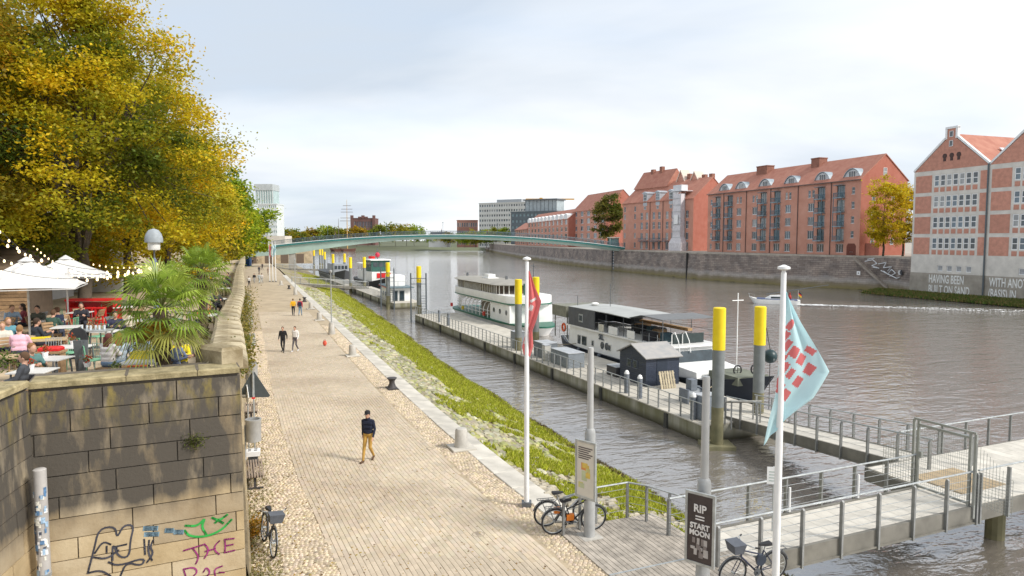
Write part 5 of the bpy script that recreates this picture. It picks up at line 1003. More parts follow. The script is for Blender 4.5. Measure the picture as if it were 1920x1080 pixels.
# ---- gangways
plank_w = M('pale_decking', (.54, .51, .45), .9, .14, 2, rnd=.08, bump=.2); beam_m = M('gangway_beam', (.19, .18, .155), .7, .2, 1.5, metal=.2); post_m = M('gangway_post', (.25, .255, .25), .5, .15, 3, metal=.4)
def gangway(name, label, A, B, wd, gap=1.3, plank=.5, mesh_len=0, both=True, tubes=False, h=1.05, grp='steel gangways'):
    A, B = Vector(A), Vector(B); hd = Vector((B.x - A.x, B.y - A.y, 0)); Ln = hd.length; rz = math.atan2(hd.y, hd.x); o = thing(name, label, 'gangway', A, rz, grp); sl_ = (B.z - A.z) / Ln
    n = int(Ln / plank); l = Ln / n; th = math.atan(sl_)
    me = MB().box((0, 0, -.03), (l - .012, wd, .06)).mesh('deck_board')
    for k in range(n): q = obj('deck_board', me, plank_w, o, (l * (k + .5), 0, sl_ * l * (k + .5))); q.rotation_euler = (0, -th, 0)
    for sy in (-1, 1):
        y = sy * (wd / 2 + .06); mb = MB(); mb.prismy([(0, -.42), (Ln, sl_ * Ln - .42), (Ln, sl_ * Ln + .02), (0, .02)], y - .05, y + .05); mb.prismy([(0, -.46), (Ln, sl_ * Ln - .46), (Ln, sl_ * Ln - .42), (0, -.42)], y - .1, y + .1); mb.build('side_beam', beam_m, o)
        if not both and sy > 0: continue
        mb = MB(); mb.cyl((0, y, h), (Ln, y, sl_ * Ln + h), .028, n=8); mb.build('handrail', steel, o, True)
        mb = MB(); [mb.cyl((0, y, z), (Ln, y, sl_ * Ln + z), .008, n=4) for z in (.22, .42, .62, .82)]; mb.build('railing_wire', steel, o)
        np_ = max(2, round(Ln / gap)); pme = MB().prismx([(-.05, -.5), (.05, -.5), (.05, h - .1), (0, h - .02), (-.05, h - .06)], -.03, .03).mesh('railing_post')
        for k in range(np_ + 1): x = min(Ln - .05, max(.05, Ln * k / np_)); obj('railing_post', pme, post_m, o, (x, y + sy * .08, sl_ * x))
        if tubes:
            tm = MB().cyl((.07, 0, .05), (.07, 0, .75), .032, n=8).mesh('light_tube')
            for k in range(1, np_, 2): obj('light_tube', tm, white_p, o, (Ln * k / np_, y - sy * .0, sl_ * Ln * k / np_))
    return o
g1a, g1b = Vector((4.4, 16.65, .0)), Vector((13.05, 20.4, .0))
gangway('gangway', 'wide pale gangway leading from the timber landing to the wire gate', g1a, g1b, 1.62, 1.32, tubes=True)
lp = thing('gangway_landing', 'platform joining the two gangways at the right edge of the picture', 'platform', (13.15, 20.45, 0), math.atan2(3.75, 8.65)); gd_ = math.atan2(3.75, 8.65)
for k in range(26): mb = MB(); mb.box((.27 + k * .5, 1.0, -.03), (.488, 3.6, .06)); mb.build('deck_board', plank_w, lp)
mb = MB(); mb.bx(0, 13, -.9, -.78, -.46, -.02); mb.bx(0, 13, 2.8, 2.9, -.46, -.02); mb.bx(-.05, .05, -.7, 2.8, -.46, -.07); mb.build('side_beam', beam_m, lp)
mb = MB(); mb.cyl((0, -.88, 1.05), (13, -.88, 1.05), .028, n=8); mb.cyl((1.6, 2.84, 1.05), (13, 2.84, 1.05), .028); mb.build('handrail', steel, lp, True)
for k in range(11):
    mb = MB(); mb.bx(k * 1.3 - .03, k * 1.3 + .03, -1.0, -.9, -.5, 1.0); mb.build('railing_post', post_m, lp)
    if k > 1: mb = MB(); mb.bx(k * 1.3 - .03, k * 1.3 + .03, 2.86, 2.94, -.3, 1.0); mb.build('railing_post', post_m, lp)
mb = MB(); mb.bx(.5, 2.6, -.1, 1.6, .002, .03); mb.build('wooden_mat', M('plywood', (.38, .29, .18), .85, .15, 2), lp)
mb = MB(); mb.cyl((4, 1, -6), (4, 1, -.5), .3, n=12); mb.build('support_pile', pile_m, lp)
gangway('gangway', 'sloping gangway going down from the gate to the long pontoon', (14.9, 23.0, -.02), (11.9, 35.6, -1.42), 1.5, 1.45, tubes=False)
A_ = Vector((ko(127) - .4, 127, -.1)); gangway('gangway', 'far gangway level with the bank, reaching the middle pontoon', A_, (A_.x + 13.0, A_.y + 5.0, -1.3), 1.5, 1.5, plank=1.0)
A_ = Vector((ko(196) - .4, 196, -.1)); gangway('gangway', 'farthest gangway running out just before the bridge pier', A_, (A_.x + 16, A_.y + 6, -1.0), 1.5, 1.8, plank=1.5)
# ---- wire mesh gate across the gangway head
gt = thing('mesh_gate', 'tall galvanised wire mesh gate standing across the gangway', 'gate', (12.9, 20.35, 0), gd_ + PI / 2); gm_ = M('gate_steel', (.30, .31, .29), .5, .15, 3, metal=.4)
for x in (-.95, -.80, .80, .95): mb = MB(); mb.bx(x - .035, x + .035, -.035, .035, -.3, 2.15); mb.build('gate_post', gm_, gt)
mb = MB(); mb.bx(-.95, .95, -.03, .03, 2.15, 2.21); mb.bx(-.78, .78, -.03, .03, 1.98, 2.05); mb.bx(-.78, .78, -.03, .03, .06, .12); mb.build('gate_rail', gm_, gt)
mb = MB()
for k in range(24): x = -.75 + k * 1.5 / 23; mb.bx(x - .0025, x + .0025, -.0025, .0025, .12, 1.98)
for k in range(15): z = .2 + k * .125; mb.bx(-.77, .77, .004, .012, z - .0025, z + .0025)
mb.build('wire_mesh', gm_, gt); mb = MB(); mb.bx(.66, .76, -.06, .06, 1.0, 1.2); mb.build('lock_box', gm_, gt)
for sx in (-1, 1):
    w_ = MB()
    for k in range(12): w_.bx(sx * (1.0 + k * .09) - .004, sx * (1.0 + k * .09) + .004, -.004, .004, .1, 1.9 - k * .07)
    for k in range(12): w_.bx(min(sx * 1.0, sx * 2.0), max(sx * 1.0, sx * 2.0), .004, .01, .15 + k * .09, .158 + k * .09)
    w_.build('side_guard', gm_, gt)
# ---- timber landing
ld = thing('timber_landing', 'grey timber landing deck at the start of the gangway', 'deck', (0, 0, 0)); c1, c2, c3 = G(1055, 1006), G(1197, 979), G(1292, 1027)
u = (c2 - c1).normalized(); u = N_.copy(); v = -E_.copy(); o_ = Vector((c1.x, c1.y, 0))
ld.location = o_ + Vector((0, 0, .02)); ld.rotation_euler = (0, 0, math.atan2(u.y, u.x))
for row_, (ya, yb, xa, xb) in enumerate([(-2.35, .35, .0, 3.0), (-6.2, -2.37, .0, 3.6)]):
    x = xa
    while x < xb - .02:
        ya2 = ya; mb = MB(); mb.chbox((x + .065, (ya + yb) / 2, .0), (.128, yb - ya - .01, .05), .006); mb.build('plank', wood_g, ld); x += .137
mb = MB(); mb.bx(0, 3.0, -6.2, .35, -.25, -.03); mb.build('joist', M('joist_dark', (.10, .085, .07), .9), ld); mb = MB(); mb.box((1.5, -2.36, .028), (3.0, .05, .012)); mb.build('cover_strip', steel, ld)
rl = [(0.02, .0), (1.15, .3), (2.15, .32), (2.5, -.1), (3.05, -1.55)]; ro = thing('landing_railing', 'bent galvanised railing around the back of the timber landing', 'railing', ld.location, ld.rotation_euler.z)
mb = MB(); mb.tube([(x, y, 1.02) for x, y in rl], .025, 8); mb.build('handrail', steel, ro, True)
mb = MB(); [mb.tube([(x, y, z) for x, y in rl], .007, 4) for z in (.25, .45, .65, .85)]; mb.build('railing_wire', steel, ro)
for x, y in rl + [(.58, .15), (2.75, -.8)]: mb = MB(); mb.bx(x - .03, x + .03, y - .03, y + .03, -.35, 1.0); mb.build('railing_post', post_m, ro)
# ---- things on the near pontoon
def onp(name, label, cat, x, y, rz=0., grp=None, dz=-1.5): q = RF(x, y, dz); return thing(name, label, cat, q, RIV + rz, grp)
sh = onp('garden_shed', 'small navy timber shed with pitched felt roof on the pontoon', 'shed', 8.84, -2.45); w_, d_, hh = 3.1, 2.5, 1.82
mb = MB(); mb.prismy([(.04, 0), (w_ - .04, 0), (w_ - .04, hh), (w_ / 2, hh + .62), (.04, hh)], -d_ + .04, -.04); mb.build('core', navy, sh)
for k in range(13):
    z = k * .14
    for (xa, xb, ya, yb) in ((0, w_, -.03, 0), (-.0, .03, -d_, -.03), (0, w_, -d_, -d_ + .03)): mb = MB(); mb.bx(xa, xb, ya, yb, z + .005, z + .135); mb.build('board', navy, sh)
for k in range(4): q = .14 * k; sx = (q + .08) / .62 * w_ / 2; mb = MB(); mb.prismy([(sx - .1, hh + q), (w_ - sx + .1, hh + q), (w_ - sx - .1, hh + q + .13), (sx + .1, hh + q + .13)], -.03, 0); mb.build('board', navy, sh)
for s in (-1, 1):
    th = math.atan2(.62, w_ / 2); c = Vector((w_ / 2 + s * (w_ / 4 + .08), -d_ / 2, hh + .31 + .02)); mb = MB(); mb.box(c, (w_ / 2 / math.cos(th) + .28, d_ + .3, .06), 0, s * th); mb.build('roof_panel', M('roof_felt', (.30, .30, .30), .9, .25, 2, col2=(.38, .36, .34)), sh)
for x in (.95, 1.65): q = MB().bx(x, x + .52, .0, .035, .95, 1.5).build('window', M('shed_window', (.10, .12, .15), .5), sh); MB().bx(x + .06, x + .46, .02, .045, 1.0, 1.45).build('pane', glass_d, q)
mb = MB(); mb.bx(-.02, .0, -1.6, -.8, .05, 1.65); mb.build('door', M('shed_door', (.025, .035, .055), .6), sh)
pl_ = onp('wooden_pallet', 'weathered pallets leaning against the navy shed', 'pallet', 7.9, -2.9)
for k in range(6): mb = MB(); mb.box((.10, -.1 - k * .19, .5), (.03, .13, 1.15), 0, .3); mb.build('slat', M('pallet_slat', (.42, .36, .25), .9, .2, 4, rnd=.2), pl_)
for z in (.15, .5, .9): mb = MB(); mb.box((.13 + z * .3 - .12, -.6, z), (.08, 1.15, .09), 0, .3); mb.build('bearer', wood_g, pl_)
def cabinet(label, x, y, l, w_, h, col=(.20, .225, .25), doors=3, grp='pontoon cabinets'):
    o = onp('steel_cabinet', label, 'cabinet', x, y, 0, grp); mb = MB(); mb.chbox((l / 2, -w_ / 2, h / 2), (l, w_, h), .03); m_ = M('cab%.2f%.2f' % col[:2], col, .5, .1, 2); mb.build('body', m_, o)
    for k in range(doors): mb = MB(); mb.bx(l * k / doors + .03, l * (k + 1) / doors - .03, .0, .02, .08, h - .1); q = mb.build('door', m_, o); MB().bx(l * (k + 1) / doors - .12, l * (k + 1) / doors - .08, .02, .04, h * .45, h * .6).build('handle', dsteel, q)
    mb = MB(); mb.chbox((l / 2, -w_ / 2, h + .025), (l + .06, w_ + .06, .05), .01); mb.build('lid', M('cabinet_lid', (.38, .40, .42), .5, .15, 2), o); return o
cabinet('long grey-blue storage cabinet on the pontoon beside the white boat', 16.2, -.8, 2.9, 1.3, 1.05); cabinet('grey container box just left of the long cabinet by the red flag', 20.6, -.9, 1.8, 1.2, 1.15, (.16, .18, .20), 2)
cabinet('narrow white locker between grey pontoon boxes', 19.5, -.5, .5, .5, 1.2, (.5, .49, .45), 1); cabinet('grey power cabinet at the near corner of the pontoon', .75, -.45, .7, 1.0, 1.25, (.22, .25, .29), 1); cabinet('low black box beside the shed', 12.1, -2.3, 1.3, .9, .65, (.05, .05, .055), 1)
cabinet('grey switch box at the foot of the pile before the steamer', 26.0, -.8, 1.0, .9, 1.4, (.23, .25, .27), 1)
for k, (x, y, lab) in enumerate([(6.3, -.35, 'round-capped power bollard on the pontoon, nearer of the pair by the shed'), (7.8, -.4, 'round-capped power bollard on the pontoon, farther of the pair by the shed'), (1.2, -.25, 'round-capped power bollard at the pontoon corner cabinet'), (47, -.4, 'dark tall power bollard at the far end of the pontoon'), (43.5, -.4, 'dark power bollard second from the far end of the pontoon')]):
    o = onp('power_bollard', lab, 'bollard', x, y, 0, 'power bollards on the pontoon'); mb = MB(); mb.lathe([(.15, 0), (.15, 1.15), (.17, 1.17)], 12); mb.build('column', M('bollard_slate', (.17, .19, .22), .5, .1, 3), o, True); mb = MB(); mb.lathe([(.15, 1.17), (.15, 1.22), (.1, 1.35), (.02, 1.4)], 12); mb.build('cap', white_p if k < 3 else dsteel, o, True)
o = onp('ramp_hood', 'sloping grey sheet hood over the pontoon end of the gangway', 'hood', -.9, -1.6, -.4); mb = MB(); mb.box((0, 0, 1.25), (1.2, 1.5, .05), 0, .3); mb.build('sheet', M('hood_sheet', (.36, .36, .34), .6, .1, 2), o)
for x, y in ((-.5, -.7), (.5, -.7), (-.5, .7), (.5, .7)): mb = MB(); mb.bx(x - .03, x + .03, y - .03, y + .03, 0, 1.2 - x * .3); mb.build('leg', post_m, o)
o = onp('deck_winch', 'grey deck winch and hoses beside the pallets', 'winch', 4.4, -2.6); mb = MB(); mb.cyl((0, -.5, .45), (0, .5, .45), .3, n=12); mb.build('drum', M('winch_grey', (.22, .24, .26), .6), o, True); mb = MB(); mb.bx(-.4, .4, -.6, -.5, 0, .8); mb.bx(-.4, .4, .5, .6, 0, .8); mb.bx(-.2, .3, -.2, .2, .7, 1.3); mb.build('frame', M('winch_frame', (.15, .17, .20), .6), o)
for k, (x, y) in enumerate([(5.2, -3.6), (3.4, -3.4), (2.2, -3.0)]): o = onp('mooring_bitt', ['dark mooring bitt nearest the pallets', 'dark mooring bitt in the middle of the pontoon end', 'dark mooring bitt nearest the thick pile'][k], 'bollard', x, y); mb = MB(); mb.lathe([(.14, 0), (.12, .1), (.12, .5), (.19, .56), (.16, .68), (.03, .72)], 12); mb.build('post', dsteel, o, True); mb = MB(); mb.box((0, 0, .02), (.5, .5, .04)); mb.build('base_plate', dsteel, o)
# ================================================================ BOATS (local x: bow 0 -> stern +, +y towards the promenade)
white_b = M('boat_white', (.80, .80, .78), .4, .06, .8); hull_d = M('hull_navy', (.025, .032, .045), .4, .2, .6); deck_b = M('boat_deck', (.40, .41, .40), .8, .1, 1); tarp = M('grey_tarp', (.09, .095, .105), .7, .2, 1.5, bump=.4, bscale=3); awn = M('awning_grey', (.38, .39, .38), .8, .08, .7)
def hull(par, Ln, wd, h0, hb, hs, mat, rake=2.2, name='hull', n=12, stripe=None):
    rings = []
    for i in range(n + 1):
        t_ = i / n; x = Ln * t_; w2 = wd / 2 * min(1, (math.sin(min(1, t_ / .30) * PI / 2) ** .75)) * (1 - .25 * max(0, (t_ - .85) / .15) ** 2); w2 = max(w2, .06)
        zt = h0 + (hb - h0) * max(0, 1 - t_ / .25) ** 1.6 + (hs - h0) * max(0, (t_ - .8) / .2) ** 2; sx = rake * max(0, 1 - t_ / .2)
        rings.append([(x, -w2, zt), (x, w2, zt), (x + sx * .5, w2 * .92, zt * .5), (x + sx, w2 * .7, -.4), (x + sx, -w2 * .7, -.4), (x + sx * .5, -w2 * .92, zt * .5)])
    mb = MB(); mb.loft(rings); o = mb.build(name, mat, par, True); return o, rings
hb_ = thing('houseboat', 'white and black houseboat with awning deck moored behind the pontoon', 'boat', RF(4.0, -8.2, WZ), RIV); hb_.scale = (.86, 1, .97); hull(hb_, 28.5, 4.9, 1.05, 2.1, 1.5, hull_d)
mb = MB(); mb.loft([[(7.0, -2.2, 1.0), (7.0, 2.2, 1.0), (7.6, 2.15, 1.75), (7.6, -2.15, 1.75)], [(25.5, -2.3, 1.0), (25.5, 2.3, 1.0), (25.5, 2.2, 2.6), (25.5, -2.2, 2.6)]][:0] or [[(5.4, -2.0, 1.02), (5.4, 2.0, 1.02), (5.6, 1.9, 1.55), (5.6, -1.9, 1.55)], [(8.6, -2.25, 1.02), (8.6, 2.25, 1.02), (8.6, 2.15, 1.75), (8.6, -2.15, 1.75)]]); mb.build('foredeck_house', white_b, hb_)
mb = MB(); mb.loft([[(8.4, -2.2, 1.0), (8.4, 2.2, 1.0), (9.3, 2.1, 2.75), (9.3, -2.1, 2.75)], [(25.6, -2.3, 1.0), (25.6, 2.3, 1.0), (25.6, 2.2, 2.75), (25.6, -2.2, 2.75)]]); cab = mb.build('cabin', white_b, hb_)
mb = MB(); mb.bx(8.9, 26, -2.35, 2.35, 2.75, 2.87); mb.build('upper_deck', white_b, hb_)
mb = MB(); mb.add([(8.52, -1.7, 1.55), (8.52, 1.7, 1.55), (9.02, 1.65, 2.5), (9.02, -1.65, 2.5)], [(0, 1, 2, 3)]); mb.v = [(x - .03, y, z) for x, y, z in mb.v]; mb.build('windscreen', glass_d, hb_)
for x, w_, h in ((10.3, 1.5, .8), (22.0, .9, .75), (23.2, .6, .75), (20.6, .35, .4), (17.5, .4, .4), (13, .4, .4)):
    f_ = MB().bx(x - .06, x + w_ + .06, 2.2, 2.26, 1.72 - h / 2 - .06, 1.72 + h / 2 + .06).build('window', M('boat_window_frame', (.55, .55, .53), .4), hb_); f_.rotation_euler = (0, 0, 0); MB().bx(x, x + w_, 2.25, 2.275, 1.72 - h / 2, 1.72 + h / 2).build('pane', glass_d, f_)
for x in (19.0, 18.2): mb = MB(); mb.cyl((x, 2.2, 1.75), (x, 2.27, 1.75), .3, n=14); mb.build('porthole', glass_d, hb_)
place_text('hull_letters', 'SKL', .62, M('letter_dark', (.04, .06, .09), .6), hb_, (19.2, 2.26, 2.2), (PI / 2, 0, PI), .9, 'CENTER', .02)
mb = MB(); [mb.cyl((x, y, 2.85), (x, y, 4.4 if x > 12 else 4.75), .03, n=6) for x in (9.6, 12.5, 15.5, 18.5, 21.5, 25.4) for y in (-2.15, 2.15)]
for y in (-2.15, 2.15): mb.tube([(9.6, y, 4.72), (12.5, y, 4.78), (14.5, y, 4.42), (25.4, y, 4.45)], .035, 5); mb.tube([(9.6, y, 3.8), (20, y, 3.8)], .018, 5); mb.tube([(9.6, y, 3.35), (20, y, 3.35)], .014, 5)
for x in (9.6, 12.5): mb.cyl((x, -2.15, 4.74), (x, 2.15, 4.74), .03)
mb.build('awning_frame', dsteel, hb_)
mb = MB(); mb.loft([[(x, -2.3, z), (x, 0, z + .16), (x, 2.3, z), (x, 2.3, z - .05), (x, 0, z + .10), (x, -2.3, z - .05)] for x, z in ((14.3, 4.46), (18, 4.52), (22, 4.5), (25.7, 4.48))]); mb.build('awning', awn, hb_)
mb = MB(); mb.loft([[(x, -2.3, z), (x, 2.3, z), (x, 2.3, z - .04), (x, -2.3, z - .04)] for x, z in ((9.4, 4.76), (12.5, 4.84), (14.3, 4.5))]); mb.build('awning_front', M('awning_dark', (.16, .165, .17), .8), hb_)
mb = MB(); mb.bx(20.3, 25.6, 2.27, 2.33, 2.9, 4.45); mb.bx(20.3, 25.6, -2.33, -2.27, 2.9, 4.45); mb.bx(25.6, 25.66, -2.33, 2.33, 2.9, 4.45); mb.build('tarp_side', tarp, hb_)
mb = MB(); mb.bx(22.6, 23.4, 2.33, 2.36, 3.3, 4.0); mb.build('tarp_window', M('tarp_pane', (.35, .37, .38), .3), hb_); mb = MB(); mb.bx(22.72, 23.28, 2.36, 2.38, 3.42, 3.88); mb.build('tarp_glass', glass_d, hb_)
mb = MB(); mb.bx(26.2, 29.5, -2.3, 2.3, 3.4, 4.4); [mb.bx(x - .04, x + .04, y - .04, y + .04, 1.4, 3.4) for x in (26.4, 29.2) for y in (-2.1, 2.1)]; mb.build('stern_tent', M('tent_olive', (.20, .20, .16), .8, .25, 1.5), hb_)
rd = random.Random(8)
for k in range(9): x = 10.5 + k * 1.05; mb = MB(); mb.chbox((x, rd.uniform(-1.2, 1.4), 3.2), (rd.uniform(.6, 1.0), rd.uniform(.6, 1.2), .7), .08); mb.build('deck_lounge', [tarp, M('deck_seat_teal', (.05, .09, .11), .8), M('deck_seat_black', (.03, .03, .035), .8), wood_b][k % 4], hb_)
mb = MB(); mb.bx(12, 19.5, -1.9, -1.5, 3.5, 3.7); mb.build('wooden_counter', M('counter_wood', (.40, .25, .12), .7, .2, 2), hb_); mb = MB(); mb.bx(10, 10.1, -1.6, 1.0, 2.9, 3.6); mb.build('front_screen', M('screen_green', (.035, .05, .05), .7), hb_)
for k, (x, l) in enumerate(((16.2, 1.5), (18.6, .9), (13.4, 1.2))): mb = MB(); mb.bx(x, x + l, 2.3, 2.34, 2.9, 3.5); mb.build('rail_panel', [white_b, M('panel_cream', (.55, .53, .45), .6), white_b][k], hb_)
mb = MB(); mb.tube([(9.9, 1.2, 2.85), (9.9, 1.2, 3.6), (9.5, 1.2, 3.8), (9.0, 1.2, 3.2), (8.8, 1.2, 2.4)], .035, 6); mb.tube([(9.9, .3, 2.85), (9.9, .3, 3.6), (9.5, .3, 3.8), (9.0, .3, 3.2), (8.8, .3, 2.4)], .035, 6); mb.build('ladder_rail', white_b, hb_)
mb = MB(); mb.cyl((25.9, 1.4, 1.3), (25.9, 1.4, 4.2), .18, n=10); mb.build('funnel', M('rust_brown', (.22, .09, .05), .8), hb_); mb = MB(); mb.lathe_e((0, 0, 0), (.01, .01, .01), 4, 2, 0); ring = MB(); ring.tube([(0, .34 * math.cos(a * PI / 8), .34 * math.sin(a * PI / 8)) for a in range(16)], .09, 8, closed=True); rg = ring.build('lifebuoy', M('lifebuoy_orange', (.75, .12, .03), .5), hb_, True, loc=(27.2, 2.1, 2.4)); rg.rotation_euler = (0, 0, PI / 2)
mb = MB(); [mb.cyl((x, 2.1, 1.3), (x, 2.1, 2.3), .025) for x in (26, 27, 28.2)]; mb.cyl((26, 2.1, 2.3), (28.4, 1.6, 2.3), .025); mb.tube([(25.8, 2.2, 1.2), (28, 2.6, 3.0)], .03); mb.build('stern_rail', white_b, hb_)
mb = MB(); mb.cyl((22, 0, 4.5), (22, 0, 6.6), .03); mb.cyl((25.5, 1.5, 4.4), (25.5, 1.5, 5.4), .03); mb.build('antenna', dsteel, hb_); mb = MB(); mb.cyl((4.6, -.6, 1.4), (4.6, -.6, 6.9), .035); mb.cyl((4.6, -1.05, 6.4), (4.6, -.15, 6.4), .03); mb.build('signal_mast', white_b, hb_)
mb = MB(); mb.ell((24, .5, 4.75), (.35, .35, .14)); mb.build('radar_dome', white_b, hb_, True)
for k, x in enumerate((1.6, 3.4)): ring = MB(); ring.tube([(0, .30 * math.cos(a * PI / 8), .30 * math.sin(a * PI / 8)) for a in range(16)], .05, 6, closed=True); [ring.cyl((0, 0, 0), (0, .3 * math.cos(a), .3 * math.sin(a)), .02) for a in (0, 1.57, 3.14, 4.71)]; ring.build('winch_wheel', black_p, hb_, True, loc=(x, .2, 2.3 - k * .35))
mb = MB(); mb.bx(2.0, 5.2, -1.2, 1.2, 1.2, 1.75); mb.build('fore_hatch', M('hatch_olive', (.16, .17, .13), .8, .2, 2), hb_)
mb = MB(); mb.lathe_e((0, 0, 0), (.38, .38, .38), 12, 8, 0); o = thing('fender_ball', 'dark round buoy hanging high beside the second pile', 'buoy', G(1443, 668, 0) * 0 + D(1444, 668, 37.4)); mb.build('ball', M('buoy_teal', (.02, .045, .05), .4), o, True); mb = MB(); mb.cyl((0, 0, -.3), (0, 0, -4.2), .02); mb.cyl((0, 0, .3), (-.35, -.3, 1.6), .02); mb.build('rope', black_p, o)
mb = MB()
for x0, y0, x1, y1 in ((3.5, 1.6, 1.2, 5.0), (12, 2.3, 9.5, 4.6), (24, 2.3, 27, 4.8)): mb.tube([(x0 + (x1 - x0) * k / 8, y0 + (y1 - y0) * k / 8, 1.3 + .15 * k / 8 - .9 * (k / 8) * (1 - k / 8)) for k in range(9)], .03, 5)
mb.build('mooring_rope', M('rope_tan', (.30, .25, .17), .9), hb_)
for x in (7, 11, 15, 19, 23): mb = MB(); mb.lathe([(.05, .35), (.16, .45), (.17, .95), (.05, 1.08)], 10, (x, 2.55, 0)); mb.build('fender', M('fender_grey', (.10, .12, .15), .6), hb_, True)
for k in range(12): x = 10.2 + k * 1.2; mb = MB(); mb.cyl((x, 2.22, 2.85), (x, 2.22, 3.6), .018, n=5); mb.build('rail_stanchion', steel, hb_)
# ---- passenger steamer
st_ = thing('passenger_ship', 'white and green passenger ship with rounded glazed upper saloon', 'boat', RF(37.0, -9.0, WZ), RIV); st_.scale = (.93, 1, 1)
green_b = M('boat_green', (.02, .13, .085), .45, .1, 1); brown_w = M('saloon_glass', (.07, .05, .04), .1, .4, .8); roof_b = M('saloon_roof', (.30, .285, .25), .85, .12, 1)
def oval(x0, x1, w2, z, n=28, rb=6.0, rs=5.0):
    P = []
    for k in range(n):
        t_ = k / (n - 1); x = x0 + (x1 - x0) * (1 - math.cos(PI * t_)) / 2; w_ = w2 * min(1, math.sqrt(max(0, 1 - max(0, (x0 + rb - x) / rb) ** 2)), math.sqrt(max(0, 1 - max(0, (x - (x1 - rs)) / rs) ** 2))); P.append((x, max(.05, w_), z))
    return P + [(x, -y, z) for x, y, z in P[::-1]]
mb = MB(); mb.loft([oval(1.4, 27.5, 2.2, -.4, rb=8), oval(.3, 28.3, 2.7, .7, rb=8), oval(0, 28.5, 2.8, 1.05, rb=8)]); mb.build('hull', white_b, st_, True)
mb = MB(); mb.loft([oval(-.05, 28.55, 2.86, .95, rb=8), oval(-.05, 28.55, 2.86, 1.12, rb=8)]); mb.build('rub_strake', green_b, st_)
mb = MB(); mb.loft([oval(6, 17.0, 1.9, 1.1, rb=1.5, rs=1.5), oval(6, 17.0, 1.9, 2.9, rb=1.5, rs=1.5)]); mb.build('lower_saloon', M('saloon_dark', (.20, .17, .13), .6, .3, 1), st_)
mb = MB(); mb.bx(4.2, 10.5, -2.55, 2.55, 1.1, 3.0); mb.build('midship_house', white_b, st_)
for k in range(3): mb = MB(); mb.cyl((5.2 + k * 2, 2.54, 2.2), (5.2 + k * 2, 2.6, 2.2), .28, n=12); mb.build('porthole', glass_d, st_)
for k in range(11):
    x = 11.2 + k * 1.45; w2 = 2.62 if k < 8 else 2.62 - (k - 7) * .32
    mb = MB(); mb.tube([(x, w2, 1.05), (x, w2 + .02, 2.1), (x, w2 - .2, 2.7), (x, w2 - .75, 3.0)], .055, 6); mb.tube([(x, -w2, 1.05), (x, -w2, 2.1), (x, -w2 + .2, 2.7), (x, -w2 + .75, 3.0)], .055, 6); mb.build('arch_rib', white_b, st_)
mb = MB(); [mb.tube([(10.5, s * 2.64, z), (22.5, s * 2.64, z), (25.5, s * 2.0, z), (27.3, s * .9, z)], .03, 5) for s in (-1, 1) for z in (1.55, 1.95)]; mb.build('deck_rail', white_b, st_)
mb = MB(); mb.loft([oval(3.5, 27.4, 2.55, 2.95, rb=2, rs=6), oval(3.2, 28.0, 2.75, 3.25, rb=2, rs=6), oval(3.2, 28.0, 2.75, 4.05, rb=2, rs=6)]); mb.build('upper_bulwark', white_b, st_, True)
mb = MB(); mb.loft([oval(3.15, 28.08, 2.79, 3.12, rb=2, rs=6), oval(3.15, 28.08, 2.79, 3.24, rb=2, rs=6)]); mb.build('green_band', green_b, st_)
mb = MB(); mb.loft([oval(7.4, 27.2, 2.5, 4.05, rb=1.2, rs=6), oval(7.4, 27.2, 2.5, 5.0, rb=1.2, rs=6)]); mb.build('saloon_glazing', brown_w, st_, True)
pr = oval(7.36, 27.26, 2.53, 4.05, n=34, rb=1.2, rs=6); mb = MB(); acc = 0
for a_, b_ in zip(pr, pr[1:]):
    mb.bx(a_[0] - .05, a_[0] + .05, a_[1] - .05, a_[1] + .05, 4.05, 5.0)
    if math.dist(a_, b_) > .9: mb.bx((a_[0] + b_[0]) / 2 - .05, (a_[0] + b_[0]) / 2 + .05, (a_[1] + b_[1]) / 2 - .05, (a_[1] + b_[1]) / 2 + .05, 4.05, 5.0)
mb.build('window_mullion', M('mullion_cream', (.58, .56, .5), .6), st_)
mb = MB(); mb.loft([oval(6.9, 27.9, 2.85, 5.0, rb=1.4, rs=6.2), oval(6.8, 28.0, 2.95, 5.08, rb=1.4, rs=6.2), oval(7.6, 27.0, 2.2, 5.26, rb=1.4, rs=6), oval(9, 25.0, 1.0, 5.34, rb=1.4, rs=5)]); mb.build('saloon_roof', roof_b, st_, True)
mb = MB(); mb.bx(16.5, 19.0, -.7, .7, 5.3, 5.45); mb.bx(17, 18.6, -.45, .45, 5.4, 5.85); mb.build('roof_hatch', white_b, st_)
for x, y in ((25.5, .5), (14, -.8), (17.3, .2)): mb = MB(); mb.bx(x - .12, x + .12, y - .12, y + .12, 5.3, 5.75); mb.build('roof_vent', dsteel, st_)
mb = MB(); mb.lathe([(.42, 5.0), (.42, 6.2), (.46, 6.3)], 12, (5.4, 0, -1.0)); mb.build('funnel', green_b, st_, True); mb = MB(); mb.cyl((3.6, 0, 4.0), (3.6, 0, 7.6), .05); mb.cyl((2.8, 0, 7.2), (4.2, 0, 7.35), .03); mb.build('mast', dsteel, st_)
mb = MB(); mb.lathe([(.5, 1.0), (.45, 1.5), (.2, 1.9), (.18, 2.3)], 10, (1.6, 1.2, .8)); mb.build('capstan', white_b, st_)
for k, x in enumerate((12.2, 20.5, 25.5)): mb = MB(); mb.box((x, 2.75, 1.5), (.5, .2, .45)); mb.build('flower_box', [M('box_red', (.5, .06, .04), .6), M('box_yellow', (.6, .45, .03), .6), red_p][k], st_)
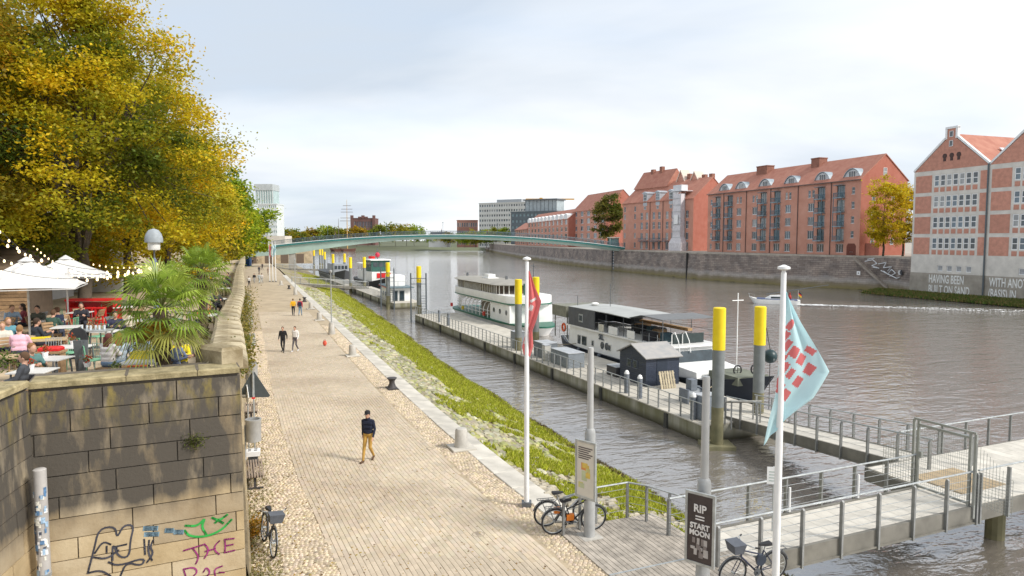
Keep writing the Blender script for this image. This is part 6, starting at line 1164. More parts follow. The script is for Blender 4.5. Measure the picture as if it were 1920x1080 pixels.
# ---- small motor sailer with lowered mast, wake behind
sb = D(1449, 568, 109.5); sb.z = WZ; so = thing('sailboat', 'small white sailboat with lowered mast motoring on the river', 'boat', (sb.x - 3.4, sb.y + 1.2, WZ), math.atan2(-2.6, 7.0)); hull(so, 7.6, 2.3, .75, 1.15, .7, white_b, 1.0)
mb = MB(); mb.loft([[(2.2, -.5, .75), (2.2, .5, .75), (2.4, .4, .85), (2.4, -.4, .85)], [(3.0, -.75, .75), (3.0, .75, .75), (3.2, .6, 1.35), (3.2, -.6, 1.35)], [(5.0, -.75, .75), (5.0, .75, .75), (4.9, .6, 1.45), (4.9, -.6, 1.45)]]); mb.build('cabin', white_b, so); mb = MB(); mb.bx(3.3, 4.8, -.78, -.72, .95, 1.2); mb.build('cabin_window', glass_d, so)
mb = MB(); mb.loft([[(1.2, -1.0, .82), (1.2, 1.0, .82), (1.2, 1.0, .9), (1.2, -1.0, .9)], [(7.2, -1.12, .68), (7.2, 1.12, .68), (7.2, 1.12, .76), (7.2, -1.12, .76)]]); mb.build('gunwale', M('boat_blue', (.08, .11, .22), .5), so)
mb = MB(); mb.cyl((2.6, 0, 1.5), (11.6, 0, 3.2), .06, .04); mb.cyl((11.4, -.4, 3.1), (11.4, .4, 3.1), .03); mb.cyl((6.2, 0, .8), (6.4, 0, 2.1), .03); mb.build('lowered_mast', dsteel, so); mb = MB(); mb.tube([(.2, -.5, 1.0), (.0, -.4, 1.6), (-.1, .4, 1.6), (.2, .5, 1.0)], .02, 5); mb.tube([(.9, -.8, .95), (.9, -.7, 1.5), (0, -.4, 1.6)], .015, 5); mb.build('pulpit', steel, so)
mb = MB(); mb.add([(7.3 + i * .12, .02 * math.sin(i * 2), 2.1 - j * .22 - i * .10) for i in range(5) for j in range(4)], [(i * 4 + j, i * 4 + 4 + j, i * 4 + 5 + j, i * 4 + j + 1) for i in range(4) for j in range(3)]); mb.m = [k % 3 for k in range(12)]; fo = mb.build('ensign', [black_p, red_p, yellow_p], so); mb = MB(); mb.cyl((7.3, 0, .7), (7.3, 0, 2.2), .02); mb.build('flagstaff', white_p, so)
mb = MB(); mb.ell((6.1, .1, 1.15), (.26, .3, .42), 8, 6); mb.ell((6.1, .1, 1.72), (.13, .13, .16), 8, 6); hp = thing('person', 'helmsman in red jacket sitting at the stern of the sailboat', 'person', so.location, so.rotation_euler.z); mb.build('body', M('red_jacket', (.42, .05, .04), .8), hp, True)
foam = M('foam', (.75, .76, .76), .6, .1, 2); wk = MB(); rd = random.Random(3); d0 = Vector((math.cos(so.rotation_euler.z), math.sin(so.rotation_euler.z), 0)); n0 = Vector((-d0.y, d0.x, 0)); base = Vector((so.location.x, so.location.y, 0))
for k in range(1500):
    s = 7.4 + rd.random() ** 1.8 * 36; w_ = .55 + (s - 7) * .05; a = rd.choice((-1, 1)) * w_ * rd.uniform(.3, 1) if s > 11 else rd.gauss(0, .5); p = base + d0 * s + n0 * a; r_ = rd.uniform(.04, .15) * (2.0 if s < 11 else 1); wk.add([(p.x + r_ * 2 * math.cos(q) , p.y + r_ * math.sin(q), WZ + .012 + rd.random() * .05) for q in (.3, 1.8, 3.4, 5.0)], [(0, 1, 2, 3)])
o = wk.build('boat_wake', foam); tag(o, 'white foam wake trailing behind the small sailboat', 'wake', kind='stuff')
# ---- blue and white houseboat, tug and barge farther off
q = Vector((-18.6, 101.5, WZ)); bo_ = thing('houseboat', 'boxy white houseboat with blue hull behind the framed piles', 'boat', q, RIV - .05)
mb = MB(); mb.bx(2, 12, -4.6, -.9, -.4, .55); mb.build('hull', M('hull_blue', (.03, .13, .24), .5, .1, 1), bo_); mb = MB(); mb.bx(2.3, 11.6, -4.3, -1.2, .55, 2.85); mb.build('cabin', white_b, bo_); mb = MB(); mb.bx(1.6, 11.9, -4.6, -.9, 2.85, 3.0); mb.build('roof_deck', M('roof_slate', (.12, .17, .19), .6), bo_); mb = MB(); mb.bx(5, 9.5, -3.9, -1.6, 3.0, 4.6); mb.build('upper_cabin', white_b, bo_)
for y in (-3.3, -2.3): f_ = MB().bx(2.24, 2.3, y, y + .85, .7, 2.5).build('glass_door', M('door_grey', (.4, .43, .44), .4), bo_); MB().bx(2.2, 2.24, y + .1, y + .75, .85, 2.4).build('pane', glass_d, f_)
for k in range(3): mb = MB(); mb.cyl((5 + k * 2, -1.2, 1.7), (5 + k * 2, -1.14, 1.7), .35, n=10); mb.build('porthole', M('port_blue', (.05, .1, .2), .3), bo_)
mb = MB(); mb.bx(2.0, 11.9, -.95, -.9, 2.75, 2.86); mb.build('red_trim', red_p, bo_); mb = MB(); [mb.cyl((1.7, y, 3.0), (1.7, y, 3.9), .025) for y in (-4.5, -3.4, -2.2, -1)]; mb.cyl((1.7, -4.5, 3.9), (1.7, -1, 3.9), .03); mb.build('roof_rail', steel, bo_)
q = RF(36, -7, WZ, C2); tg = thing('tugboat', 'white and red tug with dark green wheelhouse moored near the bridge', 'boat', q, RIV); hull(tg, 24, 6, 1.6, 2.6, 1.8, M('tug_black', (.03, .03, .03), .6), 2)
mb = MB(); mb.bx(4, 20, -2.2, 2.2, 1.6, 3.6); mb.build('deckhouse', white_b, tg); mb = MB(); mb.bx(6, 12, -1.9, 1.9, 3.6, 5.9); mb.build('wheelhouse', M('wheelhouse_green', (.03, .10, .08), .5), tg); mb = MB(); mb.bx(5.7, 12.3, -2.1, 2.1, 5.9, 6.1); mb.build('wheelhouse_roof', white_b, tg)
for k in range(3): MB().bx(5.94, 6.0, -1.6 + k * 1.1, -.7 + k * 1.1, 4.6, 5.5).build('window', glassb, tg); MB().bx(6.6 + k * 1.7, 7.8 + k * 1.7, 1.9, 1.95, 4.6, 5.5).build('window', glassb, tg)
mb = MB(); mb.bx(3.9, 4.0, -1.6, 1.2, 2.4, 3.4); mb.build('red_board', red_p, tg); mb = MB(); mb.lathe([(.7, 3.6), (.7, 6.4), (.75, 6.6)], 12, (15, 0, 0)); mb.build('funnel', red_p, tg); mb = MB(); mb.ell((9, 0, 7.0), (.5, .5, .55), 10, 7); mb.build('signal_ball', M('ball_red', (.5, .03, .06), .5), tg, True); mb = MB(); mb.cyl((9, 0, 6), (9, 0, 8.4), .08); [mb.cyl((4 + k * 3.5, s * 2.3, 3.6), (4 + k * 3.5, s * 2.3, 4.6), .04) for k in range(5) for s in (-1, 1)]; mb.build('mast', dsteel, tg); mb = MB(); mb.bx(13, 20, -2.4, 2.4, 5.0, 5.12); mb.build('aft_awning', white_b, tg)
q = RF(62, -3, WZ, C2); bg_ = thing('barge', 'dark-hulled barge moored left of the tug under the bridge', 'boat', q, RIV); hull(bg_, 30, 5.5, 2.2, 3.2, 2.4, M('barge_slate', (.06, .065, .07), .6), 2.4); mb = MB(); mb.bx(6, 16, -1.8, 1.8, 2.2, 4.4); mb.build('deckhouse', M('barge_grey', (.32, .34, .36), .6), bg_)
for k in range(4): MB().bx(5.93, 6.0, -1.5 + k * .8, -.95 + k * .8, 3.2, 4.0).build('window', glassb, bg_)
# ================================================================ PROMENADE FURNITURE
gran = M('bollard_granite', (.44, .42, .38), .85, .15, 3, bump=.3, bscale=30); iron = M('cast_iron', (.055, .05, .05), .6, .2, 5)
sb_me = MB().lathe([(.27, 0), (.255, .1), (.22, .62), (.19, .68), (.02, .7)], 16).mesh('shaft', True); pl_me = MB().chbox((0, 0, .03), (.95, .9, .06), .01).mesh('base_slab')
for px, py, lab in ((865, 841, 'stone bollard nearest the viewer on the kerb'), (661, 668, 'stone bollard just right of the small red bag'), (599, 601, 'stone bollard farther along the kerb beyond the lamp post'), (583, 580, 'stone bollard beyond the red-jacketed walker'), (527, 535, 'far pale stone bollard near the flagpoles')):
    p = G(px, py); o = thing('stone_bollard', lab, 'bollard', (p.x, p.y, .03), RIV, 'stone bollards on the kerb'); obj('shaft', sb_me, gran, o, (0, 0, .05)); obj('base_slab', pl_me, kerb_m, o)
sp_me = MB().lathe([(.26, 0), (.22, .05), (.15, .22), (.14, .34), (.22, .46), (.27, .5), (.24, .53), (.02, .54)], 16).mesh('spool', True); sb2 = MB().box((0, 0, .02), (.85, .5, .04)).mesh('base_plate')
for px, py, lab in ((735, 729, 'black iron mooring bollard with flared top, nearest one'), (571, 566, 'black iron mooring bollard beyond the pair of walkers'), (542, 542, 'farthest black iron mooring bollard by the thin lamp post')):
    p = G(px, py); o = thing('mooring_bollard', lab, 'bollard', (p.x, p.y, .03), RIV, 'iron mooring bollards'); obj('spool', sp_me, iron, o, (0, 0, .03)); obj('base_plate', sb2, iron, o)
def lamp(lab, px, py, h=5.0):
    p = G(px, py); o = thing('street_lamp', lab, 'lamp', (p.x, p.y, .03), RIV, 'thin lamp posts on the kerb'); mb = MB(); mb.lathe([(.3, 0), (.28, .1), (.22, .85), (.17, .95), (.03, .97)], 14); mb.build('stone_base', gran, o, True); mb = MB(); mb.cyl((0, 0, .9), (0, 0, h), .05, .035, 8); mb.build('pole', steel, o, True); mb = MB(); mb.lathe([(.05, h), (.12, h + .06), (.12, h + .2), (.02, h + .26)], 10); mb.build('lamp_head', grey_p, o); return o
lamp('thin lamp post on stone base beside the grassy bank', 622, 627); lamp('thin lamp post farther off near the far gangway', 554, 553, 4.8)
# ---- near lamp columns with poster boards
def column(lab, x, y):
    o = thing('lamp_column', lab, 'lamp post', (x, y, .03), 0, 'thick grey lamp columns'); mb = MB(); mb.lathe([(.145, 0), (.145, .9), (.138, .92), (.138, 2.72), (.12, 2.82), (.085, 2.86)], 18); mb.build('column', grey_p, o, True); mb = MB(); mb.lathe([(.085, 2.8), (.075, 4.9), (.07, 4.94), (.01, 4.95)], 14); mb.build('upper_pole', M('pole_light', (.40, .40, .39), .5, .08, 2), o, True)
    mb = MB(); mb.box((0, 0, .012), (.55, .55, .024), .4); mb.build('base_plate', M('base_concrete', (.42, .40, .36), .9), o); return o
p = G(1105, 1008); c1_ = column('grey lamp column carrying a map board beside two bicycles', p.x, p.y); c2_ = column('grey lamp column carrying the dark RIP poster', 3.9, 13.75)
def board(name, lab, px0, px1, pole, zt, zb, depth_l, mat):
    pr = Vector((pole[0] + .10, pole[1] - .46, 0)); kx = (px0 - 960) / F; yl = pole[1] + depth_l - .42; pl = Vector((kx * yl, yl, 0)); d = pr - pl; rz = math.atan2(d.y, d.x); o = thing(name, lab, 'poster', (pl.x, pl.y, zb), rz); W_ = d.length; Hh = zt - zb
    mb = MB(); mb.bx(0, W_, -.03, .03, 0, .05); mb.bx(0, W_, -.03, .03, Hh - .05, Hh); mb.bx(0, .05, -.03, .03, .05, Hh - .05); mb.bx(W_ - .05, W_, -.03, .03, .05, Hh - .05); mb.build('frame', steel, o); mb = MB(); mb.bx(.05, W_ - .05, -.015, .02, .05, Hh - .05); mb.build('sheet', mat, o); return o, W_, Hh
o, W_, Hh = board('map_board', 'framed leaflet board with yellow map on the grey lamp column', 1082, 1110, (c1_.location.x, c1_.location.y), 2.62, 1.12, .42, M('map_paper', (.62, .58, .50), .6, .05, 3))
rd = random.Random(2)
for k in range(9): mb = MB(); x, z = rd.uniform(.1, W_ - .3), rd.uniform(.25, .8); mb.bx(x, x + rd.uniform(.1, .2), -.019 - k * .0004, -.0155, z, z + rd.uniform(.1, .25)); mb.build('map_patch', M('map_%d' % (k % 4), [(.62, .45, .10), (.55, .50, .2), (.60, .25, .08), (.45, .48, .3)][k % 4], .6), o)
for k in range(6): mb = MB(); z = Hh - .2 - k * .055; mb.bx(.1, W_ - .1 - (k % 3) * .06, -.019, -.0155, z, z + .03); mb.build('text_line', M('print_dark', (.10, .08, .08), .6), o)
o, W_, Hh = board('event_poster', 'dark framed event poster reading RIP on the nearer lamp column', 1294, 1330, (3.9, 13.75), 2.68, 1.2, .36, M('poster_brown', (.055, .042, .04), .5, .2, 4))
lw = M('poster_white', (.7, .68, .66), .6)
for tx, z, sz in (('RIP', Hh - .40, .22), ('START', Hh - .74, .155), ('MOON', Hh - .88, .15)): place_text('poster_words', tx, sz, lw, o, (W_ / 2, -.022, z), (PI / 2, 0, 0), .9, 'CENTER', .006)
for k in range(2): mb = MB(); mb.bx(W_ * .35, W_ * .65, -.02, -.0155, Hh - .5 - k * .06, Hh - .475 - k * .06); mb.build('text_line', lw, o)
for k in range(16): mb = MB(); x, z = rd.uniform(.09, W_ - .2), rd.uniform(.12, Hh - 1.0); mb.bx(x, x + rd.uniform(.03, .1), -.019 - k * .0003, -.0155, z, z + rd.uniform(.03, .14)); mb.build('poster_figure', M('poster_grey%d' % (k % 2), [(.42, .39, .37), (.22, .19, .18)][k % 2], .6), o)
# ---- flags
def flag(name, lab, px, y, z_top, base_z, hue, edgeL, edgeR, marks, mw, mats, tilt=0., nu=70, nv=110, fold=.10):
    x = (px - 960) / F * y; o = thing(name, lab, 'flag', (x, y, base_z), 0); h = z_top - base_z
    mb = MB(); mb.lathe([(.075, 0), (.07, h * .45), (.05, h - .05), (.03, h)], 12); mb.build('pole', white_p, o, True); mb = MB(); mb.lathe([(.04, h), (.12, h + .03), (.115, h + .07), (.02, h + .11)], 12); mb.build('finial', white_p, o, True); mb = MB(); mb.box((0, 0, .06), (.28, .28, .12)); mb.build('foot', dsteel, o)
    def at(edge, v):
        s = v * (len(edge) - 1); i = min(int(s), len(edge) - 2); f_ = s - i; return lerp(edge[i][0], edge[i + 1][0], f_), lerp(edge[i][1], edge[i + 1][1], f_)
    vs = []; cm = []; px_ = []
    for j in range(nv + 1):
        v = j / nv; l, r_ = at(edgeL, v), at(edgeR, v)
        for i in range(nu + 1):
            u = i / nu; qx, qy = lerp(l[0], r_[0], u), lerp(l[1], r_[1], u); p = D(qx, qy, y); dpt = fold * u * math.sin(u * 9 + v * 5) + fold * .6 * u * math.sin(u * 3 - v * 7) - .02; vs.append((p.x - x, dpt, p.z - base_z)); px_.append((qx, qy))
    fs = []; mi = []
    for j in range(nv):
        for i in range(nu):
            a = j * (nu + 1) + i; fs.append((a, a + 1, a + nu + 2, a + nu + 1)); cx = (px_[a][0] + px_[a + nu + 2][0]) / 2; cy = (px_[a][1] + px_[a + nu + 2][1]) / 2; hit = 0
            for (mx_, my_, w_, h_, an) in marks:
                dx_, dy_ = cx - mx_, cy - my_; ca, sa = math.cos(an), math.sin(an)
                if abs(dx_ * ca + dy_ * sa) < w_ and abs(-dx_ * sa + dy_ * ca) < h_: hit = 1; break
            mi.append(hit)
    mb = MB(); mb.v = vs; mb.f = fs; mb.m = mi; mb.c = [(1, 1, 1)] * len(fs); me = mb.mesh('cloth', True); obj('cloth', me, mats, o); return o
def cloth(n, c): 
    m = M(n, c, .8, .05, 2); b = m.node_tree.nodes['Principled BSDF']; t = m.node_tree; tr_ = N('ShaderNodeBsdfTranslucent', t); tr_.inputs[0].default_value = (*c, 1); mx_ = N('ShaderNodeMixShader', t); mx_.inputs[0].default_value = .35; t.links.new(b.outputs[0], mx_.inputs[1]); t.links.new(tr_.outputs[0], mx_.inputs[2]); t.links.new(mx_.outputs[0], t.nodes['Material Output'].inputs[0]); return m
cb, cr2, cw = cloth('flag_pale_blue', (.56, .78, .82)), cloth('flag_red', (.68, .17, .17)), cloth('flag_white', (.72, .68, .66))
zb = lambda L_: [(1340 + x / 3, 500 + y / 3) for x, y in L_]
bm3 = [(422, 325), (395, 392), (405, 440), (440, 477), (483, 520), (537, 472), (530, 577), (380, 520), (392, 565), (420, 598), (465, 645), (352, 648), (365, 682), (396, 720)]
marks = [(1340 + x / 3, 500 + y / 3, (5 if x < 425 and y not in (720,) else 8), 10.5 if y not in (472,) else 6, R(33)) for x, y in bm3]
bf = flag('city_flag', 'pale blue flag with red blocks hanging from the nearest white pole', 1470, 13.2, 7.12, 0.03, 0, [(1473, 546), (1468, 600), (1463, 650), (1456, 715), (1452, 745), (1440, 790), (1431, 835)], [(1475, 548), (1502, 605), (1530, 655), (1549, 694), (1520, 745), (1485, 776), (1466, 792)], marks, 0, [cb, cr2])
rm = [(991 + 1, 535, 0, 0, 0), (1000, 563, 6, 2.4, -.6), (996, 577, 3.5, 5, .35), (988, 612, 3, 6, .2), (986, 640, 3, 5, .3)]
flag('city_flag', 'limp red flag with white marks on the white pole at the promenade edge', 988, 19.6, 7.12, .03, 0, [(990, 508), (989, 550), (987, 600), (984, 630), (979, 650), (982, 665)], [(993, 508), (1004, 540), (1015, 565), (1006, 598), (998, 620), (1000, 650), (994, 670)], rm, 0, [cr2, cw], nu=40, nv=80, fold=.08)
for k, (px, c, lab) in enumerate(((505, cr2, 'small red flag on a far white pole by the bridge'), (511, cb, 'small pale blue flag on a far white pole by the bridge'), (516.5, cb, 'bare-looking far flagpole next to the pale blue one'))):
    y = 128; L_ = [(px - .3, 459), (px - .6, 466), (px - 1, 480)]; R_ = [(px + 1, 459), (px + 4 + (4 if k == 1 else 0), 468), (px + 1.5, 482)]
    flag('city_flag', lab, px, y, 7.3, .03, 0, L_, R_ if k < 2 else [(px + .4, 459), (px + .8, 464), (px + .3, 470)], [], 0, [c, cw], nu=8, nv=14, fold=.2)
# ---- bins and benches in pairs along the wall
bin_m = M('bin_silver', (.47, .48, .48), .4, .1, 4, metal=.5)
bd_ = []
for k, y in enumerate((22.5, 32.9, 43.2, 53.7, 64.4, 74.8)):
    nth = ['nearest', 'second nearest', 'third', 'fourth', 'fifth', 'farthest'][k]
    o = thing('litter_bin', '%s silver cylindrical litter bin on a post along the parapet' % nth, 'bin', (xw(y) + .46, y, .02), pdir(y), 'litter bins along the wall')
    if k == 0:
        mb = MB(); mb.lathe([(.2, 1.05), (.24, 1.06), (.25, 1.74), (.26, 1.76), (.26, 1.8), (.21, 1.8), (.21, 1.3), (.01, 1.28)], 18); me1 = mb.mesh('drum', True); mb = MB(); mb.cyl((0, .27, 0), (0, .27, 1.6), .03); mb.cyl((0, .27, 1.2), (0, .2, 1.2), .02); mb.cyl((0, .27, 1.55), (0, .2, 1.55), .02); me2 = mb.mesh('post')
    obj('drum', me1, bin_m, o); obj('post', me2, steel, o)
    yb = y - .9 if k == 0 else y - 3.2; a = pdir(yb, xw); o = thing('park_bench', '%s slatted bench against the parapet wall' % nth, 'bench', (xw(yb) + .42, yb, .02), a, 'slatted benches along the wall')
    sl_me = MB().box((0, 0, 0), (1.75, .05, .04)).mesh('slat'); lg = MB().bx(-.03, .03, -.24, .24, 0, .05).bx(-.03, .03, -.04, .04, .05, .38).bx(-.03, .03, -.24, .24, .36, .42).mesh('leg')
    for j in range(7): obj('slat', sl_me, M('bench_slat', (.27, .21, .16), .8, .2, 4, rnd=.15), o, (0, -.24 + j * .08, .44))
    for x in (-.7, .7): obj('leg', lg, iron, o, (x, 0, 0))
p = G(475, 874); o = thing('service_box', 'small white box with printed marks on a dark foot beside the bench', 'box', (p.x, p.y, .02), .3); mb = MB(); mb.chbox((0, 0, .46), (.46, .40, .18), .02); mb.build('lid', white_p, o); mb = MB(); mb.bx(-.15, .15, -.12, .12, 0, .37); mb.build('foot', dsteel, o)
for k in range(4): mb = MB(); mb.bx(-.16 + (k % 2) * .2, -.06 + (k % 2) * .2, -.14 + (k // 2) * .17, -.06 + (k // 2) * .17, .551, .554); mb.build('print_mark', black_p, o)
p = G(478, 850); o = thing('warning_sign', 'triangular warning sign seen from its grey back on a thin pole', 'sign', (p.x, p.y, .02), .1); mb = MB(); mb.cyl((0, 0, 0), (0, 0, 2.95), .03); mb.build('pole', steel, o)
mb = MB(); mb.prismy([(-.52, 2.02), (.52, 2.02), (.57, 2.08), (.04, 2.95), (-.04, 2.95), (-.57, 2.08)], .04, .06); mb.build('plate', M('sign_back', (.075, .09, .095), .6, .1, 3), o); mb = MB(); mb.bx(-.04, .04, -.0, .035, 2.05, 2.85); mb.build('bracket', steel, o); mb = MB(); mb.bx(-.42, -.28, .03, .038, 2.06, 2.13); mb.bx(-.25, -.18, .03, .038, 2.08, 2.2); mb.build('sticker', white_p, o); mb = MB(); mb.bx(-.05, .05, -.04, .03, 1.98, 2.04); mb.build('clamp', red_p, o)
o = thing('wall_sign', 'white diamond sign standing out from the wall foot behind the warning sign', 'sign', (xw(24.6) + .35, 24.6, .02), .5); mb = MB(); mb.cyl((0, 0, 0), (0, 0, 2.4), .025); mb.build('pole', steel, o); mb = MB(); mb.prismx([(-.4, 2.1), (0, 1.7), (.4, 2.1), (0, 2.5)], -.02, .0); mb.build('plate', white_p, o)
p = G(609, 649); o = thing('red_bag', 'small red bag standing on the paving right of the couple', 'bag', (p.x, p.y, .02)); mb = MB(); mb.ell((0, 0, .2), (.15, .11, .2), 10, 7); mb.build('body', M('bag_red', (.62, .10, .06), .7), o, True); mb = MB(); mb.tube([(-.08, 0, .36), (-.05, 0, .46), (.05, 0, .46), (.08, 0, .36)], .012, 5); mb.build('handle', M('bag_handle', (.3, .05, .03), .7), o)
p = G(1468, 975); o = thing('notice_sign', 'small white notice on a thin post beside the gangway', 'sign', (6.9, 17.9, 0), -.2); mb = MB(); mb.cyl((0, 0, 0), (0, 0, 1.75), .02); mb.build('post', steel, o); mb = MB(); mb.bx(-.17, .17, -.03, -.02, 1.28, 1.74); mb.build('plate', white_p, o)
for k in range(4): mb = MB(); mb.bx(-.12, .1 - .03 * (k % 2), -.034, -.03, 1.36 + k * .08, 1.375 + k * .08); mb.build('text_line', M('print_green', (.15, .25, .2), .6), o)
p = G(462, 499); o = thing('blue_kiosk', 'blue cabin standing under the left end of the bridge', 'kiosk', (p.x, p.y, 0)); mb = MB(); mb.bx(-.9, .9, 0, 1.8, 0, 2.4); mb.build('body', M('kiosk_blue', (.03, .09, .22), .6), o); mb = MB(); mb.bx(-1, 1, -.1, 1.9, 2.4, 2.55); mb.build('roof', M('kiosk_roof_blue', (.05, .12, .25), .6), o)
# ---- bicycles
def bicycle(lab, loc, rz, fr_m, lean=.08, rack=True, basket=False, orange=False, tilt_bar=0., helmet=False):
    o = thing('bicycle', lab, 'bicycle', loc, rz); o.rotation_euler = (lean, 0, rz); rubber = black_p; r_ = .34
    for nm, x in (('front_wheel', .54), ('rear_wheel', -.54)):
        w_ = MB(); w_.tube([(r_ * math.cos(a * PI / 16), 0, r_ * math.sin(a * PI / 16)) for a in range(32)], .022, 8, closed=True); wo = w_.build(nm, rubber, o, True, loc=(x, 0, r_ + .02))
        q = MB(); q.tube([((r_ - .03) * math.cos(a * PI / 12), 0, (r_ - .03) * math.sin(a * PI / 12)) for a in range(24)], .009, 5, closed=True); q.cyl((0, -.04, 0), (0, .04, 0), .025); q.build('rim', steel, wo, True); q = MB()
        for k in range(18): a = 2 * PI * k / 18; q.cyl((0, .02 * (-1) ** k, 0), ((r_ - .03) * math.cos(a + .2), 0, (r_ - .03) * math.sin(a + .2)), .0018, n=3)
        q.build('spokes', steel, wo)
        q = MB(); q.tube([((r_ + .045) * math.cos(a * PI / 12), 0, (r_ + .045) * math.sin(a * PI / 12)) for a in range(1, 12)], .018, 5); q.build('mudguard', dsteel, o, loc=(x, 0, r_ + .02))
    hz = r_ + .02; bb = (-.08, 0, .30); st = (-.24, 0, .78); hd = (.34, 0, .86); hd2 = (.36, 0, .72)
    mb = MB(); mb.cyl(bb, st, .017); mb.cyl(bb, hd2, .022); mb.cyl((-.2, 0, .68), hd, .018); mb.cyl(hd, hd2, .022); [mb.cyl(bb, (-.54, s * .05, hz), .01) for s in (-1, 1)]; [mb.cyl(st, (-.54, s * .05, hz), .009) for s in (-1, 1)]; mb.build('frame', fr_m, o, True)
    mb = MB(); [mb.tube([(.36, s * .045, .72), (.42, s * .05, .58), (.54, s * .05, hz)], .011, 6) for s in (-1, 1)]; mb.build('fork', fr_m, o)
    mb = MB(); mb.cyl(hd, (.31, 0, 1.02), .014); mb.tube([(.18, -.30, 1.04), (.26, -.24, 1.05), (.33, -.08, 1.04), (.33, .08, 1.04), (.26, .24, 1.05), (.18, .30, 1.04)], .012, 6); ho = mb.build('handlebar', steel, o); q = MB(); [q.tube([(.14, s * .32, 1.04), (.22, s * .27, 1.045)], .018, 6) for s in (-1, 1)]; q.build('grip', black_p, ho)
    mb = MB(); mb.loft([[(-.40, -.075, .90), (-.40, .075, .90), (-.40, .06, .96), (-.40, -.06, .96)], [(-.26, -.07, .90), (-.26, .07, .90), (-.26, .05, .955), (-.26, -.05, .955)], [(-.10, -.022, .91), (-.10, .022, .91), (-.10, .02, .95), (-.10, -.02, .95)]]); so_ = mb.build('saddle', black_p, o, True); MB().cyl(st, (-.27, 0, .9), .013).build('seat_post', steel, so_)
    mb = MB(); mb.cyl((-.08, -.09, .30), (-.08, .09, .30), .02); mb.cyl((-.08, .03, .30), (-.08, .045, .30), .09, n=14); mb.cyl((-.08, .09, .30), (.06, .09, .22), .01); mb.cyl((-.08, -.09, .30), (-.22, -.09, .38), .01); mb.box((.07, .12, .22), (.09, .07, .02)); mb.box((-.23, -.12, .38), (.09, .07, .02)); mb.build('crankset', dsteel, o)
    if rack: mb = MB(); mb.bx(-.82, -.35, -.06, -.05, .76, .775); mb.bx(-.82, -.35, .05, .06, .76, .775); [mb.bx(x - .005, x + .005, -.06, .06, .76, .772) for x in (-.8, -.65, -.5)]; [mb.cyl((-.7, s * .055, .76), (-.54, s * .055, hz), .006) for s in (-1, 1)]; mb.build('rack', dsteel, o)
    if basket: mb = MB(); mb.loft([[(.40, -.14, .86), (.62, -.14, .86), (.62, .14, .86), (.40, .14, .86)], [(.36, -.18, 1.08), (.68, -.18, 1.08), (.68, .18, 1.08), (.36, .18, 1.08)]]); mb.build('front_bag', M('bag_slate', (.10, .11, .13), .8), o)
    if orange: mb = MB(); mb.box((-.12, .0, .45), (.2, .1, .16)); mb.box((-.45, .1, .62), (.16, .08, .16)); mb.build('orange_bag', M('orange_plastic', (.70, .20, .02), .5), o)
    if helmet: mb = MB(); mb.lathe([(.13, 0), (.125, .05), (.09, .11), (.02, .135)], 12, (0, 0, 0)); q = mb.build('hung_helmet', M('helmet_dark', (.03, .04, .06), .35), o, True, loc=(-.1, .12, .62)); q.rotation_euler = (PI / 2, 0, 0)
    mb = MB(); mb.cyl((-.2, .06, .30), (-.28, .22, .03), .01); mb.build('kickstand', dsteel, o); mb = MB(); mb.box((.42, 0, .82), (.06, .05, .05)); mb.build('headlight', white_p, o)
    return o
bicycle('bicycle with grey frame parked along the stone wall at bottom left', (-6.08, 16.75, .03), math.atan2(-1.35, .80), M('bike_grey', (.10, .105, .12), .4), -.12, basket=True)
bicycle('bicycle with orange bag parked behind the landing railing', (1.62, 17.75, .03), .25, M('bike_black', (.03, .03, .03), .4), .1, orange=True)
bicycle('pale bicycle standing behind the one with the orange bag', (1.45, 18.25, .03), .22, M('bike_silver', (.35, .36, .37), .4), .06)
bicycle('dark trekking bicycle with hung helmet leaning at the gangway head', (5.35, 14.95, .05), PI + .32, M('bike_navy', (.035, .04, .07), .4), -.08, helmet=True, basket=True)
# ================================================================ PEOPLE (bodies remeshed to one continuous surface; local -y is the way they face)
def limb(S_, p, q, r1, r2, m, n=3):
    S_.append((Vector(p), Vector(q), r1, r2, m))
def body_mesh(name, segs, vox, extra=()):
    mb = MB()
    for p, q, r1, r2, m in segs:
        mb.cyl(p, q, r1, r2, 10); mb.ell(p, (r1,) * 3, 10, 6); mb.ell(q, (r2,) * 3, 10, 6)
    for c, r_ in extra: mb.ell(c, r_, 12, 8)
    me = mb.mesh(name + '_raw'); o = bpy.data.objects.new('b', me); TMP.collection.objects.link(o); md = o.modifiers.new('r', 'REMESH'); md.mode = 'VOXEL'; md.voxel_size = vox; md.use_smooth_shade = True
    sm_ = o.modifiers.new('s', 'SMOOTH'); sm_.iterations = 2; sm_.factor = .4
    out_ = baked(o); bpy.data.objects.remove(o); bpy.data.meshes.remove(me); out_.name = name; out_.materials.clear()
    n = len(out_.polygons); c = np.empty(n * 3, np.float32); out_.polygons.foreach_get('center', c); c = c.reshape(-1, 3); best = np.full(n, 9.); mi = np.zeros(n, np.int32)
    for p, q, r1, r2, m in segs:
        p_, d = np.array(p), np.array(q - p); L2 = max(1e-6, d @ d); t_ = np.clip(((c - p_) @ d) / L2, 0, 1); dist = np.linalg.norm(c - p_ - t_[:, None] * d, axis=1) - (r1 + (r2 - r1) * t_); k = dist < best; best[k] = dist[k]; mi[k] = m
    for c0, r_ in extra:
        dist = (np.linalg.norm((c - np.array(c0)) / np.array(r_), axis=1) - 1) * min(r_); k = dist < best; best[k] = dist[k]; mi[k] = 0
    out_.polygons.foreach_set('material_index', mi)
    for k in range(4): out_.materials.append(M('cloth_default', (.1, .1, .1), .9))
    return out_
